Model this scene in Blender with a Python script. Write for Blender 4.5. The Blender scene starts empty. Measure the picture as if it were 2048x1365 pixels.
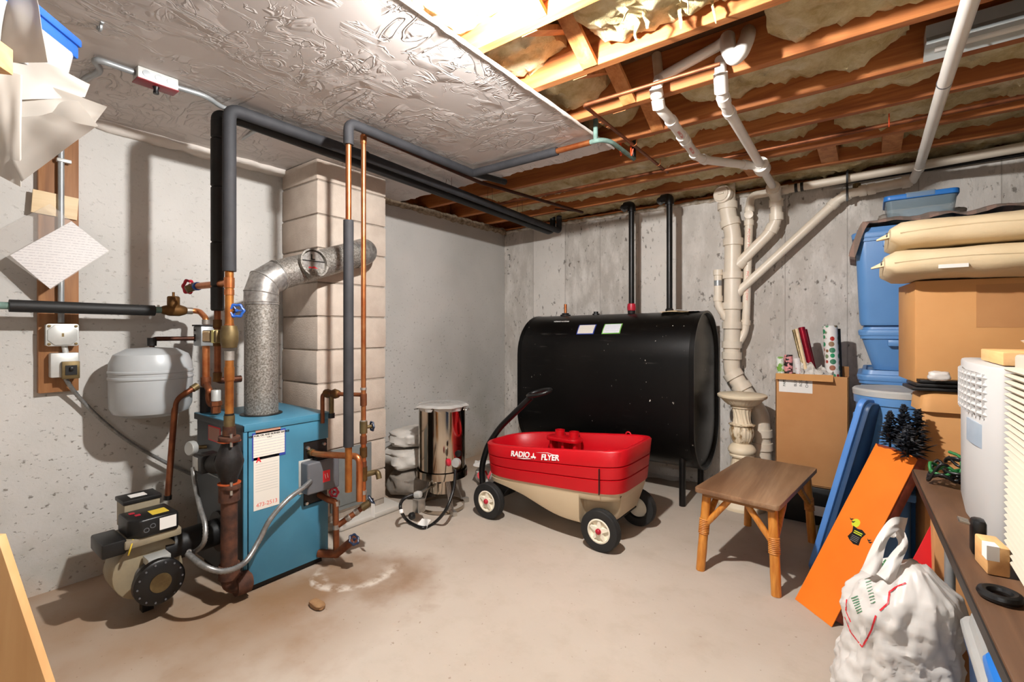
import bpy, bmesh, math, random
from mathutils import Vector, Matrix, noise
R = math.radians
V = Vector
random.seed(7)
sc = bpy.context.scene
col = sc.collection

# ---------------------------------------------------------------- camera
CAM_H, FPX, YAW, HORIZON = 1.21, 950.0, R(37), 660.0
cd = bpy.data.cameras.new('camera')
cam = bpy.data.objects.new('camera', cd)
col.objects.link(cam)
cam.location = (0, 0, CAM_H)
cam.rotation_euler = (R(90), 0, YAW)
cd.sensor_width = 36
cd.lens = 36 * FPX / 2048
cd.shift_y = (HORIZON - 682.5) / 2048
cd.clip_start = 0.02
sc.camera = cam
# ---------------------------------------------------------------- world, exposure
w = bpy.data.worlds.new('world')
sc.world = w
w.use_nodes = True
w.node_tree.nodes['Background'].inputs[0].default_value = (0.9, 0.85, 0.8, 1)
w.node_tree.nodes['Background'].inputs[1].default_value = 0.05
vs = sc.view_settings
vs.view_transform = 'Standard'
vs.look = 'None'
vs.gamma = 1
vs.exposure = 0.18
BULB_W = 6000.0      # radiant strength of the bare bulb in view
FILL_W = 54.0     # strength of the added fill tubes, unseen behind the viewpoint


def P(px, py, X=None, Y=None, Z=None, d=None):
    """the point of the room seen at a pixel, at a known wall distance X / Y, height Z or depth d"""
    c, s = math.cos(YAW), math.sin(YAW)
    u, v = (px - 1024) / FPX, (HORIZON - py) / FPX
    r = V((u * c - s, u * s + c, v))
    t = X / r.x if X is not None else Y / r.y if Y is not None else (Z - CAM_H) / r.z if Z is not None else d
    return V((0, 0, CAM_H)) + r * t


# ---------------------------------------------------------------- materials
def srgb(h):
    h = h.lstrip('#')
    out = []
    for i in (0, 2, 4):
        c = int(h[i:i + 2], 16) / 255
        out.append(c / 12.92 if c <= .04045 else ((c + .055) / 1.055) ** 2.4)
    return (*out, 1)


class NT:
    def __init__(self, name):
        self.m = bpy.data.materials.new(name)
        self.m.use_nodes = True
        self.t = self.m.node_tree
        self.b = self.t.nodes['Principled BSDF']
        self.o = self.t.nodes['Material Output']
        self.tc = self.t.nodes.new('ShaderNodeTexCoord')

    def n(self, typ, **kw):
        nd = self.t.nodes.new('ShaderNode' + typ)
        for k, v in kw.items():
            setattr(nd, k, v)
        return nd

    def link(self, a, b):
        self.t.links.new(a, b)

    def coords(self, stretch=(1, 1, 1), rot=(0, 0, 0), kind='Object'):
        mp = self.n('Mapping')
        mp.inputs['Scale'].default_value = stretch
        mp.inputs['Rotation'].default_value = rot
        self.link(self.tc.outputs[kind], mp.inputs[0])
        return mp.outputs[0]

    def noise(self, co, scale, det=4, rough=.55, dist=0.0):
        nd = self.n('TexNoise')
        self.link(co, nd.inputs['Vector'])
        nd.inputs['Scale'].default_value = scale
        nd.inputs['Detail'].default_value = det
        nd.inputs['Roughness'].default_value = rough
        nd.inputs['Distortion'].default_value = dist
        return nd.outputs['Fac']

    def ramp(self, fac, stops):
        nd = self.n('ValToRGB')
        el = nd.color_ramp.elements
        while len(el) > len(stops):
            el.remove(el[-1])
        while len(el) < len(stops):
            el.new(.5)
        for e, (p, c) in zip(el, stops):
            e.position = p
            e.color = c if len(c) == 4 else (*c, 1)
        self.link(fac, nd.inputs[0])
        return nd.outputs[0]

    def mask(self, fac, lo, hi):
        nd = self.n('MapRange')
        nd.inputs[1].default_value = lo
        nd.inputs[2].default_value = hi
        nd.clamp = True
        self.link(fac, nd.inputs[0])
        return nd.outputs[0]

    def mix(self, fac, a, b, mode='MIX'):
        nd = self.n('MixRGB', blend_type=mode)
        for i, x in enumerate((fac, a, b)):
            if isinstance(x, (int, float)):
                nd.inputs[i].default_value = x
            elif isinstance(x, tuple):
                nd.inputs[i].default_value = x
            else:
                self.link(x, nd.inputs[i])
        return nd.outputs[0]

    def math(self, op, a, b=0.0):
        nd = self.n('Math', operation=op)
        for i, x in enumerate((a, b)):
            if isinstance(x, (int, float)):
                nd.inputs[i].default_value = x
            else:
                self.link(x, nd.inputs[i])
        return nd.outputs[0]

    def dist(self, co, p):
        nd = self.n('VectorMath', operation='DISTANCE')
        self.link(co, nd.inputs[0])
        nd.inputs[1].default_value = p
        return nd.outputs['Value']

    def sep(self, co):
        nd = self.n('SeparateXYZ')
        self.link(co, nd.inputs[0])
        return nd.outputs

    def bump(self, h, strength, dist=.01):
        nd = self.n('Bump')
        nd.inputs['Strength'].default_value = strength
        nd.inputs['Distance'].default_value = dist
        self.link(h, nd.inputs['Height'])
        self.link(nd.outputs[0], self.b.inputs['Normal'])

    def base(self, c):
        if isinstance(c, tuple):
            self.b.inputs['Base Color'].default_value = c
        else:
            self.link(c, self.b.inputs['Base Color'])

    def rough(self, v):
        if isinstance(v, (int, float)):
            self.b.inputs['Roughness'].default_value = v
        else:
            self.link(v, self.b.inputs['Roughness'])


def mk(name, c1, c2=None, scale=6, rough=.5, metal=0, bump=0, bscale=60, stretch=(1, 1, 1), lo=.35, hi=.65, det=4, c3=None):
    m = NT(name)
    co = m.coords(stretch)
    a, b = srgb(c1), srgb(c2 or c1)
    if c2:
        f = m.noise(co, scale, det)
        st = [(lo, a), (hi, b)] if not c3 else [(lo, a), ((lo + hi) / 2, b), (hi, srgb(c3))]
        m.base(m.ramp(f, st))
    else:
        m.base(a)
    m.rough(rough)
    m.b.inputs['Metallic'].default_value = metal
    if bump:
        m.bump(m.noise(m.coords(stretch), bscale, 3), bump, .004)
    return m.m


def concrete_left():
    m = NT('concrete_left_wall')
    co = m.coords()
    big = m.noise(co, 1.3, 3)
    c = m.ramp(big, [(.35, srgb('#b5b2ad')), (.65, srgb('#c8c4bf'))])
    x, y, z = m.sep(co)
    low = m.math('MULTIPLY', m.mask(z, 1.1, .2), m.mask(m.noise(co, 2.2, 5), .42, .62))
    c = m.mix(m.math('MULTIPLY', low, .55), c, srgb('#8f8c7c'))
    pit = m.noise(m.coords((1, 1, 1.5)), 38, 3, .6)
    pm = m.math('MULTIPLY', m.mask(pit, .63, .70), m.mask(z, 1.9, .6))
    c = m.mix(m.math('MULTIPLY', pm, .75), c, srgb('#655d52'))
    far = m.math('MULTIPLY', m.mask(y, 2.0, 2.2), .12)
    c = m.mix(far, c, srgb('#9d968e'))
    rust = m.math('MULTIPLY', m.mask(z, .28, .0), m.mask(m.noise(co, 3, 4), .35, .6))
    c = m.mix(m.math('MULTIPLY', rust, .6), c, srgb('#a98860'))
    m.base(c)
    m.rough(.85)
    h = m.math('ADD', m.math('MULTIPLY', m.noise(co, 60, 4), .5), m.math('MULTIPLY', m.mask(pit, .60, .72), -1.0))
    m.bump(h, .5, .006)
    return m.m


def concrete_back():
    m = NT('concrete_back_wall')
    co = m.coords()
    x, y, z = m.sep(co)
    cell = m.math('FLOOR', m.math('MULTIPLY', m.math('ADD', x, 3.03), 2.75))
    wn = m.n('TexWhiteNoise', noise_dimensions='1D')
    m.link(cell, wn.inputs['W'])
    c = m.ramp(m.noise(co, 1.7, 4), [(.35, srgb('#cac4bd')), (.65, srgb('#dcd6cf'))])
    streak = m.noise(m.coords((3.2, 1, 1.1)), 2.6, 7, .72)
    dark = m.math('MULTIPLY', m.mask(wn.outputs['Value'], .45, .6), m.mask(streak, .36, .55))
    c = m.mix(m.math('MULTIPLY', dark, .5), c, srgb('#8f877d'))
    pit = m.noise(m.coords((1, 1, .6)), 34, 3, .6)
    pm = m.math('MULTIPLY', m.mask(pit, .61, .68), m.mask(m.noise(co, 2, 3), .4, .55))
    c = m.mix(m.math('MULTIPLY', pm, .8), c, srgb('#574e45'))
    fr = m.math('FRACT', m.math('MULTIPLY', m.math('ADD', x, 3.03), 2.75))
    seam = m.mask(m.math('ABSOLUTE', m.math('SUBTRACT', fr, .5)), .488, .498)
    c = m.mix(m.math('MULTIPLY', seam, .5), c, srgb('#6b645b'))
    m.base(c)
    m.rough(.85)
    h = m.math('ADD', m.math('MULTIPLY', m.noise(m.coords((3, 1, 1)), 40, 4), .6), m.math('MULTIPLY', m.mask(pit, .58, .7), -1.0))
    m.bump(h, .5, .006)
    return m.m


def floor_mat():
    m = NT('concrete_floor')
    co = m.coords()
    x, y, z = m.sep(co)
    c = m.ramp(m.noise(co, 1.1, 5), [(.3, srgb('#aea193')), (.7, srgb('#bdb1a4'))])
    c = m.mix(m.math('MULTIPLY', m.mask(m.noise(co, 7, 5, .65), .5, .7), .22), c, srgb('#95846f'))
    wob = m.math('MULTIPLY', m.math('SUBTRACT', m.noise(co, 3.5, 5), .5), .8)
    # rust and damp stains round the boiler and along the foot of the wall
    for p, r0, r1, k, colr in [((-2.05, 1.15, 0), .55, .05, .8, '#7d5a38'), ((-2.25, .75, 0), .7, .1, .55, '#87653f'), ((-1.9, 1.45, 0), .33, .02, .6, '#79552f'), ((-2.5, .3, 0), .55, .1, .45, '#8d6b4a')]:
        d = m.math('ADD', m.dist(co, p), wob)
        c = m.mix(m.math('MULTIPLY', m.mask(d, r0, r1), k), c, srgb(colr))
    wallband = m.mask(m.math('ADD', x, m.math('MULTIPLY', wob, .7)), -2.55, -2.95)
    c = m.mix(m.math('MULTIPLY', wallband, .6), c, srgb('#94704f'))
    # pale mineral ring where water dried
    dr = m.math('ADD', m.dist(co, (-2.06, 1.43, 0)), m.math('MULTIPLY', wob, .16))
    ring = m.math('MULTIPLY', m.mask(dr, .12, .17), m.mask(dr, .205, .185))
    ring = m.math('MULTIPLY', ring, m.math('MULTIPLY', m.mask(m.noise(co, 16, 5), .40, .58), m.mask(m.math('SUBTRACT', x, y), -3.62, -3.40)))
    c = m.mix(m.math('MULTIPLY', ring, .85), c, srgb('#cfc5b8'))
    spk = m.mask(m.noise(co, 46, 2), .70, .74)
    c = m.mix(m.math('MULTIPLY', spk, .5), c, srgb('#6f573e'))
    m.base(c)
    m.rough(.75)
    m.bump(m.noise(co, 30, 5), .25, .004)
    return m.m


def plaster():
    m = NT('trowelled_plaster')
    co = m.coords()
    m.base(m.ramp(m.noise(co, 2, 3), [(.3, srgb('#c4bbb6')), (.7, srgb('#cdc5c0'))]))
    m.rough(.55)
    def strokes(st, rot, scale, sel_scale, lo):
        # trowel strokes: lines and low steps along the contours of a warped noise, in patches
        n_ = m.noise(m.coords(st, (0, 0, rot)), scale, 2.5, .5, 1.4)
        line = m.mask(m.math('ABSOLUTE', m.math('SUBTRACT', n_, .5)), .022, .0)
        step = m.math('MULTIPLY', m.mask(n_, .5, .56), .45)
        sel = m.mask(m.noise(m.coords((1, 1, 1), (0, 0, rot)), sel_scale, 2), lo, lo + .1)
        return m.math('MULTIPLY', m.math('ADD', line, step), sel)
    h = m.math('ADD', strokes((1, 2.6, 1), .5, 3.2, 2.4, .44), strokes((2.8, 1, 1), -.4, 3.6, 3.1, .48))
    h = m.math('ADD', h, m.math('MULTIPLY', strokes((1, 1, 1), 1.1, 8, 2.2, .5), .6))
    m.bump(h, .75, .008)
    return m.m


def wood(name, c1, c2, c3, axis=0, rough=.6, scale=1.0, bump=.15):
    m = NT(name)
    st = [14, 14, 14]
    st[axis] = 1.0
    co = m.coords(tuple(s * scale for s in st))
    warp = m.noise(co, 1.0, 5, .6, 1.2)
    c = m.ramp(warp, [(.3, srgb(c1)), (.5, srgb(c2)), (.7, srgb(c3))])
    fine = m.noise(m.coords(tuple(s * scale * 4 for s in st)), 1.5, 3)
    c = m.mix(m.math('MULTIPLY', m.mask(fine, .45, .65), .3), c, srgb(c1))
    m.base(c)
    m.rough(rough)
    m.bump(fine, bump, .003)
    return m.m


def fibre():
    m = NT('fibreglass_wool')
    co = m.coords()
    c = m.ramp(m.noise(co, 9, 5, .65), [(.32, srgb('#bda470')), (.52, srgb('#dccb9d')), (.7, srgb('#ece1c2'))])
    m.base(c)
    m.rough(.95)
    m.bump(m.noise(m.coords((1, 1, 1)), 55, 6, .75), .9, .012)
    return m.m


def sheet_mat(name, colr, transl, transp, rough=.4):
    m = NT(name)
    m.base(srgb(colr))
    m.rough(rough)
    tr = m.n('BsdfTranslucent')
    tr.inputs[0].default_value = srgb(colr)
    m1 = m.n('MixShader')
    m1.inputs[0].default_value = transl
    m.link(m.b.outputs[0], m1.inputs[1])
    m.link(tr.outputs[0], m1.inputs[2])
    tp = m.n('BsdfTransparent')
    m2 = m.n('MixShader')
    m2.inputs[0].default_value = transp
    m.link(m1.outputs[0], m2.inputs[1])
    m.link(tp.outputs[0], m2.inputs[2])
    m.link(m2.outputs[0], m.o.inputs[0])
    return m.m


def emit(name, colr, s):
    m = NT(name)
    e = m.n('Emission')
    e.inputs[0].default_value = colr
    e.inputs[1].default_value = s
    m.link(e.outputs[0], m.o.inputs[0])
    return m.m


def print_mat(name, paper, ink, scale, amount=.5, axis=2):
    """rows of small print: flat lettering too small to read"""
    m = NT(name)
    co = m.coords(kind='Generated')
    x, y, z = m.sep(co)
    ax = (x, y, z)[axis]
    rows = m.math('FRACT', m.math('MULTIPLY', ax, scale))
    r = m.math('MULTIPLY', m.mask(rows, .50, .56), m.mask(rows, .86, .80))
    blk = m.noise(m.coords((60, 60, 60), kind='Generated'), .8, 2)
    bits = m.math('MULTIPLY', r, m.mask(blk, .44, .5))
    m.base(m.mix(m.math('MULTIPLY', bits, amount), srgb(paper), srgb(ink)))
    m.rough(.6)
    return m.m


def steel_tank():
    m = NT('black_tank_paint')
    co = m.coords()
    c = m.ramp(m.noise(co, 3, 5), [(.35, srgb('#030303')), (.7, srgb('#080707'))])
    x, y, z = m.sep(co)
    sp = m.math('MULTIPLY', m.mask(m.noise(m.coords((1, 1, .55)), 52, 2), .735, .75), m.mask(m.noise(co, 2.6, 3), .5, .58))
    c = m.mix(sp, c, srgb('#cfc8bd'))
    scuff = m.math('MULTIPLY', m.mask(m.noise(m.coords((1.2, 1, 14)), 3, 5, .7), .60, .72), m.mask(m.noise(co, 2.1, 2), .45, .6))
    c = m.mix(m.math('MULTIPLY', scuff, .35), c, srgb('#55514d'))
    m.base(c)
    m.rough(.36)
    m.b.inputs['Specular IOR Level'].default_value = .32
    m.bump(m.noise(co, 26, 3), .08, .004)
    return m.m


def plaid():
    m = NT('plaid_blanket')
    co = m.coords()
    x, y, z = m.sep(co)
    fx = m.mask(m.math('SINE', m.math('MULTIPLY', x, 90)), -.2, .2)
    fy = m.mask(m.math('SINE', m.math('MULTIPLY', y, 60)), -.2, .2)
    c = m.mix(m.math('MULTIPLY', fx, .5), srgb('#8d7468'), srgb('#5d5a52'))
    c = m.mix(m.math('MULTIPLY', fy, .35), c, srgb('#a8988c'))
    m.base(c)
    m.rough(.95)
    m.bump(m.noise(co, 80, 3), .5, .006)
    return m.m


def pedestal_mat():
    m = NT('cream_plaster_pedestal')
    co = m.coords()
    x, y, z = m.sep(co)
    band = m.math('MULTIPLY', m.mask(z, .43, .45), m.mask(z, .57, .56))
    nz = m.mask(m.noise(m.coords((1, 1, .45)), 34, 3), .46, .58)
    c = m.mix(m.math('MULTIPLY', m.math('MULTIPLY', band, nz), .85), srgb('#e6d5b8'), srgb('#7d5a23'))
    low = m.math('MULTIPLY', m.mask(z, .18, .20), m.mask(z, .34, .32))
    c = m.mix(m.math('MULTIPLY', m.math('MULTIPLY', low, nz), .5), c, srgb('#a17d45'))
    m.base(c)
    m.rough(.5)
    return m.m


def gift_dots():
    m = NT('dotted_gift_wrap')
    co = m.coords()
    vo = m.n('TexVoronoi')
    m.link(co, vo.inputs['Vector'])
    vo.inputs['Scale'].default_value = 26
    vo.inputs['Randomness'].default_value = .35
    dots = m.mask(vo.outputs['Distance'], .46, .40)
    hue = m.ramp(vo.outputs['Color'], [(.3, srgb('#1c8a5a')), (.5, srgb('#a8241c')), (.7, srgb('#4f9c74')), (.9, srgb('#163a2a'))])
    m.base(m.mix(dots, srgb('#d9d6d2'), hue))
    m.rough(.3)
    return m.m


M = {}
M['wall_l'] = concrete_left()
M['wall_b'] = concrete_back()
M['wall_o'] = mk('concrete_other_walls', '#b5afa6', '#c4beb5', 2, .85, bump=.3)
M['floor'] = floor_mat()
M['plaster'] = plaster()
M['cove'] = mk('plastered_cove', '#cfc6be', '#ddd5cd', 5, .6, bump=.4, bscale=20)
M['coverough'] = mk('torn_sill_fibre', '#a89680', '#6f5d48', 30, .95, bump=.9, bscale=50)
M['foam'] = mk('white_foam', '#d6d0c6', '#9c8d78', 22, .9, bump=.8, bscale=45)
M['block'] = mk('concrete_block', '#b7a799', '#c6b7a9', 9, .9, bump=.5, bscale=130)
M['mortar'] = mk('mortar', '#8a7f74', '#a3978a', 25, .95, bump=.5)
M['joist'] = wood('fir_joist', '#8a4a22', '#b06a35', '#c58149', 0, .65, 1.0, .12)
M['joistY'] = wood('fir_brace', '#a05f30', '#c07f48', '#cf945c', 2, .65, 1.0, .12)
M['subfloor'] = mk('plywood_subfloor', '#7a5a3c', '#5f442c', 5, .9)
M['fibre'] = fibre()
M['paperface'] = mk('kraft_facing', '#5b4330', '#7a5b3d', 8, .8)
M['rubber'] = mk('foam_pipe_insulation', '#232326', '#2d2c2f', 14, .75, bump=.15, bscale=60)
M['rubberblack'] = mk('black_foam_insulation', '#0d0c0c', '#161514', 14, .6, bump=.15, bscale=60)
M['copper'] = mk('copper_pipe', '#b8663a', '#d08a58', 12, .35, .9)
M['copperold'] = mk('tarnished_copper', '#6b3c26', '#8f5636', 16, .5, .7)
M['copperdark'] = mk('dark_copper', '#3b2218', '#55301f', 14, .5, .7)
M['orangecopper'] = mk('oxidised_orange_copper', '#9a5a2a', '#bd7c3d', 14, .42, .75)
M['solder'] = mk('solder', '#b0a8a0', '#8d857c', 30, .45, .7)
M['brass'] = mk('brass', '#5f4f34', '#7a6947', 18, .5, .7)
M['bronze'] = mk('bronze_casting', '#4f3416', '#6d4a20', 18, .6, .6)
M['verdigris'] = mk('green_corroded_copper', '#566b63', '#6f8a7f', 25, .85)
M['iron'] = mk('rusty_iron', '#3a2116', '#6e4226', 20, .8, .3, .5, 40)
M['ironred'] = mk('rusted_red_iron', '#33201a', '#5f3a28', 16, .8, .2, .5, 40)
M['blackiron'] = mk('black_iron_pipe', '#0b0a0a', '#171514', 14, .38, .3)
M['blackmetal'] = mk('black_painted_metal', '#0b0b0b', '#141313', 8, .45)
M['blackplastic'] = mk('black_plastic', '#0c0c0d', None, 5, .4)
M['cast'] = mk('dark_cast_iron', '#151312', '#262120', 20, .6, .3, .3, 50)
M['blue_jacket'] = mk('blue_enamel_jacket', '#3b748e', '#44819b', 3, .42)
M['grey_jacket'] = mk('dark_grey_jacket', '#3c4146', '#4b5054', 3, .45)
M['galv'] = mk('galvanised_steel', '#8a8682', '#b4b0ab', 46, .42, .75, .1, 60)
M['galvold'] = mk('stained_galvanised_steel', '#6b645b', '#a9a49d', 120, .5, .6, .2, 130)
M['greysteel'] = mk('grey_box_steel', '#8d9092', '#a3a6a7', 10, .4, .5)
M['steelbox'] = mk('zinc_box', '#b3b4b0', '#c6c6c2', 9, .4, .35)
M['greypaint'] = mk('dark_grey_paint', '#55565a', '#5f6064', 6, .45)
M['panelgrey'] = mk('grey_sheet_panel', '#6f7474', '#7e8382', 6, .5, .2)
M['tankgrey'] = mk('grey_enamel', '#a3a6a8', '#b0b3b4', 3, .35)
M['red'] = mk('red_paint', '#a5122a', '#b51a30', 6, .4)
M['redcover'] = mk('red_cover_plate', '#7d0f1c', '#8b1522', 6, .4)
M['bluehandle'] = mk('blue_handwheel', '#1f4f9c', None, 6, .4)
M['navyhandle'] = mk('navy_handwheel', '#1a2a44', None, 6, .4)
M['redprint'] = mk('red_ink', '#d5232f', None, 5, .5)
M['lightredprint'] = mk('faded_red_ink', '#de7468', None, 5, .6)
M['blackink'] = mk('black_ink', '#17171a', None, 5, .6)
M['whiteink'] = mk('white_ink', '#f1efec', None, 5, .5)
M['greenink'] = mk('green_ink', '#3f7a55', None, 5, .6)
M['yellow'] = mk('yellow_label', '#d2b43c', None, 5, .5)
M['paleyellow'] = mk('pale_yellow_band', '#cfc77c', None, 5, .5)
M['lime'] = mk('yellow_green_print', '#c5cf2e', None, 5, .5)
M['paper'] = print_mat('typed_paper', '#dedada', '#8c8c94', 26, .5)
M['paperplain'] = mk('plain_paper', '#dcd8d2', '#e4e0da', 5, .7)
M['form'] = print_mat('ruled_form', '#ddd6cc', '#a8a29a', 18, .5)
M['formstain'] = mk('stained_form', '#dcd5ca', '#b59a6c', 4.5, .7, lo=.56, hi=.8)
M['servicelabel'] = print_mat('service_label', '#e0d8cb', '#8d94a8', 8, .6)
M['pinklabel'] = print_mat('pink_warning_label', '#b98b76', '#5d3a2c', 6, .8)
M['redlabel'] = print_mat('red_warning_label', '#a87a6a', '#6a4438', 14, .6)
M['greenlabel'] = print_mat('green_label_print', '#dcdce0', '#8a90b0', 9, .7)
M['greenedge'] = mk('green_label_edge', '#6fb04a', None, 4, .5)
M['blueedge'] = mk('blue_label_edge', '#2c3f94', None, 4, .5)
M['bx'] = mk('armoured_cable', '#7c7c7b', '#989896', 40, .42, .7)
M['steel'] = mk('stainless_steel', '#b3a798', '#bcb0a1', 2, .11, 1.0)
M['steelb'] = mk('bright_steel', '#c8c4be', '#b4afa8', 12, .28, .9)
M['wagonred'] = mk('red_moulded_plastic', '#b4000f', '#bc0014', 3, .42)
M['burnertan'] = mk('dirty_beige_paint', '#7d7260', '#94886f', 8, .55)
M['tan'] = mk('tan_moulded_plastic', '#c2ad8e', '#c9b596', 3, .45)
M['cream'] = mk('cream_plastic', '#e8dfcb', None, 3, .45)
M['tyre'] = mk('black_tyre', '#131212', '#1d1c1b', 12, .7)
M['tank'] = steel_tank()
M['pvc'] = mk('aged_pvc', '#dbcebb', '#e4d9c8', 5, .38)
M['pvcwhite'] = mk('white_pvc', '#dfdad2', '#e8e3dc', 5, .35)
M['pvcstain'] = mk('stained_pvc', '#c2a888', '#d6c4aa', 9, .45)
M['ped'] = pedestal_mat()
M['walnut'] = wood('walnut_laminate', '#6b4b33', '#87664a', '#9c7c5e', 1, .45, .55, .05)
M['tablewood'] = wood('dark_table_wood', '#47301f', '#5f432e', '#6f523a', 1, .5, .6, .05)
M['bamboo'] = mk('varnished_cane', '#b26a22', '#d08c3c', 10, .4, stretch=(6, 6, 1))
M['canewrap'] = mk('cane_binding', '#a8621f', '#c98840', 40, .5)
M['card'] = mk('corrugated_cardboard', '#b07c4c', '#bb8856', 3, .8, bump=.1, bscale=30)
M['cardlight'] = mk('tan_cardboard', '#c08a52', '#ca955c', 3, .75, bump=.1, bscale=30)
M['carddark'] = mk('brown_cardboard', '#8f6238', '#9a6c40', 3, .85)
M['tote'] = mk('blue_tote_plastic', '#4f7fb5', '#5888bd', 3, .4)
M['totedark'] = mk('dark_blue_plastic', '#234064', '#29476c', 3, .45)
M['slabblue'] = mk('blue_moulded_slab', '#4a7ec4', '#5387cb', 3, .45)
M['brightblue'] = mk('bright_blue_plastic', '#1e68b4', '#2570bc', 3, .4)
M['greylid'] = mk('grey_plastic_lid', '#a3a29f', '#b0afac', 3, .5)
M['clearbin'] = sheet_mat('clear_plastic', '#9fb4bd', .35, .42, .2)
M['milky'] = sheet_mat('milky_plastic', '#d0cecb', .5, .08, .35)
M['poly'] = sheet_mat('polythene_sheet', '#cfc8bf', .40, .14, .45)
M['polythin'] = sheet_mat('thin_polythene_sleeve', '#d8cfc6', .2, .86, .4)
M['bagwhite'] = sheet_mat('white_carrier_bag', '#e3ded8', .22, .04, .4)
M['sack'] = mk('white_sack', '#bdb6ad', '#d3cdc5', 6, .6, bump=.4, bscale=12)
M['sackgrey'] = mk('grey_sack', '#6f665d', '#9a9186', 5, .6, bump=.4, bscale=12)
M['canvas'] = mk('beige_canvas', '#d3bd97', '#dcc7a3', 6, .85, bump=.2, bscale=120)
M['plaid'] = plaid()
M['orange'] = mk('orange_print_card', '#e4700a', '#ea7a14', 3, .6)
M['redbrown'] = mk('red_brown_card_edge', '#6d2a18', '#8a3a22', 30, .7)
M['tinsel'] = mk('black_tinsel', '#08080a', '#1c2029', 30, .5)
M['acwhite'] = mk('white_appliance_plastic', '#aeacaa', '#b6b4b2', 2, .45)
M['acbeige'] = mk('beige_appliance_plastic', '#b4ab9a', '#bbb2a1', 2, .45)
M['acgrey'] = mk('grey_grille', '#77726d', None, 4, .6)
M['acpanel'] = mk('blue_grey_control_panel', '#8c99a6', '#a9b3bc', 8, .35)
M['pine'] = wood('pine_board', '#c08b54', '#d5a56c', '#e0b680', 1, .6, .8, .05)
M['plank'] = wood('stained_wall_plank', '#6d4426', '#8f6038', '#a5744a', 2, .6, .7, .1)
M['shingle'] = wood('pale_shim', '#d2b68e', '#dcc39c', '#e4cdaa', 1, .6, 1.2, .05)
M['ply'] = wood('pale_plywood', '#c08f58', '#cfa06a', '#d8ad78', 2, .6, .35, .05)
M['bluelid'] = mk('blue_bin_lid', '#1f4f9e', '#2a5cb0', 5, .35)
M['orangehose'] = mk('orange_tube', '#d8481c', None, 5, .5)
M['greenplastic'] = mk('green_plastic', '#1c5a2c', '#246a36', 5, .5)
M['giftred'] = mk('red_foil_wrap', '#7c0a1f', '#a51530', 8, .25, .5)
M['giftgold'] = mk('dark_gold_wrap', '#4a3d22', '#8d7a50', 30, .35, .3)
M['giftpink'] = mk('pink_black_wrap', '#d98f8f', '#241416', 40, .5, lo=.48, hi=.52)
M['giftgreen'] = mk('green_print_wrap', '#d8dcd2', '#6da038', 40, .5, lo=.5, hi=.56)
M['giftwhite'] = mk('white_print_wrap', '#d9d5d3', '#c49a9a', 40, .5, lo=.6, hi=.65)
M['giftdots'] = gift_dots()
M['porcelain'] = mk('white_porcelain', '#dedbd6', None, 4, .25)
M['bulb'] = emit('glowing_bulb', (1.0, .99, .97, 1), BULB_W)
M['fill_tube'] = emit('added_fill_glow', (1.0, .985, .97, 1), FILL_W)
M['fluor'] = mk('galvanised_channel', '#a4a9a8', '#babfbe', 4, .35, .3)
M['gasket'] = mk('red_gasket', '#a2481f', None, 4, .6)
M['dirt'] = mk('dried_mud', '#7d5a3c', '#9a7650', 12, .9)


# ---------------------------------------------------------------- mesh builder
def rotz(a):
    return Matrix.Rotation(a, 4, 'Z')


def ax(p, d, roll=None):
    """frame at p with its z axis along d"""
    d = V(d).normalized()
    q = d.to_track_quat('Z', 'Y')
    return Matrix.Translation(V(p)) @ q.to_matrix().to_4x4()


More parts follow.
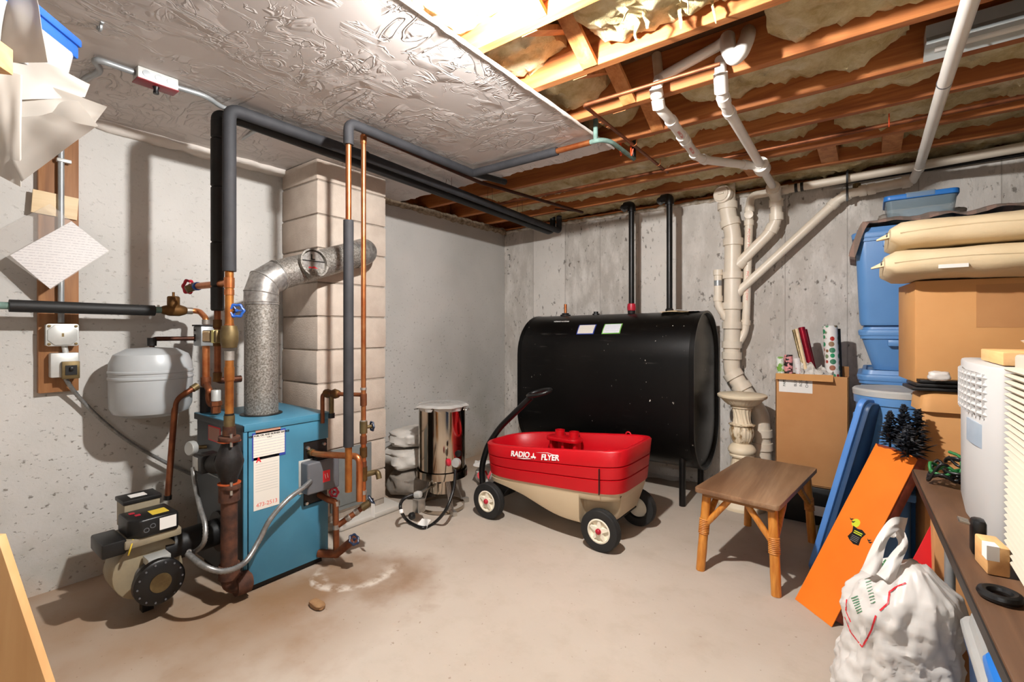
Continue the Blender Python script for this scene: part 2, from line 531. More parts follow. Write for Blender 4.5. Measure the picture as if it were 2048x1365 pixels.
class MB:
    def __init__(self, m=None):
        self.v, self.f, self.m = [], [], m or Matrix.Identity(4)

    def add(self, vs, fs):
        b = len(self.v)
        self.v += [self.m @ V(x) for x in vs]
        self.f += [tuple(b + i for i in f) for f in fs]
        return self

    def box(self, x0, x1, y0, y1, z0, z1):
        return self.add([(x, y, z) for z in (z0, z1) for y in (y0, y1) for x in (x0, x1)],
                        [(0, 2, 3, 1), (4, 5, 7, 6), (0, 1, 5, 4), (2, 6, 7, 3), (0, 4, 6, 2), (1, 3, 7, 5)])

    def prism(self, poly, z0, z1):
        n = len(poly)
        return self.add([(x, y, z0) for x, y in poly] + [(x, y, z1) for x, y in poly],
                        [tuple(range(n))[::-1], tuple(range(n, 2 * n))] + [(i, (i + 1) % n, n + (i + 1) % n, n + i) for i in range(n)])

    def lathe(self, prof, n=24, m=None, rf=None, closed=False):
        keep = self.m
        if m is not None:
            self.m = keep @ m
        vs, fs, k = [], [], len(prof)
        for r, z in prof:
            for i in range(n):
                a = 2 * math.pi * i / n
                rr = rf(r, z, a) if rf else r
                vs.append((rr * math.cos(a), rr * math.sin(a), z))
        for j in range(k - 1):
            for i in range(n):
                fs.append((j * n + i, j * n + (i + 1) % n, (j + 1) * n + (i + 1) % n, (j + 1) * n + i))
        if closed:
            for i in range(n):
                fs.append(((k - 1) * n + i, (k - 1) * n + (i + 1) % n, (i + 1) % n, i))
        else:
            if prof[0][0] > 1e-6:
                fs.append(tuple(range(n))[::-1])
            if prof[-1][0] > 1e-6:
                fs.append(tuple(range((k - 1) * n, k * n)))
        self.add(vs, fs)
        self.m = keep
        return self

    def cyl(self, p0, p1, r0, r1=None, n=16):
        p0, p1 = V(p0), V(p1)
        return self.lathe([(r0, 0), (r0 if r1 is None else r1, (p1 - p0).length)], n, ax(p0, p1 - p0))

    def tube(self, pts, r, n=10, fillet=0.0, cap=True, seg=6, rfun=None):
        pts = [V(p) for p in pts]
        if fillet > 0 and len(pts) > 2:
            out = [pts[0]]
            for i in range(1, len(pts) - 1):
                a, b, c = pts[i - 1], pts[i], pts[i + 1]
                la, lc = (a - b).length, (c - b).length
                f = min(fillet, la * .48, lc * .48)
                p, q = b + (a - b).normalized() * f, b + (c - b).normalized() * f
                for k in range(seg + 1):
                    t = k / seg
                    out.append(p * (1 - t) ** 2 + b * 2 * t * (1 - t) + q * t * t)
            out.append(pts[-1])
            pts = out
        k = len(pts)
        tang = []
        for i in range(k):
            a, b = pts[max(0, i - 1)], pts[min(k - 1, i + 1)]
            tang.append((b - a).normalized())
        up = V((0, 0, 1)) if abs(tang[0].z) < .9 else V((1, 0, 0))
        u = tang[0].cross(up).normalized()
        vs, fs = [], []
        for i in range(k):
            t = tang[i]
            u = (u - t * u.dot(t)).normalized()
            w_ = t.cross(u)
            rr = rfun(i, k) * r if rfun else r
            for j in range(n):
                a = 2 * math.pi * j / n
                vs.append(pts[i] + (u * math.cos(a) + w_ * math.sin(a)) * rr)
        for i in range(k - 1):
            for j in range(n):
                fs.append((i * n + j, i * n + (j + 1) % n, (i + 1) * n + (j + 1) % n, (i + 1) * n + j))
        if cap:
            fs += [tuple(range(n))[::-1], tuple(range((k - 1) * n, k * n))]
        return self.add(vs, fs)

    def torus(self, m, R_, r, n=24, k=8, scal=0.0, lobes=6):
        prof = [(r * math.cos(2 * math.pi * i / k), r * math.sin(2 * math.pi * i / k)) for i in range(k)]
        return self.lathe([(R_ + a, b) for a, b in prof], n, m, (lambda rr, z, a: rr * (1 + scal * math.cos(lobes * a))) if scal else None, closed=True)

    def loft(self, loops, cap0=True, cap1=True):
        n = len(loops[0])
        vs = [p for lp in loops for p in lp]
        fs = []
        for j in range(len(loops) - 1):
            for i in range(n):
                fs.append((j * n + i, j * n + (i + 1) % n, (j + 1) * n + (i + 1) % n, (j + 1) * n + i))
        if cap0:
            fs.append(tuple(range(n))[::-1])
        if cap1:
            fs.append(tuple(range((len(loops) - 1) * n, len(loops) * n)))
        return self.add(vs, fs)

    def grid(self, fn, nu, nv, thick=0.0):
        """a sheet fn(u, v) -> point; with thick > 0 a closed slab"""
        def lay(off):
            return [V(fn(i / nu, j / nv)) + V(off) for j in range(nv + 1) for i in range(nu + 1)]
        w_ = nu + 1
        q = [(j * w_ + i, j * w_ + i + 1, (j + 1) * w_ + i + 1, (j + 1) * w_ + i) for j in range(nv) for i in range(nu)]
        if not thick:
            return self.add(lay((0, 0, 0)), q)
        a = lay((0, 0, 0))
        nn = (a[w_] - a[0]).cross(a[1] - a[0]).normalized() * thick
        b = [p + nn for p in a]
        N = len(a)
        fs = [tuple(reversed(x)) for x in q] + [tuple(N + i for i in x) for x in q]
        edge = [i for i in range(w_)] + [j * w_ + nu for j in range(1, nv + 1)] + [nv * w_ + i for i in range(nu - 1, -1, -1)] + [j * w_ for j in range(nv - 1, 0, -1)]
        for i in range(len(edge)):
            p, q_ = edge[i], edge[(i + 1) % len(edge)]
            fs.append((p, q_, N + q_, N + p))
        return self.add(a + b, fs)

    def build(self, name, mat, parent=None, bevel=0.0, seg=2, smooth=38, label=None, sub=0, rough=None):
        me = bpy.data.meshes.new(name)
        bm = bmesh.new()
        vv = [bm.verts.new(p) for p in self.v]
        for f in self.f:
            try:
                bm.faces.new([vv[i] for i in f])
            except ValueError:
                pass
        bmesh.ops.remove_doubles(bm, verts=bm.verts, dist=1e-6)
        bmesh.ops.recalc_face_normals(bm, faces=bm.faces)
        if bevel > 0:
            es = [e for e in bm.edges if len(e.link_faces) == 2 and e.calc_face_angle(0) > R(30)]
            bmesh.ops.bevel(bm, geom=es, offset=bevel, segments=seg, affect='EDGES', profile=.5, clamp_overlap=True)
        if rough:
            amp, sca = rough
            for v in bm.verts:
                v.co += V(noise.noise_vector(v.co * sca)) * amp
        bm.to_mesh(me)
        bm.free()
        if smooth:
            for p in me.polygons:
                p.use_smooth = True
            me.set_sharp_from_angle(angle=R(smooth))
        me.materials.append(M[mat] if isinstance(mat, str) else mat)
        o = bpy.data.objects.new(name, me)
        col.objects.link(o)
        if parent is not None:
            o.parent = parent
            root = parent
            off = V((0, 0, 0))
            while root is not None:
                off += root.location
                root = root.parent
            o.matrix_parent_inverse = Matrix.Translation(-V(parent.get('_w', (0, 0, 0))))
        o['_w'] = (0.0, 0.0, 0.0)
        if label:
            o['label'] = label
        return o


def tag(o, label, cat, group=None, kind=None):
    if kind:
        o['kind'] = kind
    if label:
        o['label'] = label
    if cat:
        o['category'] = cat
    if group:
        o['group'] = group
    return o


def thing(name, label, cat, loc=(0, 0, 0), group=None):
    o = bpy.data.objects.new(name, None)
    col.objects.link(o)
    o.empty_display_size = .05
    o.location = loc
    o['_w'] = tuple(float(x) for x in loc)
    return tag(o, label, cat, group)


def struct(o, label=None):
    o['kind'] = 'structure'
    if label:
        o['label'] = label
    return o


def B(x0, x1, y0, y1, z0, z1, m=None):
    return MB(m).box(x0, x1, y0, y1, z0, z1)


def text(s, size, mat, m, parent=None, name='lettering', bold=0.0, shear=0.0, depth=.0004):
    cu = bpy.data.curves.new(name, 'FONT')
    cu.body = s
    cu.size = size
    cu.align_x = 'CENTER'
    cu.align_y = 'CENTER'
    cu.extrude = depth
    cu.offset = bold
    cu.shear = shear
    tmp = bpy.data.objects.new('tmp_text', cu)
    col.objects.link(tmp)
    dg = bpy.context.evaluated_depsgraph_get()
    me = bpy.data.meshes.new_from_object(tmp.evaluated_get(dg))
    bpy.data.objects.remove(tmp)
    bpy.data.curves.remove(cu)
    me.transform(m)
    me.name = name
    me.materials.clear()
    me.materials.append(M[mat])
    o = bpy.data.objects.new(name, me)
    col.objects.link(o)
    if parent is not None:
        o.parent = parent
        o.matrix_parent_inverse = Matrix.Translation(-V(parent.get('_w', (0, 0, 0))))
    o['_w'] = (0.0, 0.0, 0.0)
    return o


def plane_m(p, right, up):
    """frame with x = right, y = up on a surface, z out of it"""
    x = V(right).normalized()
    y = (V(up) - x * V(up).dot(x)).normalized()
    z = x.cross(y)
    return Matrix.Translation(V(p)) @ Matrix((x, y, z)).transposed().to_4x4()


def rrect(hx, hy, r, n=6):
    out = []
    for cx, cy, a0 in ((hx - r, hy - r, 0), (-hx + r, hy - r, 90), (-hx + r, -hy + r, 180), (hx - r, -hy + r, 270)):
        for k in range(n + 1):
            a = R(a0 + 90 * k / n)
            out.append((cx + r * math.cos(a), cy + r * math.sin(a)))
    return out


def fbm(p, o=4):
    return noise.fractal(V(p), 1.0, 2.0, o)

# ================================================================ THE ROOM
XL, YB, ZW = -3.03, 3.89, 2.21          # left wall, back wall, top of the foundation walls
ZJ, ZS = 2.25, 2.44                     # underside of the joists, of the subfloor
XR, YF = 2.6, -2.6
struct(B(XL - .2, XR + .2, YF - .2, YB + .2, -.1, 0).build('floor', 'floor', smooth=0), 'stained bare concrete floor')
struct(B(XL - .2, XL, YF, YB + .2, 0, ZW).build('wall_left', 'wall_l', smooth=0), 'pitted pale concrete foundation wall')
struct(B(XL, XR + .2, YB, YB + .2, 0, ZW).build('wall_back', 'wall_b', smooth=0), 'rough poured concrete wall with form marks')
struct(B(XR, XR + .2, YF, YB, 0, ZS).build('wall_right', 'wall_o', smooth=0), 'concrete wall')
struct(B(XL - .2, XR + .2, YF - .2, YF, 0, ZS).build('wall_front', 'wall_o', smooth=0), 'concrete wall')
# the framing on top of the foundation
rim = struct(MB().box(XL - .2, XR + .2, YB + .12, YB + .16, ZW, ZS).build('trim_1', 'joist', smooth=0), 'rim board on top of the back wall')
struct(MB().box(XL - .2, XL - .12, YF, YB + .12, ZW, ZS).build('trim_2', 'joist', smooth=0), 'rim board on top of the left wall')
struct(MB().box(XL, XR, YB - .0, YB + .12, ZW, ZW + .04).build('trim_3', 'joist', smooth=0), 'sill plate on the back wall')


def ragged_bead(name, a, b, r, mat, amp, sca, n=90, kidx=10, parent=None):
    a, b = V(a), V(b)
    mb = MB()
    pts = [a.lerp(b, i / n) + V(noise.noise_vector(V((i * sca, 3.1, kidx)))) * amp for i in range(n + 1)]
    mb.tube(pts, r, 10, rfun=lambda i, k: 1 + .45 * noise.noise(V((i * sca * 1.7, kidx, .5))))
    return mb.build(name, mat, parent, rough=(r * .25, 30))


struct(ragged_bead('trim_4', (XL + .012, YF, ZW + .012), (XL + .012, 1.56, ZW + .012), .034, 'cove', .004, .35, 80), 'white plastered cove along the left wall top')
struct(ragged_bead('trim_5', (XL + .005, 2.05, ZW + .015), (XL + .005, YB, ZW + .012), .03, 'coverough', .008, .7, 60), 'frayed sill insulation above the left wall')
struct(ragged_bead('trim_6', (XL + .02, YB - .002, ZW + .008), (XR, YB - .002, ZW + .008), .017, 'foam', .009, .9, 170, 4), 'ragged white foam bead along the back wall top')

ceil = bpy.data.objects.new('ceiling', None)
col.objects.link(ceil)
ceil['_w'] = (0.0, 0.0, 0.0)
struct(ceil, 'open joist ceiling with a plastered board over one side')
MB().box(XL - .2, XR + .2, YF - .2, YB + .2, ZS, ZS + .03).build('subfloor', 'subfloor', ceil, smooth=0)
# plastered board, torn along the far edge
XP = -1.165
edge = []
k = 70
for i in range(k + 1):
    x = XP + (XL - XP) * i / k
    y = 2.50 + .022 * fbm((x * 6, 1.2, 0), 3) + .02 * fbm((x * 28, 5, 0), 2)
    edge.append((x, y))
MB().prism([(XL, YF), (XP, YF)] + edge, ZJ - .015, ZJ).build('plaster_board', 'plaster', ceil, smooth=0)
ragged_bead('edge_bead', (XP + .004, YF, ZJ - .011), (XP + .004, 2.5, ZJ - .011), .008, 'cove', .0012, .9, 130, 7, ceil)
jy = [.24, .61, .98, 1.345, 1.71, 2.095, 2.465, 2.815, 3.225, 3.60]
for y in jy:
    x0 = XL - .1 if y > 2.5 else XP - .25
    MB().box(x0, XR, y - .02, y + .02, ZJ + .001, ZS).build('joist', 'joist', ceil, bevel=.002, seg=1, smooth=0)
# cross bridging between the joists
for y0, y1 in zip(jy[2:], jy[3:]):
    for dx, za, zb in ((-.955, ZJ + .008, ZS - .012), (-.885, ZS - .012, ZJ + .008)):
        a, b = V((dx, y0 + .02, za)), V((dx, y1 - .02, zb))
        if dx > -.9 and y0 > 2.2:
            continue
        d = (b - a)
        L = d.length
        m = plane_m(a, (1, 0, 0), d)
        B(-.032, .032, 0, L, -.009, .009, m).build('bridging', 'joistY', ceil, smooth=0)
for x, y0, y1 in ((-.20, 3.245, 3.58), (.10, 3.245, 3.58), (-.62, 3.245, 3.58)):
    B(x - .045, x + .045, y0, y1, ZJ + .01, ZS - .01).build('blocking', 'joistY', ceil, smooth=0)


# fibreglass batts in the joist bays
def batt(y0, y1, x0, x1, zb, amp, seed, label, tear=0.0, strands=0):
    nx, ny = int((x1 - x0) / .02), 16
    t = thing('insulation_batt', label, 'insulation', ((x0 + x1) / 2, (y0 + y1) / 2, zb), 'fibreglass batts between the ceiling joists')

    def fn(u, v):
        x, y = x0 + (x1 - x0) * u, y0 + (y1 - y0) * v
        n1 = fbm((x * 2.2 + seed, y * 3, seed), 3)
        n2 = fbm((x * 9, y * 9, seed * 2), 4)
        n3 = abs(fbm((x * 22, y * 22, seed), 3))
        e = min(u * (x1 - x0), (1 - u) * (x1 - x0)) / .12
        z = zb + amp * n1 + .026 * n2 - .030 * n3 + .008 * fbm((x * 45, y * 45, seed), 2) + tear * max(0, fbm((x * 4, seed, 1), 2))
        z += .05 * max(0, 1 - e) ** 2
        ev = min(v, 1 - v)
        z += .02 * max(0, 1 - ev / .12)
        return V((x + .012 * fbm((x * 14, y * 14, 9), 2), y, min(z, ZS - .02)))
    mb = MB().grid(fn, nx, ny)
    w_ = nx + 1
    pts = [V(fn(i / nx, 0)) for i in range(nx + 1)] + [V(fn(1, j / ny)) for j in range(1, ny + 1)] + [V(fn(1 - i / nx, 1)) for i in range(1, nx + 1)] + [V(fn(0, 1 - j / ny)) for j in range(1, ny)]
    top = [V((p.x, p.y, ZS - .004)) for p in pts]
    mb.loft([pts, top], False, True)
    mb.build('wool', 'fibre', t, smooth=60)
    if strands:
        rnd = random.Random(seed)
        ms = MB()
        for _ in range(strands):
            p = V(fn(rnd.uniform(.05, .95), rnd.uniform(.2, .95)))
            L = rnd.uniform(.03, .1)
            q = [p + V((rnd.uniform(-.012, .012), rnd.uniform(-.012, .012), -L * t_ + .015)) for t_ in (0, .35, .7, 1)]
            ms.tube(q, rnd.uniform(.004, .010), 6, rfun=lambda i, k: (1.2, 1, .8, .35)[i])
        ms.build('hanging_tufts', 'fibre', t, smooth=60, rough=(.008, 55))['kind'] = 'stuff'
    return t


g = [(a + .021, b - .021) for a, b in zip(jy, jy[1:])]
batt(*g[2], -1.42, -.98, 2.33, .03, 3, 'glowing fibreglass batt beside the bare bulb, nearest the plaster edge')
batt(*g[2], -.86, .5, 2.335, .03, 4, 'fibreglass batt right of the bare bulb at the top of the picture')
batt(*g[3], -1.42, -.99, 2.315, .03, 5, 'torn fibreglass piece against the plaster edge, left of the bridging')
batt(*g[3], -.84, 1.6, 2.30, .022, 6, 'shaggy sagging fibreglass batt with hanging tufts, largest in the ceiling', 0, 34)
batt(*g[4], -1.45, -.98, 2.32, .03, 7, 'grubby fibreglass piece above the green corroded copper elbow')
batt(*g[4], -.30, 1.6,2.305, .03, 8, 'fibreglass batt in the bay of the white drain trap')
batt(*g[5], -1.4, -.98, 2.35, .03, 9, 'small fibreglass tuft beside the upright copper line in the second bay')
batt(*g[5], -.72, .12, 2.305, .035, 10, 'yellow fibreglass batt left of the galvanised lighting channel')
batt(*g[6], -1.2, 1.6, 2.315, .03, 11, 'fibreglass batt above the joining white drain pipes')
batt(*g[7], -2.6, -.24, 2.305, .035, 12, 'fibreglass batt past the torn end of the plaster board')
batt(*g[7], -.15, 1.7, 2.305, .03, 13, 'fibreglass batt over the long white drain pipe near the back wall')
batt(*g[8], -2.7, -.27, 2.32, .035, 14, 'fibreglass batt over the oil tank, last bay but one')
batt(*g[8], -.14, 1.7, 2.32, .03, 15, 'fibreglass batt over the blue totes by the back wall')
batt(3.621, YB + .1, -2.7, .9, 2.285, .03, 16, 'browned fibreglass stuffed along the top of the back wall')

# ---------------------------------------------------------------- bare bulbs
BULB = V((-.890, 1.133, 2.218))


def bulb(p, mat, label, chain=True):
    t = thing('ceiling_lamp', label, 'lamp', (p.x, p.y, ZJ))
    B(p.x - .06, p.x + .06, .999, 1.325, ZJ + .050, ZJ + .068).build('mounting_board', 'pine', t, bevel=.002)
    MB().lathe([(0, .0), (.055, .0), (.055, -.006), (.04, -.012), (.026, -.022), (.024, -.03), (0, -.03)], 24, Matrix.Translation((p.x, p.y, ZJ + .050))).build('lampholder', 'porcelain', t)
    MB().lathe([(0, -.040), (.012, -.038), (.022, -.030), (.029, -.016), (.031, -.002), (.030, .004), (0, .004)], 28, Matrix.Translation(p)).build('bulb_dome', mat, t, label='glowing dome')
    MB().lathe([(0, .0045), (.0305, .0045), (.030, .012), (.022, .030), (.014, .044), (.014, .066), (0, .066)], 28, Matrix.Translation(p)).build('bulb_body', 'porcelain', t)
    if chain:
        a = V((p.x - .04, p.y + .0, ZJ + .045))
        MB().tube([a, a + V((-.004, 0, -.03)), P(967, 4, d=1.36), P(958, 20, d=1.36), P(954, 33, d=1.36)], .0018, 6, fillet=.02).build('pull_string', 'whiteink', t)
    return t


bulb(BULB, 'bulb', 'bare glowing ceiling bulb with a pull string, at the top edge')
# twin tube fixture added as soft fill light, unseen behind the viewpoint
t = thing('added_fill_light', 'added twin tube fill light, unseen behind the viewpoint', 'lamp', (.2, -1.5, 2.0))
MB(plane_m((-.45, -1.5, 2.03), (0, 1, 0), (0, 0, 1))).prism([(-.11, -.03), (-.05, .0), (-.05, .045), (.05, .045), (.05, 0), (.11, -.03), (.108, -.034), (.05, -.006), (-.05, -.006), (-.108, -.034)], 0, 1.3).build('reflector', 'porcelain', t, smooth=20)
for y_ in (-1.545, -1.455):
    MB().cyl((-.43, y_, 2.0), (.83, y_, 2.0), .019, n=16).build('tube_lamp', 'fill_tube', t)
for x_ in (-.3, .7):
    MB().tube([(x_, -1.5, 2.07), (x_, -1.5, ZJ + .1)], .003, 6).build('chain', 'greysteel', t)

# ---------------------------------------------------------------- chimney
CX, CY0, CY1 = -2.62, 1.555, 2.055
ch = thing('chimney', 'square chimney of painted concrete blocks against the left wall', 'chimney', ((XL + CX) / 2, (CY0 + CY1) / 2, 0))
B(XL + .003, CX - .008, CY0 + .008, CY1 - .008, 0, 2.232).build('mortar_core', 'mortar', ch, smooth=0)
rnd = random.Random(4)
z = .075
n = 0
while z < 2.2:
    h = min(.194, 2.23 - z)
    for (x0, x1, y0, y1) in ((XL + .004, CX, CY0, CY1),):
        o = rnd.uniform(-.0025, .0025)
        mb = B(x0, x1 + o, y0 + rnd.uniform(-.002, .002), y1 + rnd.uniform(-.002, .002), z, z + h)
        mb.build('concrete_block', 'block', ch, bevel=.006, seg=2, rough=(.0015, 9))
    z += .2035
    n += 1
MB().prism([(CX - .02, CY0), (CX + .10, CY0 + .1), (CX + .10, CY1 + .06), (XL + .01, CY1 + .10), (XL + .01, CY1)], 0, .035).build('footing', 'wall_o', ch, bevel=.01, rough=(.006, 7))
# clean-out plate
pa, pb = P(660, 905, X=CX), P(741, 1000, X=CX)
cl = B(CX + .002, CX + .012, pa.y, pb.y + .0, pb.z, P(700, 893, X=CX).z).build('cleanout_plate', 'panelgrey', ch, bevel=.003, label='grey sheet metal clean-out plate')
B(CX + .012, CX + .020, pa.y + .03, pb.y - .04, pb.z + .03, P(700, 893, X=CX).z - .035).build('cleanout_door', 'panelgrey', cl, bevel=.003)


# ================================================================ BOILER AND ITS PIPES
def handwheel(p, d, r, mat, parent, lobes=6):
    m = ax(p, d)
    mb = MB()
    mb.torus(m, r, r * .24, 30, 8, .09, lobes)
    mb.lathe([(0, -.005), (r * .3, -.005), (r * .3, .006), (r * .15, .012), (0, .012)], 12, m)
    for k in range(3):
        a = math.pi * 2 * k / 3
        q = V((math.cos(a), math.sin(a), 0)) * r
        mb.tube([m @ V((0, 0, 0)), m @ q], r * .12, 6)
    return mb.build('handwheel', mat, parent)


def joint(mb, p, d, r, L=.02, n=14):
    d = V(d).normalized()
    mb.lathe([(r * .98, -L), (r * 1.14, -L), (r * 1.14, L), (r * .98, L)], n, ax(p, d))


def collars(parent, pts, r, mat, name='fitting', L=.02):
    for p, d in pts:
        mb = MB()
        joint(mb, p, d, r, L)
        mb.build(name, mat, parent)


BX0, BX1, BY0, BY1, BZ = -2.80, -2.27, .995, 1.405, .78
bo = thing('boiler', 'blue jacketed oil boiler with burner and pump, beside the chimney', 'boiler', ((BX0 + BX1) / 2, (BY0 + BY1) / 2, 0))
B(BX0 + .02, BX1 - .02, BY0 + .02, BY1 - .02, 0, .03).build('base', 'blackmetal', bo)
B(BX0 + .012, BX1 - .004, BY0 + .03, BY1 - .004, .03, BZ - .012).build('body', 'blackmetal', bo)
# side jacket towards the room, cut round the coil plate
sp = MB()
SX = BX1 + .002
cy0, cy1 = P(606, 900, X=SX).y, BY1 + .002
cz1, cz0 = P(610, 885, X=SX).z, P(610, 1012, X=SX).z
poly = [(BY0 + .012, .035), (BY1, .035), (BY1, cz0), (cy0, cz0), (cy0, cz1), (BY1, cz1), (BY1, BZ - .035), (BY0 + .012, BZ - .035)]
m = plane_m((SX - .006, 0, 0), (0, 1, 0), (0, 0, 1))
mb = MB(m).prism(poly, 0, .012)
sj = mb.build('side_panel', 'blue_jacket', bo, bevel=.002, label='blue enamelled side panel')
B(BX1 - .002, BX1 + .010, BY0 - .012, BY0 + .006, .035, BZ - .03).build('corner_strip', 'blue_jacket', bo, bevel=.002)
B(BX0, BX1 - .008, BY0 - .006, BY0 + .012, .04, BZ - .03).build('front_panel', 'grey_jacket', bo, bevel=.003)
tp = B(BX0 - .012, BX1 + .014, BY0 - .016, BY1 + .012, BZ - .008, BZ).build('top_panel', 'blue_jacket', bo, bevel=.003)
for a in ((BX1 + .006, BX1 + .014, BY0 - .016, BY1 + .012), (BX0 - .012, BX1 + .014, BY0 - .016, BY0 - .008)):
    B(*a, BZ - .034, BZ - .004).build('top_lip', 'blue_jacket' if a[0] > BX0 + .3 else 'grey_jacket', tp, bevel=.002)
pl = B(BX1 - .004, BX1 + .004, cy0 + .004, BY1 - .004, cz0 + .004, cz1 - .004).build('coil_plate', 'blackmetal', bo)
for px, py in ((615, 897), (647, 888), (612, 1007)):
    q = P(px, py, X=BX1 + .004)
    MB().lathe([(.011, 0), (.011, .008), (.008, .013), (.0, .014)], 6, ax(q, (1, 0, 0))).build('bolt', 'steelb', pl)


def label_card(x, pxa, pya, pxb, pyb, mat, parent, name='label', t=.0012):
    a, b = P(pxa, pya, X=x), P(pxb, pyb, X=x)
    return B(x, x + t, a.y, b.y, b.z, a.z).build(name, mat, parent, smooth=0)


LX = BX1 + .0085
label_card(LX, 511, 852, 561, 863, 'pinklabel', sj, 'warning_label')
lb = label_card(LX, 504, 868, 571, 909, 'blueedge', sj, 'service_label')
a, b = P(506.5, 870, X=LX), P(569, 905, X=LX)
B(LX, LX + .0018, a.y, b.y, b.z + .002, a.z - .002).build('service_card', 'servicelabel', lb, smooth=0)
fm = MB()
cA, cB = P(507, 916, X=LX), P(561, 1012, X=LX)
fc = B(LX, LX + .0012, cA.y, cB.y - .006, cB.z + .01, cA.z + .004).build('service_tag', 'formstain', sj, smooth=0)
wy = (cA.y + cB.y) / 2
text('FOR FUEL OIL AND BURNER SERVICE', .0115, 'blackink', plane_m((LX + .0022, (a.y + b.y) / 2, a.z - .009), (0, 1, 0), (0, 0, 1)), lb, bold=.0003)
text('CALL', .010, 'blackink', plane_m((LX + .0022, (a.y + b.y) / 2, a.z - .022), (0, 1, 0), (0, 0, 1)), lb)
text('473-2513', .026, 'lightredprint', plane_m((LX + .0016, wy - .002, cB.z + .032), (0, 1, .0), (0, -.0, 1)), fc)
text('A', .032, 'redprint', plane_m((LX + .0016, cA.y + .022, cA.z - .016), (0, 1, 0), (0, 0, 1)), fc, bold=.001)
text('AMERICAN OIL CO.', .0095, 'blackink', plane_m((LX + .0016, wy + .016, cA.z - .012), (0, 1, 0), (0, 0, 1)), fc)
for k in range(11):
    z_ = cA.z - .036 - k * .0125
    B(LX + .0012, LX + .0015, cA.y + .008, cB.y - .012, z_, z_ + .0007).build('ruled_line', 'panelgrey', fc, smooth=0)
# red label and small plate on the dark front
fy = BY0 - .0065
a, b = P(417, 850, Y=fy), P(441, 888, Y=fy)
rl = B(a.x, b.x, fy - .001, fy, b.z, a.z).build('red_label', 'redprint', bo, smooth=0)
B(a.x + .006, b.x - .006, fy - .002, fy, b.z + .006, a.z - .006).build('label_print', 'redlabel', rl, smooth=0)
a, b = P(413, 944, Y=fy), P(437, 957, Y=fy)
B(a.x, b.x, fy - .003, fy, b.z, a.z).build('nameplate', 'greysteel', bo, bevel=.001)
# dial gauge
q = P(377, 898, Y=BY0 - .075)
ga = MB().cyl((q.x + .03, BY0, q.z), (q.x, BY0 - .05, q.z), .010).build('gauge_stem', 'brass', bo)
MB().lathe([(0, 0), (.034, 0), (.036, .004), (.036, .024), (.032, .028), (0, .027)], 24, ax((q.x, BY0 - .05, q.z), (.25, -1, 0.05))).build('dial_gauge', 'steelbox', ga)
# ---- flue outlet collar
FL = P(523, 828, Z=BZ)
MB().lathe([(.078, 0), (.098, 0), (.098, .004), (.078, .006)], 32, Matrix.Translation(FL)).build('flue_collar', 'blackmetal', bo)

# ---- control box on the coil plate
q0, q1 = P(612, 930, X=BX1 + .06), P(681, 972, X=BX1 + .06)
cb = thing('control_box', 'grey aquastat control box with a red square label on the boiler side', 'control box', (BX1 + .03, (q0.y + q1.y) / 2, q1.z))
B(BX1 + .006, BX1 + .075, q0.y, q1.y - .015, q1.z + .002, q0.z + .004).build('cover', 'greypaint', cb, bevel=.008, seg=3)
B(BX1 + .004, BX1 + .012, q0.y - .01, q1.y - .01, q1.z - .004, q0.z + .01).build('back_plate', 'steelbox', cb, bevel=.002)
B(BX1 + .01, BX1 + .055, q0.y + .06, q1.y - .03, q0.z + .004, q0.z + .014).build('dial_cover', 'blackplastic', cb, bevel=.004)
a, b = P(646, 943, X=BX1 + .0755), P(660, 962, X=BX1 + .0755)
rl = B(BX1 + .075, BX1 + .0765, a.y, b.y, b.z, a.z).build('red_label', 'redprint', cb, smooth=0)
cc = (a + b) / 2
for k in (-1, 1):
    text('/', .034, 'whiteink', plane_m((BX1 + .0767, cc.y + k * .006, cc.z + k * .001), (0, -1, 0), (0, 0, 1)) @ Matrix.Scale(-1, 4, (1, 0, 0)) @ rotz(R(28)), rl, name='stripe')

# ---- zone riser, circulator and rusty return at the front of the boiler
PX, PY = -2.25, .92


def pz(py):
    return CAM_H - (py - HORIZON) / FPX * (math.sin(YAW) * 2.25 + math.cos(YAW) * .92)


rp = thing('return_riser', 'copper riser with black pump and rusty iron pipe before the boiler', 'pipe', (PX, PY, 0))
MB().cyl((PX, PY, pz(862)), (PX, PY, pz(708)), .0175, n=18).build('copper_pipe', 'orangecopper', rp)
MB().cyl((PX, PY, pz(655)), (PX, PY, pz(540)), .0175, n=18).build('copper_pipe', 'orangecopper', rp)
for py, rr, L, mt in ((566, .021, .022, 'copper'), (585, .020, .012, 'copper'), (654, .020, .012, 'copper'), (712, .020, .02, 'solder'), (748, .0205, .03, 'orangecopper'), (830, .0195, .006, 'blackmetal'), (845, .022, .03, 'brass'), (862, .026, .02, 'iron')):
    MB().lathe([(.015, -L), (rr, -L), (rr, L), (.015, L)], 18, Matrix.Translation((PX, PY, pz(py)))).build('fitting', mt, rp)
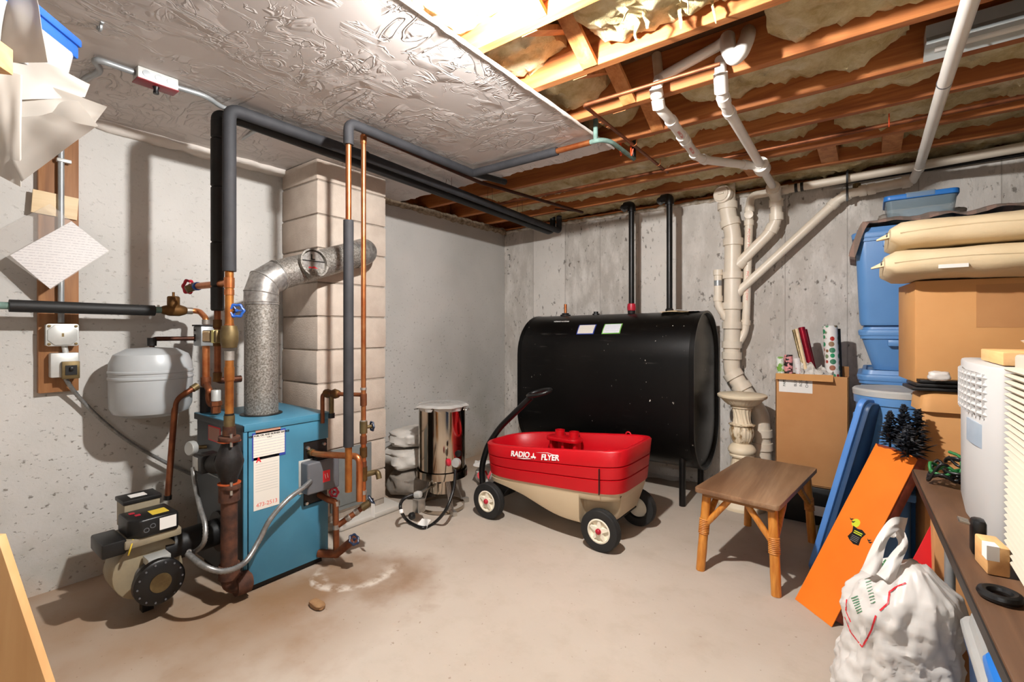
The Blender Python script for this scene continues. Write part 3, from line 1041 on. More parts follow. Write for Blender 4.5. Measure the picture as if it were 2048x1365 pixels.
# flanges and circulator
for py in (877, 972):
    z_ = pz(py)
    fl = MB().prism([(PX + a * 1.0, PY + b) for a, b in [(math.cos(t_) * (.058 if abs(math.cos(t_)) > .7 else .045), math.sin(t_) * .042) for t_ in [i * math.pi / 12 for i in range(24)]]], z_ - .009, z_ + .009).build('flange', 'ironred', rp, bevel=.003)
    MB().lathe([(.0, -.002), (.046, -.002), (.046, .002), (0, .002)], 24, Matrix.Translation((PX, PY, z_ - .012 if py < 900 else z_ + .012))).build('gasket', 'gasket', fl)
    for s in (-1, 1):
        MB().cyl((PX + s * .045, PY - .01, z_ - .03), (PX + s * .045, PY - .01, z_ + .026), .006, n=8).build('flange_bolt', 'steelb', fl)
zc = (pz(877) + pz(972)) / 2
pu = MB().lathe([(.03, pz(972) + .01), (.036, pz(955)), (.05, pz(940)), (.058, zc), (.05, pz(910)), (.036, pz(892)), (.03, pz(877) - .01)], 24, Matrix.Translation((PX, PY, 0))).build('pump_body', 'cast', rp)
e = P(402, 925, Y=PY - .03)
MB().cyl((PX - .03, PY, zc), (e.x + .08, PY - .0, e.z), .05, .046, 20).build('pump_motor', 'cast', rp)
pm = B(e.x - .02, e.x + .07, PY - .055, PY + .03, e.z - .04, e.z + .042).build('pump_terminal_box', 'blackplastic', rp, bevel=.006)
B(e.x - .022, e.x + .035, PY - .058, PY - .052, e.z - .03, e.z + .03).build('terminal_plate', 'steelbox', pm, bevel=.002)
mb = MB().tube([(PX, PY, pz(975)), (PX, PY, .075), (PX + .005, PY + .09, .075)], .033, 18, fillet=.045)
mb.build('iron_pipe', 'ironred', rp, rough=(.003, 28))
for z_, L in ((pz(988), .03), (.15, .03)):
    MB().lathe([(.03, -L), (.042, -L), (.042, L), (.03, L)], 18, Matrix.Translation((PX, PY, z_))).build('iron_coupling', 'ironred', rp)
MB().lathe([(.02, -.03), (.046, -.03), (.05, 0), (.046, .03), (.02, .03)], 18, ax((PX + .002, PY + .05, .075), (0, 1, 0))).build('iron_elbow', 'ironred', rp)
# zone valve
zv = MB().lathe([(.02, -.05), (.03, -.048), (.036, -.02), (.036, .02), (.03, .048), (.02, .05)], 18, Matrix.Translation((PX, PY, pz(674)))).build('zone_valve_body', 'brass', rp)
a = P(411, 675, Y=PY - .03)
hd = B(a.x, PX - .025, PY - .045, PY + .03, pz(686), pz(661)).build('zone_valve_head', 'brass', rp, bevel=.006)
for k in range(9):
    x_ = a.x + .012 + k * .0085
    B(x_, x_ + .004, PY - .047, PY - .044, pz(683), pz(663)).build('vent_slot', 'shingle', hd)
B(PX - .068, PX - .045, PY - .047, PY + .031, pz(686.5), pz(660.5)).build('yellow_band', 'paleyellow', hd, bevel=.002)
# purge valve with red wheel, drain cock with blue wheel
zz = pz(566)
q = P(375, 563, Y=PY - .02)
pv = MB().tube([(PX, PY, zz), (q.x + .105, PY - .01, zz + .002)], .0155, 14).build('purge_branch', 'copper', rp)
MB().lathe([(.016, 0), (.02, 0), (.02, .02), (.016, .02)], 14, ax((q.x + .10, PY - .01, zz + .002), (-1, 0, 0))).build('blue_tape', 'bluehandle', pv)
mb = MB().tube([(q.x + .085, PY - .01, zz + .002), (q.x + .02, PY - .016, zz + .004)], .013, 12)
mb.lathe([(.012, 0), (.021, .006), (.021, .03), (.013, .04)], 6, ax((q.x + .082, PY - .01, zz + .002), (-1, 0, 0)))
mb.tube([(q.x + .062, PY - .012, zz), (q.x + .056, PY - .045, zz - .016)], .017, 12)
mb.build('purge_valve', 'brass', pv)
handwheel(V((q.x + .004, PY - .018, zz + .004)), (-1, -.6, .1), .030, 'red', pv)
q = P(478, 622, Y=PY + .03)
bc = MB().tube([(PX - .035, PY + .02, q.z), (q.x - .01, PY + .02, q.z)], .010, 10).build('drain_cock', 'brass', rp)
handwheel(V((q.x, PY + .02, q.z)), (1, -.6, 0), .026, 'bluehandle', bc)

# ---- tall insulated heating mains
H1 = P(459, 214, d=math.sin(YAW) * 2.25 + math.cos(YAW) * .92)
ztop = H1.z - .008
endA = P(1118, 462, Y=3.80)
m1 = thing('insulated_heating_pipe', 'grey foam sleeved pipe rising from the zone valve and running along the ceiling', 'pipe', (PX, PY, pz(545)))
yc = 2.05
MB().tube([(PX, PY, pz(543)), (PX, PY, ztop), (PX, 1.62, ztop - .004)], .0275, 18, fillet=.045).build('foam_sleeve', 'rubber', m1)
q1 = V((PX - .0, 1.62, ztop - .004))
MB().lathe([(.026, -.012), (.030, -.012), (.030, .012), (.026, .012)], 18, ax(q1, (0, 1, 0))).build('sleeve_tape', 'rubberblack', m1)
MB().tube([q1, (endA.x, 3.74, endA.z + .0), (endA.x, 3.80, endA.z), (endA.x, 3.80, ZJ + .02)], .0255, 18, fillet=.05).build('foam_sleeve', 'rubber', m1)
for y_ in (2.3, 2.75, 3.15):
    t_ = (y_ - 1.62) / (3.74 - 1.62)
    c_ = q1.lerp(V((endA.x, 3.74, endA.z)), t_)
    MB().tube([c_ + V((.02, .01, .14)), c_ + V((.03, 0, 0)), c_ + V((0, 0, -.035)), c_ + V((-.03, 0, .0)), c_ + V((-.03, .02, .12))], .0014, 5, fillet=.02).build('hanger_wire', 'copperdark', m1)
X2, Y2 = P(435, 500, d=2.15).x, P(435, 500, d=2.15).y
m2 = thing('black_insulated_pipe', 'taped black foam sleeved pipe standing behind the grey sleeved one', 'pipe', (X2, Y2, 1.3))
zl = ztop - .002
zb2 = P(435, 622, d=2.15).z
zz_ = [zb2, zb2 + .11, zb2 + .31, zb2 + .56, zb2 + .78, zl - .02]
for a_, b_ in zip(zz_, zz_[1:]):
    L = b_ - a_
    MB().lathe([(.022, 0), (.027, .006), (.027, L - .006), (.022, L)], 16, Matrix.Translation((X2 + random.uniform(-.002, .002), Y2, a_))).build('foam_sleeve', 'rubberblack', m2)
MB().tube([(X2, Y2, zl - .04), (X2, Y2, zl), (X2 + .03, Y2 + .08, zl), (endA.x - .07, 3.74, endA.z - .012), (endA.x - .07, 3.8, endA.z + .02), (endA.x - .07, 3.8, ZJ + .02)], .026, 16, fillet=.06).build('foam_sleeve', 'rubberblack', m2)
MB().cyl((X2, Y2, BZ + .22), (X2, Y2, zb2 + .02), .014).build('copper_pipe', 'copperold', m2)
for dz in (.06, .14, .3):
    MB().lathe([(.013, -.02), (.018, -.02), (.018, .02), (.013, .02)], 14, Matrix.Translation((X2, Y2, zb2 - dz))).build('fitting', 'bronze', m2)
MB().tube([(X2, Y2, BZ + .24), (X2, Y2, BZ + .20), (X2 - .0, Y2 + .1, BZ + .20)], .016, 12, fillet=.02).build('elbow', 'copperdark', m2)

# ---- wall main with air scoop, supply tee, relief valve
XS = -2.87
wl = thing('wall_heating_pipe', 'horizontal black sleeved pipe along the left wall with bronze air scoop', 'pipe', (XS, .6, 1.3))
a, b = P(18, 612, X=XS), P(309, 620, X=XS)
zz = (a.z + b.z) / 2
MB().cyl((XS, a.y, zz), (XS, b.y, zz - .004), .0265, n=18).build('foam_sleeve', 'rubberblack', wl)
MB().cyl((XS, a.y - .6, zz), (XS, a.y, zz), .0155, n=14).build('copper_pipe', 'verdigris', wl)
MB().cyl((XS, b.y, zz), (XS, P(322, 620, X=XS).y, zz), .0165, n=14).build('copper_pipe', 'verdigris', wl)
s0, s1 = P(322, 620, X=XS).y, P(374, 620, X=XS).y
sc_ = MB().lathe([(.016, 0), (.022, .01), (.030, (s1 - s0) * .35), (.030, (s1 - s0) * .7), (.022, (s1 - s0) - .01), (.016, (s1 - s0))], 18, ax((XS, s0, zz), (0, 1, 0))).build('air_scoop', 'bronze', wl)
sm = P(347, 605, X=XS).y
MB().lathe([(.028, 0), (.028, .052), (.024, .058), (.006, .06), (.006, .08), (0, .08)], 18, Matrix.Translation((XS, sm, zz + .014))).build('air_vent', 'bronze', sc_)
e = P(415, 622, X=XS + .02)
SR = P(412, 640, X=-2.77)
MB().tube([(XS, s1, zz), (XS + .01, SR.y - .0, zz), (SR.x, SR.y, zz - .04), (SR.x, SR.y, zz - .09)], .0145, 14, fillet=.03).build('copper_pipe', 'copper', wl)
for q_, d_ in (((XS, s1 + .012, zz), (0, 1, 0)), ((XS + .003, SR.y - .045, zz), (0, 1, 0)), ((SR.x, SR.y, zz - .06), (0, 0, 1))):
    MB().lathe([(.013, -.012), (.0185, -.012), (.0185, .012), (.013, .012)], 14, ax(q_, d_)).build('fitting', 'solder', wl)
# fill valve body
va = thing('flow_valve', 'square grey cast flow check valve beneath the copper elbow', 'valve', (SR.x, SR.y, 1.1))
z0, z1 = P(412, 692, X=SR.x).z, P(412, 653, X=SR.x).z
B(SR.x - .055, SR.x + .045, SR.y - .04, SR.y + .035, z0, z1).build('valve_body', 'greysteel', va, bevel=.005)
B(SR.x - .06, SR.x + .05, SR.y - .045, SR.y + .04, z1, z1 + .008).build('valve_cap', 'cast', va, bevel=.002)
for k in range(3):
    MB().lathe([(0, 0), (.006, 0), (.005, .004), (0, .004)], 8, ax((SR.x - .03, SR.y - .04, z1 - .02 - k * .027), (0, -1, 0))).build('screw', 'blackmetal', va)
sr = thing('supply_riser', 'copper supply pipe and relief valve on the boiler top', 'pipe', (SR.x, SR.y, BZ))
MB().cyl((SR.x, SR.y, BZ + .115), (SR.x, SR.y, z0), .0175, n=16).build('copper_pipe', 'copper', sr)
MB().cyl((SR.x, SR.y, BZ), (SR.x, SR.y, BZ + .13), .027, n=16).build('iron_nipple', 'cast', sr)
MB().lathe([(.015, -.025), (.024, -.022), (.024, .022), (.015, .025)], 16, Matrix.Translation((SR.x, SR.y, BZ + .16))).build('copper_tee', 'copperold', sr)
RV = P(432, 805, d=(SR.x * -math.sin(YAW) + SR.y * math.cos(YAW)) - .08)
rv = MB().lathe([(.016, -.05), (.022, -.045), (.022, -.01), (.028, -.008), (.028, .012), (.02, .016)], 6, Matrix.Translation((RV.x, RV.y, BZ + .055))).build('relief_valve', 'copperold', sr)
MB().lathe([(0, .07), (.02, .07), (.022, .066), (.022, .016), (0, .016)], 18, Matrix.Translation((RV.x, RV.y, BZ + .055))).build('valve_bonnet', 'steelbox', rv)
MB().tube([(RV.x, RV.y, BZ + .05), (RV.x - .05, RV.y - .01, BZ + .05), (RV.x - .058, RV.y - .012, BZ + .10), (RV.x - .05, RV.y - .012, BZ + .12), (SR.x, SR.y, BZ + .15)], .0165, 12, fillet=.025).build('bypass_pipe', 'copperold', rv)
# discharge pipe hanging down in front of the wall
D0 = P(395, 772, X=-2.70)
D1 = P(351, 800, X=-2.68)
D2 = P(335, 1000, X=-2.68)
MB().tube([D0, D1, D2 + V((0, 0, .0))], .0135, 12, fillet=.03).build('discharge_pipe', 'copperold', sr)
MB().lathe([(.013, 0), (.018, 0), (.018, .03), (.013, .03)], 12, ax(D0, (D1 - D0))).build('union', 'brass', sr)
MB().lathe([(.013, 0), (.017, 0), (.017, .02), (.013, .02)], 12, ax(D2, (D1 - D2))).build('pipe_end', 'blackmetal', sr)
# expansion tank
EX, EY = -2.835, P(304, 765, X=-2.835).y
et = thing('expansion_tank', 'round grey steel expansion tank hanging before the left wall', 'tank', (EX, EY, .79))
MB().lathe([(0, .785), (.11, .79), (.152, .81), (.166, .84), (.168, .97), (.172, .974), (.172, .982), (.168, .986), (.168, 1.0), (.172, 1.004), (.172, 1.012), (.168, 1.016), (.166, 1.05), (.15, 1.09), (.10, 1.118), (0, 1.125)], 44, Matrix.Translation((EX, EY, 0))).build('shell', 'tankgrey', et)
q = P(392, 679, X=-2.80)
MB().tube([(EX, EY, 1.12), (EX, EY, 1.165), (SR.x - .03, SR.y, 1.165)], .0115, 12, fillet=.02).build('connecting_pipe', 'copperdark', et)
MB().lathe([(.011, -.02), (.019, -.02), (.02, .02), (.011, .02)], 14, Matrix.Translation((EX, EY, 1.15))).build('elbow_fitting', 'cast', et)

# ---- flue pipe
fz = P(610, 535, d=2.55).z
fp = thing('flue_pipe', 'galvanised flue pipe elbowing from the boiler into the chimney', 'flue', tuple(FL))
r6 = .0785
z0, z1 = BZ + .004, P(523, 605, d=2.43).z
MB().lathe([(r6, z0), (r6, z1)], 32, Matrix.Translation((FL.x, FL.y, 0))).build('vertical_section', 'galvold', fp)
A0 = V((FL.x, FL.y, z1))
Eend = P(718, 507, X=CX + .10)
Kc = V((FL.x, FL.y, z1 + .115))
ph = (Eend - Kc).normalized()
up_ = V((0, 0, 1))
K1 = Kc - up_ * .07
K2 = Kc + (ph - up_) * .018
K3 = Kc + ph * .09
endp = Eend
mb = MB().tube([A0 - up_ * .012, K1, K2, K3], r6 + .003, 32, cap=False)
mb.build('adjustable_elbow', 'galv', fp, smooth=25)
for p_, q_ in ((A0, up_), (K1, K2 - A0), (K2, K3 - K1), (K3, endp - K2)):
    MB().torus(ax(p_, q_), r6 + .003, .0028, 32, 6).build('seam_ring', 'galv', fp)
MB().tube([K3 - ph * .01, endp], r6, 32, cap=False).build('horizontal_section', 'galvold', fp)
MB().tube([endp - ph * .05, endp + ph * .05, V((CX - .05, endp.y + .09, endp.z + .03))], r6 + .004, 32, fillet=.08, cap=False).build('thimble_elbow', 'galv', fp)
# barometric damper tee, opening towards the room
dc = K3.lerp(endp, .30)
dd = (V((0, 0, CAM_H)) - dc)
dd = V((dd.x, dd.y, 0)).normalized()
side = (endp - K3).normalized()
dd = (dd - side * dd.dot(side)).normalized()
dt = MB().lathe([(.074, -.02), (.074, .10), (.080, .102), (.080, .110), (.071, .110), (.071, .085), (.0, .085)], 32, ax(dc, dd)).build('damper_tee', 'galvold', fp)
mD = plane_m(dc + dd * .0865, dd.cross(V((0, 0, 1))) * -1, (0, 0, 1))
MB(mD).lathe([(0, 0), (.066, 0), (.066, .003), (0, .003)], 28).build('damper_flap', 'galv', dt)
MB(mD).box(-.066, .066, .012, .016, .003, .007).build('damper_axle', 'blackmetal', dt)
MB(mD).box(-.012, -.006, .02, .05, .003, .006).box(-.012, .01, .02, .026, .003, .006).build('damper_weight', 'blackmetal', dt)
blob = [(.022 * math.cos(t_) * (1 + .35 * math.sin(3 * t_)), -.028 + .012 * math.sin(t_) * (1 + .3 * math.cos(5 * t_))) for t_ in [i * math.pi / 10 for i in range(20)]]
MB(mD).prism(blob, .003, .0036).build('red_mark', 'redprint', dt, smooth=0)

# ---- armoured cables
def cable(pts, r, mat, name, label, cat='cable', loc=None, fillet=.05, parent=None):
    dense = []
    mb0 = MB()
    pts = [V(p) for p in pts]
    # smooth the path, then ring it so that the armour shows
    path = []
    for i in range(len(pts) - 1):
        p0, p1, p2, p3 = pts[max(0, i - 1)], pts[i], pts[i + 1], pts[min(len(pts) - 1, i + 2)]
        n_ = max(4, int((p2 - p1).length / .006))
        for k_ in range(n_):
            t_ = k_ / n_
            path.append(.5 * ((2 * p1) + (p2 - p0) * t_ + (2 * p0 - 5 * p1 + 4 * p2 - p3) * t_ ** 2 + (3 * p1 - p0 - 3 * p2 + p3) * t_ ** 3))
    path.append(pts[-1])
    mb0.tube(path, r, 10, rfun=lambda i, k: 1.0 if i % 2 else .86)
    o = mb0.build(name, mat, parent, smooth=50)
    if parent is None:
        tag(o, label, cat)
    return o


cable([P(622, 962, X=BX1 + .075), P(608, 975, X=BX1 + .09), P(575, 1000, X=BX1 + .11), P(540, 1040, X=BX1 + .11), P(518, 1082, X=BX1 + .10), P(490, 1125, d=2.04), P(450, 1143, d=1.95), P(410, 1134, d=1.92), P(375, 1108, d=1.97)], .0125, 'bx', 'armoured_cable', 'thick armoured cable drooping from the control box to the burner')
cable([P(386, 936, Y=PY - .06), P(390, 970, Y=PY - .07), P(400, 1015, Y=PY - .09), P(410, 1050, Y=PY - .1), P(408, 1085, Y=PY - .11), P(390, 1104, Y=PY - .1), P(378, 1104, d=2.0)], .0105, 'bx', 'armoured_cable', 'thin armoured cable hanging from the pump to the burner')
cable([P(128, 752, X=XL + .09), P(140, 772, X=XL + .07), P(165, 803, X=XL + .05), P(205, 842, X=XL + .05), P(260, 885, X=XL + .05), P(330, 925, X=XL + .05), P(385, 950, X=XL + .06)], .0095, 'bx', 'armoured_cable', 'armoured cable running down the left wall from the switch')

# ---- oil burner
bu = thing('oil_burner', 'oil burner with black motor and tan housing in front of the boiler', 'burner', (-2.42, .78, .0))
bt = P(360, 1110, d=2.02)
BC = P(300, 1140, d=2.08)
# the housing stands on a plane across the burner tube
tube0 = V((-2.52, BY0, .235))
tube1 = V((-2.50, .74, .235))
MB().cyl(tube1, tube0, .062, n=28).build('blast_tube', 'blackmetal', bu)
MB().lathe([(.05, 0), (.095, 0), (.095, .012), (.05, .012)], 28, ax(tube0 - V((0, .02, 0)), (0, 1, 0))).build('mounting_flange', 'blackmetal', bu)
hx, hy, hz = -2.50, .69, .20
hp = [(.115 * math.cos(a_) * (1 + .25 * (a_ / 6.28)), .115 * math.sin(a_) * (1 + .2 * (a_ / 6.28))) for a_ in [i * 2 * math.pi / 32 for i in range(32)]]
mH = plane_m((hx + .05, hy, hz), (0, 1, 0), (0, 0, 1))
MB(mH).prism([(max(-.13, min(.12, a_)), max(-.125, b_)) for a_, b_ in hp], -.13, 0).build('blower_housing', 'burnertan', bu, bevel=.006)
B(hx - .09, hx + .10, hy - .10, hy + .10, hz + .115, hz + .15).build('housing_top', 'burnertan', bu, bevel=.008)
mtr = MB().lathe([(.058, 0), (.058, .085), (.04, .09)], 32, ax((hx + .05, hy, hz - .03), (1, 0, 0))).build('motor', 'greypaint', bu)
mc = MB().lathe([(.084, 0), (.09, .004), (.09, .03), (.082, .036), (.04, .038), (0, .038)], 36, ax((hx + .135, hy, hz - .03), (1, -.0, 0))).build('motor_end_cap', 'blackplastic', bu)
MB().lathe([(.038, 0), (.038, .003), (0, .003)], 28, ax((hx + .173, hy, hz - .03), (1, 0, 0))).build('cap_disc', 'brass', mc)
for k in range(14):
    a_ = k * math.pi / 7
    q_ = V((hx + .17, hy + .078 * math.cos(a_), hz - .03 + .078 * math.sin(a_)))
    MB().cyl(q_, q_ + V((.004, 0, 0)), .004, n=6).build('cap_rivet', 'greypaint', mc)
B(hx + .06, hx + .13, hy - .03, hy + .05, hz + .03, hz + .06).build('motor_label', 'steelbox', mtr, bevel=.003)
cn = MB().prism([(hx - .06, hy - .085), (hx + .07, hy - .085), (hx + .11, hy - .05), (hx + .11, hy + .085), (hx - .06, hy + .085)], hz + .15, hz + .225).build('primary_control', 'blackplastic', bu, bevel=.008)
B(hx + .01, hx + .075, hy + .0, hy + .06, hz + .2252, hz + .2262).build('yellow_label', 'yellow', cn, smooth=0)
B(hx + .02, hx + .04, hy - .05, hy - .03, hz + .2252, hz + .2285).build('reset_button', 'red', cn, bevel=.002)
B(hx - .02, hx + .0, hy - .06, hy - .04, hz + .2252, hz + .2285).build('indicator', 'red', cn, bevel=.002)
B(hx + .1102, hx + .1112, hy + .015, hy + .075, hz + .165, hz + .215).build('white_label', 'paperplain', cn, smooth=0)
for k in range(2):
    MB().lathe([(.010, 0), (.010, .004), (.007, .004), (.007, 0)], 16, ax((hx + .108, hy - .03 + k * .022, hz + .18 + k * .012), (1, -.2, 0))).build('knockout', 'greypaint', cn)
MB().tube([(hx + .09, hy - .07, hz + .15), (hx + .11, hy - .085, hz + .12), (hx + .10, hy - .09, hz + .09), (hx + .085, hy - .08, hz + .11), (hx + .08, hy - .07, hz + .15)], .003, 6, fillet=.02).build('yellow_wire', 'yellow', cn)
B(hx - .18, hx - .07, hy - .06, hy + .07, hz + .14, hz + .25).build('ignition_box', 'burnertan', bu, bevel=.004)
ig = B(hx - .185, hx - .065, hy - .065, hy + .075, hz + .25, hz + .268).build('ignition_lid', 'blackmetal', bu, bevel=.003)
B(hx - .15, hx - .10, hy - .03, hy + .03, hz + .268, hz + .2695).build('lid_label', 'paperplain', ig, smooth=0)
MB().box(hx - .08, hx + .09, hy - .17, hy - .09, hz + .10, hz + .16).build('air_intake', 'blackplastic', bu, bevel=.008)
MB().cyl((hx - .06, hy - .05, hz - .02), (hx - .15, hy - .08, hz - .03), .045, .04, 20).build('fuel_pump', 'burnertan', bu)
MB().cyl((hx - .15, hy - .08, hz - .03), (hx - .18, hy - .09, hz - .03), .016, n=10).build('bleeder_fitting', 'steelbox', bu)
B(hx - .02, hx + .02, hy - .02, hy + .02, 0, .075).build('support_foot', 'blackmetal', bu)
q = P(250, 1143, Z=.02)
h = MB().tube([(hx - .15, hy - .08, hz - .06), P(262, 1130, Z=.04), P(232, 1148, Z=.012), P(222, 1156, Z=.012), P(240, 1142, Z=.012), P(300, 1138, Z=.02)], .008, 8, fillet=.06)
tag(h.build('oil_line', 'orangehose'), 'orange plastic sleeved oil line curled on the floor by the burner', 'tube')

# ---- return risers between boiler and chimney
R1, R2 = P(697, 700, d=2.24), P(727, 700, d=2.40)
c1 = thing('insulated_return_riser', 'copper riser with a long black foam sleeve in front of the chimney', 'pipe', (R1.x, R1.y, .4))


def zr(py, d=2.24):
    return CAM_H - (py - HORIZON) / FPX * d


zt = ZJ - .062
T1 = P(946, 347, Z=zt)
MB().cyl((R1.x, R1.y, zr(984)), (R1.x, R1.y, zr(890)), .0165, n=16).build('copper_pipe', 'orangecopper', c1)
MB().cyl((R1.x, R1.y, zr(894)), (R1.x, R1.y, zr(441)), .0235, n=18).build('foam_sleeve', 'rubber', c1)
MB().cyl((R1.x, R1.y, zr(443)), (R1.x, R1.y, zr(285)), .0135, n=16).build('copper_pipe', 'copper', c1)
MB().tube([(R1.x, R1.y, zr(290)), (R1.x, R1.y, zt), (R1.x + .0, R1.y + .1, zt), T1], .0235, 18, fillet=.04).build('foam_sleeve', 'rubber', c1)
T2 = P(1110, 300, Z=zt)
MB().tube([T1, V((T2.x, T1.y, zt))], .0235, 16).build('foam_sleeve', 'rubber', c1)
T3 = V((P(1178, 283, Z=zt).x, T1.y, zt))
MB().cyl((T2.x, T1.y, zt), T3, .0155, n=14).build('copper_pipe', 'copper', c1)
MB().tube([T3, T3 + V((.06, .0, .0)), T3 + V((.09, .06, -.0)), P(1268, 318, Z=zt)], .012, 12, fillet=.03).build('corroded_elbow', 'verdigris', c1)
MB().tube([T3 + V((.03, 0, 0)), T3 + V((.03, 0, .16))], .012, 12).build('corroded_riser', 'verdigris', c1)
MB().tube([P(1268, 318, Z=zt), P(1268, 318, Z=zt) + V((0, 0, .12))], .011, 10).build('black_riser', 'blackmetal', c1)
for k in (0, .07):
    p_ = P(1240 + k * 300, 308, Z=zt)
    MB().tube([p_ + V((0, .01, .07)), p_ + V((.0, .005, .01)), p_ + V((.01, -.01, -.02)), p_ + V((.02, -.012, .02))], .004, 6, fillet=.02).build('orange_tie', 'orangehose', c1)
T4 = V((T1.x, T1.y, zt))
MB().tube([T4, P(1010, 364, Z=zt + .02)], .02, 14).build('foam_sleeve', 'rubberblack', c1)
# elbow from the coil plate into the riser
q = P(622, 905, X=BX1 + .01)
MB().tube([(BX1 - .0, q.y, q.z), (BX1 + .05, q.y + .01, q.z - .006), (R1.x + .0, R1.y + .06, q.z + .01), (R1.x + .0, R1.y + .06, zr(1010))], .0155, 14, fillet=.035).build('coil_branch', 'copper', c1)
collars(c1, [((BX1 + .014, q.y, q.z), (1, 0, 0))], .0155, 'brass', 'fitting', .012)
q = P(640, 990, X=BX1 + .01)
lo = V((R1.x - .03, R1.y - .05, zr(1075)))
MB().tube([(BX1 - .0, q.y, q.z), (BX1 + .07, q.y + .015, q.z - .02), (BX1 + .085, q.y + .04, q.z - .03), (BX1 + .085, q.y + .045, .12), (BX1 + .085, q.y + .045, .045)], .0155, 14, fillet=.03).build('lower_branch', 'copperold', c1)
lowp = V((BX1 + .085, q.y + .045, .20))
MB().tube([lowp, P(740, 1005, d=2.5)], .015, 14).build('drain_branch', 'copperold', c1)
collars(c1, [(lowp, (0, 0, 1)), (lowp + V((0, 0, .12)), (0, 0, 1)), (lowp.lerp(P(740, 1005, d=2.5), .35), P(740, 1005, d=2.5) - lowp), (lowp.lerp(P(740, 1005, d=2.5), .6), P(740, 1005, d=2.5) - lowp)], .0155, 'solder', 'fitting', .012)
dv = MB().tube([lowp.lerp(P(740, 1005, d=2.5), .75), P(740, 1005, d=2.5)], .02, 12).build('drain_valve', 'brass', c1)
handwheel(P(743, 1001, d=2.5), (P(743, 1001, d=2.5) - lowp), .024, 'navyhandle', dv)
t0 = P(746, 1008, d=2.47)
MB(plane_m(t0, (1, .2, 0), (0, 0, 1))).box(-.012, .012, -.07, .0, 0, .001).build('paper_tag', 'paperplain', dv, smooth=0)
q2 = V((BX1 + .085, q.y + .045, .06))
bd = P(708, 1080, d=2.36)
lv = MB().tube([q2 + V((-.08, -.05, 0)), q2, bd], .020, 12, fillet=.02).build('boiler_drain', 'copperold', c1)
handwheel(bd, bd - q2, .024, 'navyhandle', lv)
handwheel(P(668, 985, d=2.44), (.6, -1, 0), .022, 'red', c1)
c2 = thing('bare_copper_riser', 'tall bare copper pipe with valves standing right of the foam sleeved riser', 'pipe', (R2.x, R2.y, .35))
zt2 = P(728, 266, d=2.40).z
end2 = P(1165, 425, Z=zt2 + .0)
MB().cyl((R2.x, R2.y, zr(1003, 2.40)), (R2.x, R2.y, zt2 - .01), .0125, n=16).build('copper_pipe', 'copper', c2)
MB().tube([(R2.x, R2.y, zt2 - .03), (R2.x, R2.y, zt2), V((R2.x, R2.y + .05, zt2)), P(960, 365, Z=zt2), end2], .0115, 12, fillet=.02).build('copper_pipe', 'copperdark', c2)
for py, rr, L, mt in ((280, .016, .02, 'copper'), (778, .0155, .006, 'solder'), (800, .0165, .03, 'copperold'), (843, .0155, .006, 'solder'), (855, .019, .03, 'brass'), (880, .0165, .02, 'copperold'), (905, .018, .025, 'bronze'), (935, .0155, .03, 'copperold'), (948, .0185, .035, 'bronze'), (985, .016, .01, 'solder')):
    MB().lathe([(.012, -L), (rr, -L), (rr, L), (.012, L)], 14, Matrix.Translation((R2.x, R2.y, zr(py, 2.40)))).build('fitting', mt, c2)
hw = P(744, 853, d=2.43)
b_ = MB().tube([(R2.x, R2.y, hw.z), hw], .009, 10).build('valve_stem', 'brass', c2)
handwheel(hw, (hw - V((R2.x, R2.y, hw.z))), .021, 'navyhandle', b_)
hb = P(756, 946, d=2.44)
MB().tube([(R2.x, R2.y, hb.z), (hb.x - .02, hb.y, hb.z), hb, hb + V((.01, 0, -.03))], .014, 12, fillet=.02).build('hose_bib', 'brass', c2)
# tempering branch with little valve
zb = zr(790, 2.40)
q = P(645, 792, d=2.44)
mv = MB().tube([(R2.x, R2.y, zb), (q.x, q.y, zb), (q.x, q.y, BZ - .05)], .0105, 12, fillet=.02).build('mixing_branch', 'copperold', c2)
q = P(663, 786, d=2.44)
MB().lathe([(.012, -.045), (.02, -.04), (.024, -.02), (.018, 0), (.026, .02), (.02, .04), (.012, .05)], 8, ax((q.x, q.y, zb), V((R2.x - q.x, R2.y - q.y, 0)))).build('mixing_valve', 'bronze', mv)
MB().cyl((q.x, q.y, zb), (q.x, q.y, zb - .10), .012, n=12).build('valve_leg', 'brass', mv)
MB().cyl((q.x, q.y, zb - .10), (q.x, q.y, zb - .125), .016, n=12).build('valve_knob', 'blackplastic', mv)

# ================================================================ LEFT WALL AND CEILING FITTINGS
wx = XL
a, b = P(76, 550, X=wx + .03), P(157, 550, X=wx + .03)
zb = P(110, 785, X=wx + .03).z
pk = tag(B(wx + .001, wx + .036, a.y, b.y, zb, 2.20).build('wall_plank', 'plank', bevel=.002), 'brown upright plank fixed to the left wall behind the switches', 'plank')
sx = wx + .036
s0, s1 = P(64, 385, X=sx + .012), P(156, 440, X=sx + .012)
m = plane_m((sx + .006, (s0.y + s1.y) / 2, (P(100, 404, X=sx).z + P(100, 415, X=sx).z) / 2), (0, 1, -.06), (0, 0, 1))
hw_ = (s1.y - s0.y) / 2
tag(B(-hw_, hw_, -.052, .052, -.005, .005, m).build('wood_shim', 'shingle', bevel=.001), 'pale flat wood shim across the brown wall plank', 'wood')
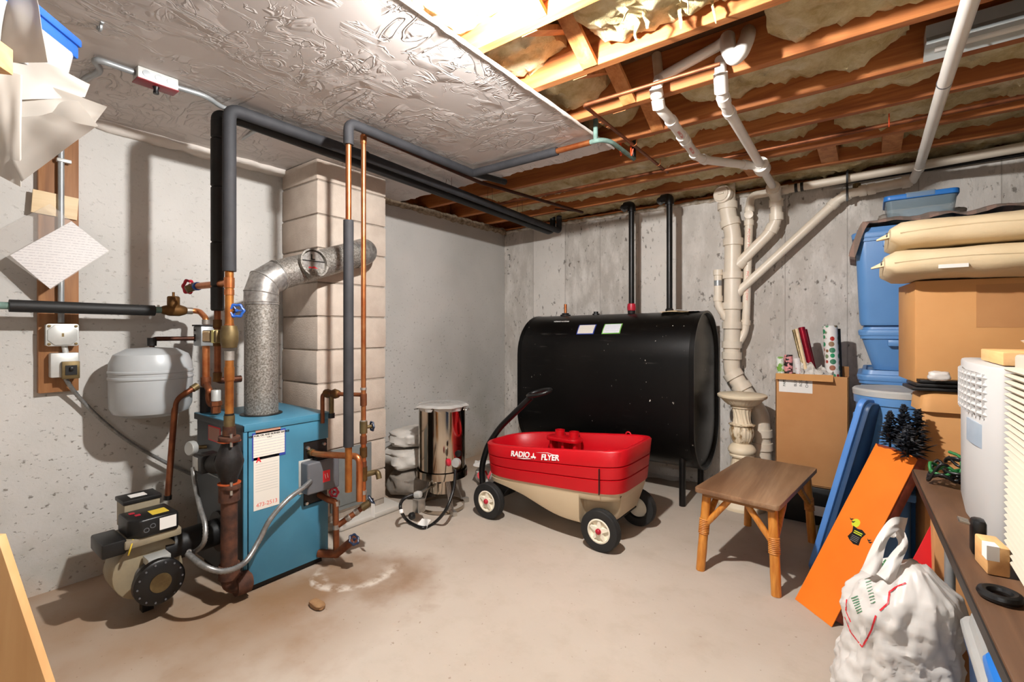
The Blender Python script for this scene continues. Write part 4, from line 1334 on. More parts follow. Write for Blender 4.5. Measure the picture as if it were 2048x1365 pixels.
# conduit down the plank, boxes
cy = P(123, 500, X=sx + .03).y
cdx = sx + .022
cz0 = P(125, 646, X=cdx).z
ct = thing('wall_conduit', 'grey steel conduit running down the brown wall plank', 'conduit', (cdx, cy, cz0))
MB().cyl((cdx, cy, cz0), (cdx, cy, 2.19), .0115, n=14).build('tube', 'greysteel', ct)
zk = P(125, 322, X=cdx).z
B(cdx - .01, cdx + .014, cy - .016, cy + .034, zk - .008, zk + .008).build('strap', 'steelbox', ct, bevel=.002)
a, b = P(91, 648, X=sx + .05), P(158, 692, X=sx + .05)
jb = thing('junction_box', 'square grey junction box with a cornered cover on the wall plank', 'electrical box', (sx, cy, b.z))
bx = B(sx, sx + .048, a.y + .003, b.y - .003, b.z + .002, a.z - .002).build('box_body', 'steelbox', jb, bevel=.004)
hy_, hz_ = (b.y - a.y) / 2, (a.z - b.z) / 2
m = plane_m((sx + .048, (a.y + b.y) / 2, (a.z + b.z) / 2), (0, 1, 0), (0, 0, 1))
MB(m).prism(rrect(hy_, hz_, .01, 4), 0, .004).build('cover', 'steelbox', jb, bevel=.0015)
MB(m).prism([(-hy_ + .03, -hz_ + .004), (hy_ - .03, -hz_ + .004), (hy_ - .006, -hz_ + .028), (hy_ - .006, hz_ - .028), (hy_ - .03, hz_ - .004), (-hy_ + .03, hz_ - .004), (-hy_ + .006, hz_ - .028), (-hy_ + .006, -hz_ + .028)], .004, .009).build('raised_cover', 'steelbox', jb, bevel=.002)
for s in (-1, 1):
    for q_ in (-1, 1):
        MB(m).lathe([(.006, .004), (.006, .008), (0, .009)], 10, Matrix.Translation((s * (hy_ - .011), q_ * (hz_ - .010), 0))).build('cover_screw', 'brass', jb)
MB(m).box(-.004, .004, -.008, .008, .009, .0095).build('keyhole', 'brass', jb)
a, b = P(101, 707, X=sx + .05), P(152, 754, X=sx + .05)
sb = thing('switch_box', 'steel switch box with a brassy toggle plate below the junction box', 'electrical box', (sx, (a.y + b.y) / 2, b.z))
B(sx, sx + .05, a.y, b.y + .012, b.z, a.z).build('box_body', 'steelbox', sb, bevel=.006)
a2, b2 = P(124, 724, X=sx + .07), P(160, 757, X=sx + .07)
pl_ = B(sx + .05, sx + .072, a2.y, b2.y, b2.z, a2.z).build('toggle_plate', 'brass', sb, bevel=.003)
c_ = V((sx + .072, (a2.y + b2.y) / 2, (a2.z + b2.z) / 2))
B(c_.x, c_.x + .003, c_.y - .02, c_.y + .02, c_.z - .022, c_.z + .022).build('switch_recess', 'blackplastic', pl_)
B(c_.x + .002, c_.x + .014, c_.y - .006, c_.y + .006, c_.z - .002, c_.z + .014).build('toggle', 'blackplastic', pl_, bevel=.002)
MB().tube([(sx + .025, cy + .01, P(125, 692, X=sx).z + .004), (sx + .025, cy + .016, P(125, 708, X=sx).z)], .011, 10).build('nipple', 'steelbox', sb)
# typed sheet in a clear sleeve
nx_ = sx + .065
c4 = [P(20, 511, X=nx_), P(143, 443, X=nx_ - .01), P(217, 502, X=nx_), P(100, 578, X=nx_ + .02)]
sh = thing('notice_sheet', 'white typed notice in a clear sleeve hung askew on the wall plank', 'paper', tuple(c4[3]))


def quad(c, k=0.0, lift=.0):
    return lambda u, v: (c[0] * (1 - u) * (1 - v) + c[1] * u * (1 - v) + c[2] * u * v + c[3] * (1 - u) * v) + V((lift + k * math.sin(u * 3.1) * math.sin(v * 3.1), 0, 0))


MB().grid(quad([c4[3], c4[0], c4[1], c4[2]], .004), 8, 8, .0008).build('sheet', 'paper', sh)
far_ = c4[1] + (c4[1] - c4[2]) * .55
s4 = [c4[0] + (c4[1] - c4[2]) * .55 + (c4[0] - c4[1]) * .05, far_, c4[2] + (c4[2] - c4[1]) * .02, c4[3] + (c4[2] - c4[1]) * .02]
MB().grid(quad([s4[3], s4[0], s4[1], s4[2]], .006, .004), 8, 8, .0006).build('clear_sleeve', 'polythin', sh)

# emergency switch box with a red plate on the ceiling, and its conduits
zc = ZJ - .016
q = P(312, 160, Z=zc - .02)
eb = thing('emergency_switch_box', 'metal ceiling box with a red plate and black knob', 'electrical box', (q.x, q.y, zc - .05))
m = Matrix.Translation((q.x, q.y, zc)) @ rotz(R(90))
MB(m).box(-.068, .068, -.032, .032, -.045, 0).build('box_body', 'steelbox', eb, bevel=.004)
MB(m).box(-.07, .07, -.034, .034, -.049, -.045).build('red_plate', 'redcover', eb, bevel=.002)
MB(m).lathe([(.010, -.076), (.010, -.07), (.008, -.06), (.012, -.049)], 14).build('knob', 'blackplastic', eb)
for k in (-1, 0, 1):
    MB(m).lathe([(.013, 0), (.013, .002), (0, .0025)], 16, Matrix.Translation((k * .04, -.032, -.022)) @ Matrix.Rotation(R(90), 4, 'X')).build('knockout', 'greysteel', eb)
cz = zc - .02
c0 = thing('ceiling_conduit', 'bent grey conduit crossing the plaster ceiling to the red plated box', 'conduit', (q.x, q.y - .3, cz))
MB().tube([P(120, 270, X=XL + .05), P(165, 158, Z=cz), P(205, 142, Z=cz), V((q.x, q.y - .2, cz)), V((q.x, q.y - .07, cz))], .0115, 12, fillet=.09).build('tube', 'greysteel', c0)
MB().tube([V((q.x, q.y + .07, cz)), V((q.x + .005, q.y + .18, cz + .004)), P(440, 213, Z=cz), V((P(470, 226, Z=cz).x, 1.05, cz))], .0105, 12, fillet=.05).build('tube', 'greysteel', c0)
tag(MB().tube([P(462, 290, X=-2.9), P(510, 262, Z=zc - .01), P(520, 259, Z=zc - .01)], .009, 10, fillet=.02).build('conduit_stub', 'greysteel'), 'short grey conduit leading from the wall cove up behind the insulated pipes', 'conduit')
q = P(200, 58, Z=zc - .012)
cs = thing('pipe_strap', 'empty two hole conduit strap left on the plaster ceiling', 'strap', (q.x, q.y, zc))
MB().tube([(q.x - .03, q.y - .0, zc), (q.x - .012, q.y, zc), (q.x - .01, q.y, zc - .016), (q.x + .01, q.y, zc - .016), (q.x + .012, q.y, zc), (q.x + .03, q.y, zc)], .005, 6, fillet=.008).build('strap', 'greysteel', cs)

# ---- shelf, bin and polythene close by on the left
sf = tag(MB(plane_m(P(27, 125, d=1.0), (-.62, -.78, 0), (0, 0, 1))).box(0, .55, -.028, .026, -.25, .0).build('shelf_board', 'pine', bevel=.002), 'end of a pale wooden shelf board at the left edge', 'shelf')
LZ = 1.976
la, lb_ = P(86, 14, Z=LZ), P(166, 82, Z=LZ)
dl = (lb_ - la).normalized()
dn = V((dl.y, -dl.x, 0))
mS = Matrix((dl, V((-dl.y, dl.x, 0)), V((0, 0, 1)))).transposed().to_4x4()
mS = Matrix.Translation(lb_) @ mS
bn = thing('milky_storage_bin', 'milky plastic storage bin with blue lid, top left', 'bin', tuple(lb_ - V((0, 0, .13))))
MB(mS).box(-.32, 0, -.0, .22, -.022, 0).box(-.315, -.005, .005, .215, -.055, -.02).build('lid', 'bluelid', bn, bevel=.006)
MB(mS).loft([[(x_ * .93 - .16, y_ * .93 + .11, -.15) for x_, y_ in rrect(.15, .10, .03)], [(x_ - .16, y_ + .11, -.05) for x_, y_ in rrect(.155, .105, .03)]]).build('body', 'milky', bn)
pt = thing('polythene_sheeting', 'crumpled translucent polythene sheets hanging from the shelf, top left', 'plastic sheet', tuple(P(40, 360, d=1.1)))


def poly_sheet(px, d0, d1, name, amp=.012, n=26, seed=0):
    """a hanging sheet whose outline has the given corners; depth runs from d0 to d1 along it"""
    # triangulated fan through a dense grid: corners given clockwise as four points
    c = [P(x_, y_, d=d0 + (d1 - d0) * t_) for (x_, y_), t_ in zip(px, (0, 1, 1, 0))]
    nrm = (c[1] - c[0]).cross(c[3] - c[0]).normalized()

    def fn(u, v):
        p = c[0] * (1 - u) * (1 - v) + c[1] * u * (1 - v) + c[2] * u * v + c[3] * (1 - u) * v
        k_ = fbm((u * 1.3 + seed, v * 1.3, seed), 2)
        return p + nrm * (amp * .8 * k_)
    return MB().grid(fn, n, n, .0015).build(name, 'poly', pt, smooth=60)


poly_sheet([(-40, -40), (70, -30), (96, 125), (-40, 120)], 1.02, 1.06, 'sheet', .012, 24, 1)
poly_sheet([(20, 95), (181, 168), (168, 196), (30, 200)], 1.08, 1.2, 'sheet', .008, 24, 2)
poly_sheet([(40, 150), (214, 214), (190, 246), (40, 270)], 1.10, 1.22, 'sheet', .008, 24, 3)
poly_sheet([(-40, 118), (90, 130), (197, 252), (-20, 330)], 1.06, 1.18, 'sheet', .02, 30, 4)
poly_sheet([(-40, 200), (60, 210), (190, 255), (44, 362)], 1.05, 1.14, 'sheet', .016, 26, 6)
poly_sheet([(-40, 130), (44, 150), (42, 374), (-40, 330)], 1.02, 1.06, 'sheet', .02, 24, 5)
# leaning pale board at the lower left edge
A, Bp = P(0, 1093, d=1.0), P(91, 1365, d=1.0)
dv_ = (Bp - A).normalized()
A2 = A - dv_ * .02
foot = A + dv_ * ((A.z - .003) / -dv_.z)
lft = V((-.80, -.6, 0)).normalized()
c = [foot, foot + lft * .5, A2 + lft * .5, A2]
nrm = (c[1] - c[0]).cross(c[3] - c[0]).normalized() * .018
tag(MB().loft([c, [p + nrm for p in c]]).build('leaning_board', 'ply', bevel=.001), 'pale plywood board leaning at the lower left edge', 'board')

# ================================================================ OIL TANK
TX0, TX1, TYc, TZ0, TZ1 = -2.352, -.925, 3.53, .215, 1.335
hw, hh = .325, (TZ1 - TZ0) / 2


def obround(k=1.0, n=20, ex=0.0):
    out = []
    st = hh - hw
    for i in range(n + 1):
        a_ = math.pi * i / n
        out.append((math.cos(a_) * (hw * k + ex), st + math.sin(a_) * (hw * k + ex)))
    for i in range(n + 1):
        a_ = math.pi + math.pi * i / n
        out.append((math.cos(a_) * (hw * k + ex), -st + math.sin(a_) * (hw * k + ex)))
    return out


tk = thing('oil_tank', 'big black oval heating oil tank on legs in the corner', 'tank', ((TX0 + TX1) / 2, TYc, 0))


def tl(x, k=1.0, ex=0.0):
    zc_ = (TZ0 + TZ1) / 2 + (x - (TX0 + TX1) / 2) * .012
    return [(x, TYc - y_, zc_ + z_ * 1.0) for y_, z_ in obround(k, 20, ex)]


MB().loft([tl(TX0 + .02), tl(TX1 - .02)], False, False).build('shell', 'tank', tk)
for s, x in ((-1, TX0), (1, TX1)):
    e_ = MB().loft([tl(x - s * .03, 1, .001), tl(x + s * .004, 1, .004), tl(x + s * .004, 1, -.012), tl(x - s * .02, .93), tl(x - s * .012, .75), tl(x - s * .004, .4), tl(x - s * .002, .1)], False, True)
    e_.build('end_cap', 'tank', tk)
for s in (-1, 1):
    for x in (TX0 + .2, P(1362, 950, Y=TYc - .25).x):
        MB().cyl((x, TYc + s * .22, 0), (x, TYc + s * .22, TZ0 + .12), .022, n=14).build('leg', 'blackiron', tk)


def on_front(px, py):
    """a point of the rounded upper front of the shell at a pixel"""
    best = None
    for i in range(400):
        d_ = 3.0 + i * .005
        p = P(px, py, d=d_)
        zc_ = (TZ0 + TZ1) / 2 + (p.x - (TX0 + TX1) / 2) * .012
        yy, zz2 = p.y - TYc, p.z - zc_
        st = hh - hw
        r_ = math.hypot(yy, max(0, abs(zz2) - st))
        if r_ <= hw:
            nr = V((0, yy, max(0, abs(zz2) - st) * (1 if zz2 > 0 else -1))).normalized()
            return p + nr * .001, nr
    return P(px, py, Y=TYc - hw), V((0, -1, 0))


def tank_label(pxs, mats, name):
    pts = [on_front(*p)[0] for p in pxs]

    def fn(u, v):
        p = pts[0] * (1 - u) * (1 - v) + pts[1] * u * (1 - v) + pts[2] * u * v + pts[3] * (1 - u) * v
        zc_ = (TZ0 + TZ1) / 2 + (p.x - (TX0 + TX1) / 2) * .012
        st = hh - hw
        dz_ = max(0, p.z - zc_ - st)
        q_ = V((0, p.y - TYc, dz_)).normalized() * (hw + .0015)
        return V((p.x, TYc + q_.y, zc_ + st + q_.z if p.z - zc_ > st else p.z))
    o = MB().grid(fn, 6, 6).build(name, mats[0], tk)
    MB().grid(lambda u, v: V(fn(.05 + u * .9, .05 + v * .88)) + V((0, -.0012, .0008)), 6, 6).build('label_print', mats[1], o)
    return o


tank_label([(1159, 651), (1194, 650), (1187, 669), (1153, 670)], ('blueedge', 'servicelabel'), 'service_label')
tank_label([(1210, 649), (1246, 648), (1240, 668), (1203, 669)], ('greenedge', 'greenlabel'), 'green_label')
p, nr = on_front(1123, 644)
text('MADE IN CANADA', .017, 'whiteink', plane_m(p + nr * .002, (-1, 0, 0), V((0, -.75, -.66))), tk, bold=.0004)
ztk = TZ1 - .002


def top_z(x):
    return (TZ0 + TZ1) / 2 + hh + (x - (TX0 + TX1) / 2) * .012


x = P(1131, 640, Y=TYc).x
vg = MB().lathe([(.0, -.01), (.045, -.01), (.045, .008), (.03, .012), (.03, .022), (.012, .024), (.011, .10), (.0, .10)], 18, Matrix.Translation((x, TYc, top_z(x)))).build('gauge_fitting', 'cast', tk)
MB().cyl((x, TYc, top_z(x) + .02), (x, TYc, top_z(x) + .10), .0125, n=12).build('gauge_tube', 'copper', vg)
x = P(1192, 628, Y=TYc).x
MB().lathe([(.03, -.01), (.03, .008), (.02, .01), (.02, .026), (0, .026)], 8, Matrix.Translation((x, TYc, top_z(x)))).build('plug', 'blackiron', tk)
for px, py, lab, sleeve in ((1263, 410, 'black iron fill pipe with a red coupling on the oil tank', True), (1339, 395, 'black iron vent pipe rising from the right part of the oil tank', False)):
    x = P(px, 600, Y=TYc).x
    zt_ = P(px, py, Y=TYc).z
    t = thing('tank_pipe', lab, 'pipe', (x, TYc, top_z(x)))
    MB().tube([(x, TYc, top_z(x) - .01), (x, TYc, zt_), (x - .09, TYc + .02, zt_ - .0), (x - .10, TYc + .1, zt_ + .0)], .0215, 16, fillet=.035).build('iron_pipe', 'blackiron', t)
    MB().tube([(x, TYc, zt_ - .055), (x, TYc, zt_), (x - .06, TYc + .013, zt_)], .032, 16, fillet=.03).build('elbow', 'blackiron', t)
    MB().lathe([(.021, 0), (.029, 0), (.03, .02), (.021, .03)], 14, Matrix.Translation((x, TYc, top_z(x)))).build('bushing', 'cast', t)
    if sleeve:
        MB().lathe([(.02, .02), (.032, .024), (.034, .05), (.03, .075), (.02, .08)], 16, Matrix.Translation((x, TYc, top_z(x)))).build('red_coupling', 'red', t)
rnd = random.Random(3)
for i, (px, py, w_, l_, mt, an, lab) in enumerate([(1350, 628, .13, .20, 'shingle', 8, 'lowest buff paper lying on the oil tank top'), (1362, 624, .11, .17, 'yellow', -14, 'yellowish leaflet on top of the papers on the oil tank'), (1375, 626, .12, .16, 'paperplain', 20, 'pale paper at the right end of the oil tank top')]):
    x = P(px, py, Y=TYc - .05).x
    m = Matrix.Translation((x, TYc - .04, top_z(x) + .003 + i * .004)) @ rotz(R(an))

    def fn(u, v, w_=w_, l_=l_, i=i):
        return V(((u - .5) * l_, (v - .5) * w_, .004 * math.sin(u * 4 + i) - ((v - .5) * w_ - .0) ** 2 * 1.6))
    tag(MB(m).grid(fn, 8, 6, .0012).build('loose_paper', 'canvas' if mt != 'paperplain' else mt), lab, 'paper')
q = P(1325, 958, Z=.004)
tag(MB(Matrix.Translation((q.x, q.y + .1, .002)) @ rotz(.25)).grid(lambda u, v: V(((u - .5) * .36, (v - .5) * .24, .012 * abs(math.sin(u * 5 + v * 3)))), 12, 8, .001).build('loose_paper', 'paperplain'), 'white sheet of paper on the floor under the oil tank', 'paper')
# bent wire hook in the corner
q = P(1015, 510, Y=YB - .02)
tag(MB().tube([(q.x - .01, YB + .0, q.z), (q.x + .03, YB - .02, q.z), (q.x + .032, YB - .02, q.z - .05), (q.x + .025, YB - .02, q.z - .05)], .0025, 6, fillet=.008).build('wire_hook', 'blackmetal'), 'thin bent wire hook on the back wall near the corner', 'hook')

# ================================================================ DRAINS AND CEILING COPPER
def hub(mb, p, d, r, L=.03, k=1.2):
    mb.lathe([(r * .98, -L), (r * k, -L), (r * k, L), (r * .98, L)], 22, ax(p, V(d)))


def rpx(px_w, p):
    """radius of a round thing that shows px_w pixels wide at p"""
    return px_w / 2 * (-math.sin(YAW) * p.x + math.cos(YAW) * p.y) / FPX


def drain(parent, pts, r, mat='pvc', hubs=(), name='pipe', fillet=.05, hubmat=None, L=.025):
    o = MB().tube(pts, r, 20, fillet=fillet).build(name, mat, parent)
    pts = [V(p) for p in pts]
    for i, t_ in hubs:
        p = pts[i].lerp(pts[i + 1], t_)
        mb = MB()
        hub(mb, p, pts[i + 1] - pts[i], r, L)
        mb.build('hub', hubmat or mat, parent)
    return o


YS = 3.77
ds = thing('drain_stack', 'thick cream drain stack with clean-out and branches on the back wall', 'pipe', tuple(P(1524, 940, Y=YS)))
S = [P(1453, 340, Y=YS), P(1455, 425, Y=YS), P(1466, 468, Y=YS), P(1463, 745, Y=YS), P(1500, 800, Y=YS), P(1522, 830, Y=YS), P(1526, 935, Y=YS), V((P(1526, 935, Y=YS).x, YS, .0))]
rs = rpx(31, P(1460, 600, Y=YS))
drain(ds, S, rs, 'pvc', [(0, .12), (0, .85), (1, .5), (2, .06), (2, .30), (2, .52), (2, .66), (2, .80), (2, .88), (3, .1), (3, .55), (5, .35), (5, .6)], fillet=.05)
cl_ = MB().lathe([(rs * 1.02, 0), (rs * 1.02, .05), (rs * 1.12, .05), (rs * 1.12, .085), (rs * .9, .09), (rs * .9, .10), (0, .10)], 26, ax(P(1455, 392, Y=YS), (-.25, -1, 0.0))).build('cleanout', 'pvc', ds)
mC = plane_m(P(1455, 392, Y=YS) + V((-.25, -1, 0)).normalized() * .10, (1, -.25, 0), (0, 0, 1))
MB(mC).box(-.022, .022, -.006, .006, -.001, .01).build('cleanout_key', 'pvc', cl_, bevel=.002)
# stub with a cap, left of the stack
cs_ = [P(1436, 540, Y=YS - .02), P(1436, 612, Y=YS - .02), P(1462, 650, Y=YS)]
drain(ds, cs_, rpx(15, cs_[0]), 'pvc', [(0, .08), (0, .8), (1, .55)], 'capped_stub', .04, L=.02)
MB().lathe([(rpx(15, cs_[0]) * 1.02, -.02), (rpx(15, cs_[0]) * 1.02, .02)], 18, Matrix.Translation(cs_[0] + V((0, 0, -.10)))).build('clamp_band', 'greysteel', ds)
# vent pipe right of the stack, joining at its foot, turning right along the wall top
YV = 3.80
v0 = [P(1465, 705, Y=YS), P(1489, 668, Y=YV), P(1492, 640, Y=YV), P(1499, 415, Y=YV), P(1502, 392, Y=YV), P(1530, 387, Y=YV), P(2048, 294, Y=YV)]
v0.append(v0[-1] + (v0[-1] - v0[-2]) * ((XR - .01 - v0[-1].x) / (v0[-1].x - v0[-2].x)))
rv_ = rpx(15, v0[2])
drain(ds, v0, rv_, 'pvc', [(1, .8), (2, .98), (2, .86), (5, .075), (5, .10)], 'vent_pipe', .05, L=.018)
MB().lathe([(.03, 0), (.03, .012), (.02, .014), (0, .014)], 18, ax(P(1498, 430, Y=YV - rv_), (0, -1, 0))).build('vent_cleanout', 'pvc', ds)
for px in (1608, 1622):
    mb = MB()
    p = P(px, 366, Y=YV)
    hub(mb, v0[5].lerp(v0[6], (px - 1530) / (2048 - 1530)), v0[6] - v0[5], rv_, .009, 1.12)
    mb.build('black_clip', 'blackmetal', ds)
# branch up to the ceiling drains
ZD = 2.165
b0 = [P(1466, 540, Y=YS), P(1540, 465, Y=YS), P(1553, 440, Y=YS), P(1552, 398, Y=YS - .01), V((P(1545, 372, Z=ZD).x, P(1545, 372, Z=ZD).y, ZD)), P(1452, 213, Z=ZD), P(1443, 185, Z=ZD + .02), P(1441, 150, Z=ZD + .07), P(1441, 120, Z=2.32)]
rb = rpx(21, b0[1])
d2 = thing('branch_drain', 'white drain branch climbing from the stack to the sink trap under the joists', 'pipe', tuple(b0[0]))
drain(d2, b0[:5], rb, 'pvc', [(0, .2), (1, .3), (2, .15), (2, .8), (3, .75)], 'lower_branch', .05)
drain(d2, b0[4:], rpx(21, b0[5]), 'pvcwhite', [(0, .30), (0, .36), (0, .95), (1, .5), (2, .3), (2, .8)], 'upper_branch', .04, 'pvcwhite', .02)
tr = [b0[-1], P(1446, 95, Z=2.30), P(1447, 90, Z=2.28), P(1462, 112, Z=2.235), P(1485, 100, Z=2.25), P(1492, 72, Z=2.31), P(1494, 58, Z=2.40)]
rt = .0285
MB().tube([P(1455, 76, Z=2.37), P(1456, 98, Z=2.29), P(1468, 117, Z=2.235), P(1482, 105, Z=2.25), P(1494, 78, Z=2.33), P(1497, 62, Z=2.42)], rt, 20, fillet=.06).build('trap', 'pvcwhite', d2)
# left arm
WY = b0[4].lerp(b0[5], .33)
l0 = [WY, P(1410, 320, Z=ZD), P(1392, 312, Z=ZD), P(1338, 236, Z=ZD + .005), P(1318, 215, Z=ZD + .02), P(1312, 180, Z=2.24), P(1318, 158, Z=2.30)]
rl_ = rpx(20, l0[3])
drain(d2, l0, rl_, 'pvcwhite', [(0, .3), (1, .1), (2, .05), (2, .42), (2, .55), (2, .92), (4, .2), (4, .85)], 'left_arm', .035, 'pvcwhite', .018)
MB().tube([l0[-1], P(1345, 142, Z=2.33), P(1440, 90, Z=2.37), P(1455, 76, Z=2.37)], rl_ * .95, 18, fillet=.03).build('upper_arm', 'pvcwhite', d2)
MB().tube([l0[-1], P(1313, 110, Z=2.43)], rl_ * .9, 18).build('upright_stub', 'pvcstain', d2)
mb = MB()
hub(mb, WY, b0[5] - b0[4], rb, .05, 1.2)
mb.build('wye_fitting', 'pvcwhite', d2)
def pipe_print(a_, b_, r, s_, size, parent):
    a_, b_ = V(a_), V(b_)
    mid = (a_ + b_) / 2
    d_ = (b_ - a_).normalized()
    vw = (V((0, 0, CAM_H)) - mid)
    vw = (vw - d_ * vw.dot(d_)).normalized()
    return text(s_, size, 'lightredprint', plane_m(mid + vw * (r + .0008), d_, vw.cross(d_)), parent, 'pipe_print')


pipe_print(l0[2].lerp(l0[3], .62), l0[2].lerp(l0[3], .78), rl_, 'PVC DWV', .02, d2)
pipe_print(l0[2].lerp(l0[3], .15), l0[2].lerp(l0[3], .38), rl_, 'PVC DWV', .02, d2)
pipe_print(v0[3].lerp(v0[2], .2), v0[3].lerp(v0[2], .45), rv_, 'PVC-DWV  PVC-DWV', .022, ds)
pipe_print(v0[3].lerp(v0[2], .5), v0[3].lerp(v0[2], .9), rv_, 'PVC-DWV  PVC-DWV', .022, ds)
# long branch: diagonal on the wall, then along, then forward under the joists
g0 = [P(1468, 592, Y=YS), P(1678, 398, Y=YV - .01), P(1702, 386, Y=YV - .02), P(1825, 362, Y=YV - .03)]
gx = .228
g1 = [g0[-1], V((gx, 3.62, P(1837, 340, X=gx).z)), V((gx, 2.6, 2.155)), V((gx + .01, .6, 2.17))]
d3 = thing('long_drain', 'long cream drain slanting over the back wall then running overhead, right', 'pipe', tuple(g0[0]))
drain(d3, g0, rpx(18, g0[1]), 'pvc', [(0, .04), (0, .95), (1, .6), (2, .2), (2, .35), (2, .9)], 'wall_run', .05, L=.02)
drain(d3, g1, rpx(21, P(1870, 240, X=gx)), 'pvcwhite', [(1, .0), ], 'overhead_run', .05, 'pvcwhite', .03)
MB().lathe([(.022, 0), (.022, .03), (.015, .035), (0, .035)], 16, Matrix.Translation(g0[2].lerp(g0[3], .1) + V((0, 0, .02)))).build('cleanout_plug', 'brass', d3)
for y_ in (2.45, 3.3):
    mb = MB()
    hub(mb, V((gx, y_, 2.157)), (0, 1, 0), rpx(21, P(1870, 240, X=gx)), .004, 1.06)
    mb.build('dark_joint', 'greypaint', d3)
q = g0[1].lerp(g0[2], .7)
B(q.x - .006, q.x + .006, q.y - .04, q.y - .036, q.z - .05, ZJ).build('strap', 'blackmetal', d3)
# black gas pipe beneath
tag(MB().tube([P(1558, 386, Y=YV + .05), P(2048, 309, Y=YV + .05), P(1558, 386, Y=YV + .05) + (P(2048, 309, Y=YV + .05) - P(1558, 386, Y=YV + .05)) * 2.7], .010, 10).build('black_pipe', 'blackiron'), 'thin black iron pipe along the top of the back wall under the white vent', 'pipe')

ZC = ZJ - .022
c_ = thing('ceiling_copper_line', 'thin copper line turning a corner under the open joists', 'pipe', tuple(P(1168, 211, Z=ZC)))
k0 = P(1168, 211, Z=ZC)
MB().tube([P(1440, 128, Z=ZC), k0, P(1335, 345, Z=ZC)], .0085, 10, fillet=.012).build('copper_tube', 'copperold', c_)
for px, py in ((1203, 243), (1216, 252)):
    p = P(px, py, Z=ZC)
    MB().lathe([(.008, -.012), (.0115, -.012), (.0115, .012), (.008, .012)], 12, ax(p, P(1335, 345, Z=ZC) - k0)).build('coupling', 'copper', c_)
for px, py in ((1268, 288), (1316, 328), (1330, 341)):
    p = P(px, py, Z=ZC)
    MB().tube([p + V((-.015, 0, .025)), p + V((-.014, 0, -.004)), p + V((0, 0, -.013)), p + V((.014, 0, -.004)), p + V((.015, 0, .025))], .0022, 6, fillet=.01).build('pipe_hanger', 'copper', c_)
for i, (pa, pb, zz_, rr, lab, mt) in enumerate([((960, 409), (1340, 347), ZC - .005, .0095, 'a', 'copperdark'), ((1320, 352), (2048, 226), ZC - .005, .011, 'long horizontal copper line under the rear joists', 'copperold')]):
    a_, b_ = P(*pa, Z=zz_), P(*pb, Z=zz_)
    a_.y = b_.y = (a_.y + b_.y) / 2
    if i == 0:
        YH = a_.y
        a0_ = a_
    else:
        tag(MB().tube([V((a0_.x, YH, zz_)), V((b_.x + 1.0, YH, zz_))], rr, 12).build('horizontal_copper_pipe', mt), lab, 'pipe')
q = P(1775, 280, Z=ZC)
tag(MB().tube([V((q.x, YH, ZC + .06)), V((q.x, YH - .014, ZC)), V((q.x, YH, ZC - .02)), V((q.x, YH + .014, ZC + .02))], .003, 6, fillet=.01).build('orange_tie', 'orangehose'), 'orange plastic tie holding the long copper line', 'tie')
tag(MB().tube([P(1110, 418, Z=2.235), P(1165, 424, Z=2.235)], .006, 8).build('short_copper_tube', 'copperdark'), 'short dark tube beneath the joists near the corner elbow', 'pipe')

# unlit lighting channel between the joists
fx0 = .165
fl = thing('lighting_channel', 'galvanised fluorescent lighting channel hung between joists, upper right', 'light fixture', (.8, 2.385, 2.27))
MB(plane_m((fx0, 2.36, 2.285), (0, 1, 0), (0, 0, 1))).prism([(-.075, -.035), (-.045, .0), (-.045, .045), (.045, .045), (.045, 0), (.075, -.035), (.072, -.038), (.03, -.01), (-.03, -.01), (-.072, -.038)], -.0, 1.25).build('reflector', 'fluor', fl, smooth=20)
MB().cyl((fx0 + .03, 2.40, 2.274), (fx0 + 1.2, 2.40, 2.274), .0127, n=14).build('tube_lamp', 'porcelain', fl)
MB().tube([(fx0 + .09, 2.33, 2.27), (fx0 + .09, 2.33, 2.20), (fx0 + .085, 2.325, 2.185), (fx0 + .075, 2.33, 2.195)], .0035, 6, fillet=.01).build('hook', 'greysteel', fl)

# ================================================================ TURKEY FRYER
FX, FY = -2.33, 2.30
fr = thing('fryer_stand', 'steel gas burner stand with ring base and hose under the stock pot', 'cooker', (FX, FY, 0))
MB().lathe([(.150, .006), (.153, .006), (.153, .028), (.150, .028)], 48, Matrix.Translation((FX, FY, 0)), closed=True).build('base_ring', 'steel', fr)
for a_ in (250, 340, 70, 160):
    ca, sa = math.cos(R(a_)), math.sin(R(a_))
    lg = MB()
    for s in (-1, 0, 1):
        ox, oy = -sa * s * .011, ca * s * .011
        lg.tube([(FX + ca * .085 + ox, FY + sa * .085 + oy, .225), (FX + ca * .145 + ox, FY + sa * .145 + oy, .03)], .0045, 8)
    lg.build('leg', 'steelb', fr)
    B(-.014, .014, -.004, .03, 0, .05, plane_m((FX + ca * .15, FY + sa * .15, 0), (-sa, ca, 0), (0, 0, 1)) @ Matrix.Rotation(R(-90), 4, 'X') @ Matrix.Rotation(R(90), 4, 'X')).build('foot_clip', 'steelb', fr)
MB().lathe([(.082, .115), (.085, .115), (.085, .235), (.082, .235)], 40, Matrix.Translation((FX, FY, 0)), closed=True).build('wind_guard', 'steel', fr)
MB().lathe([(.0, .128), (.07, .128), (.07, .134), (.0, .134)], 30, Matrix.Translation((FX, FY, 0))).build('burner_plate', 'blackmetal', fr)
MB().lathe([(.168, .225), (.172, .225), (.172, .272), (.168, .272)], 44, Matrix.Translation((FX, FY, 0)), closed=True).build('pot_ring', 'steel', fr)
MB().lathe([(0, .226), (.17, .226), (.17, .23), (0, .23)], 40, Matrix.Translation((FX, FY, 0))).build('pot_support', 'steelb', fr)
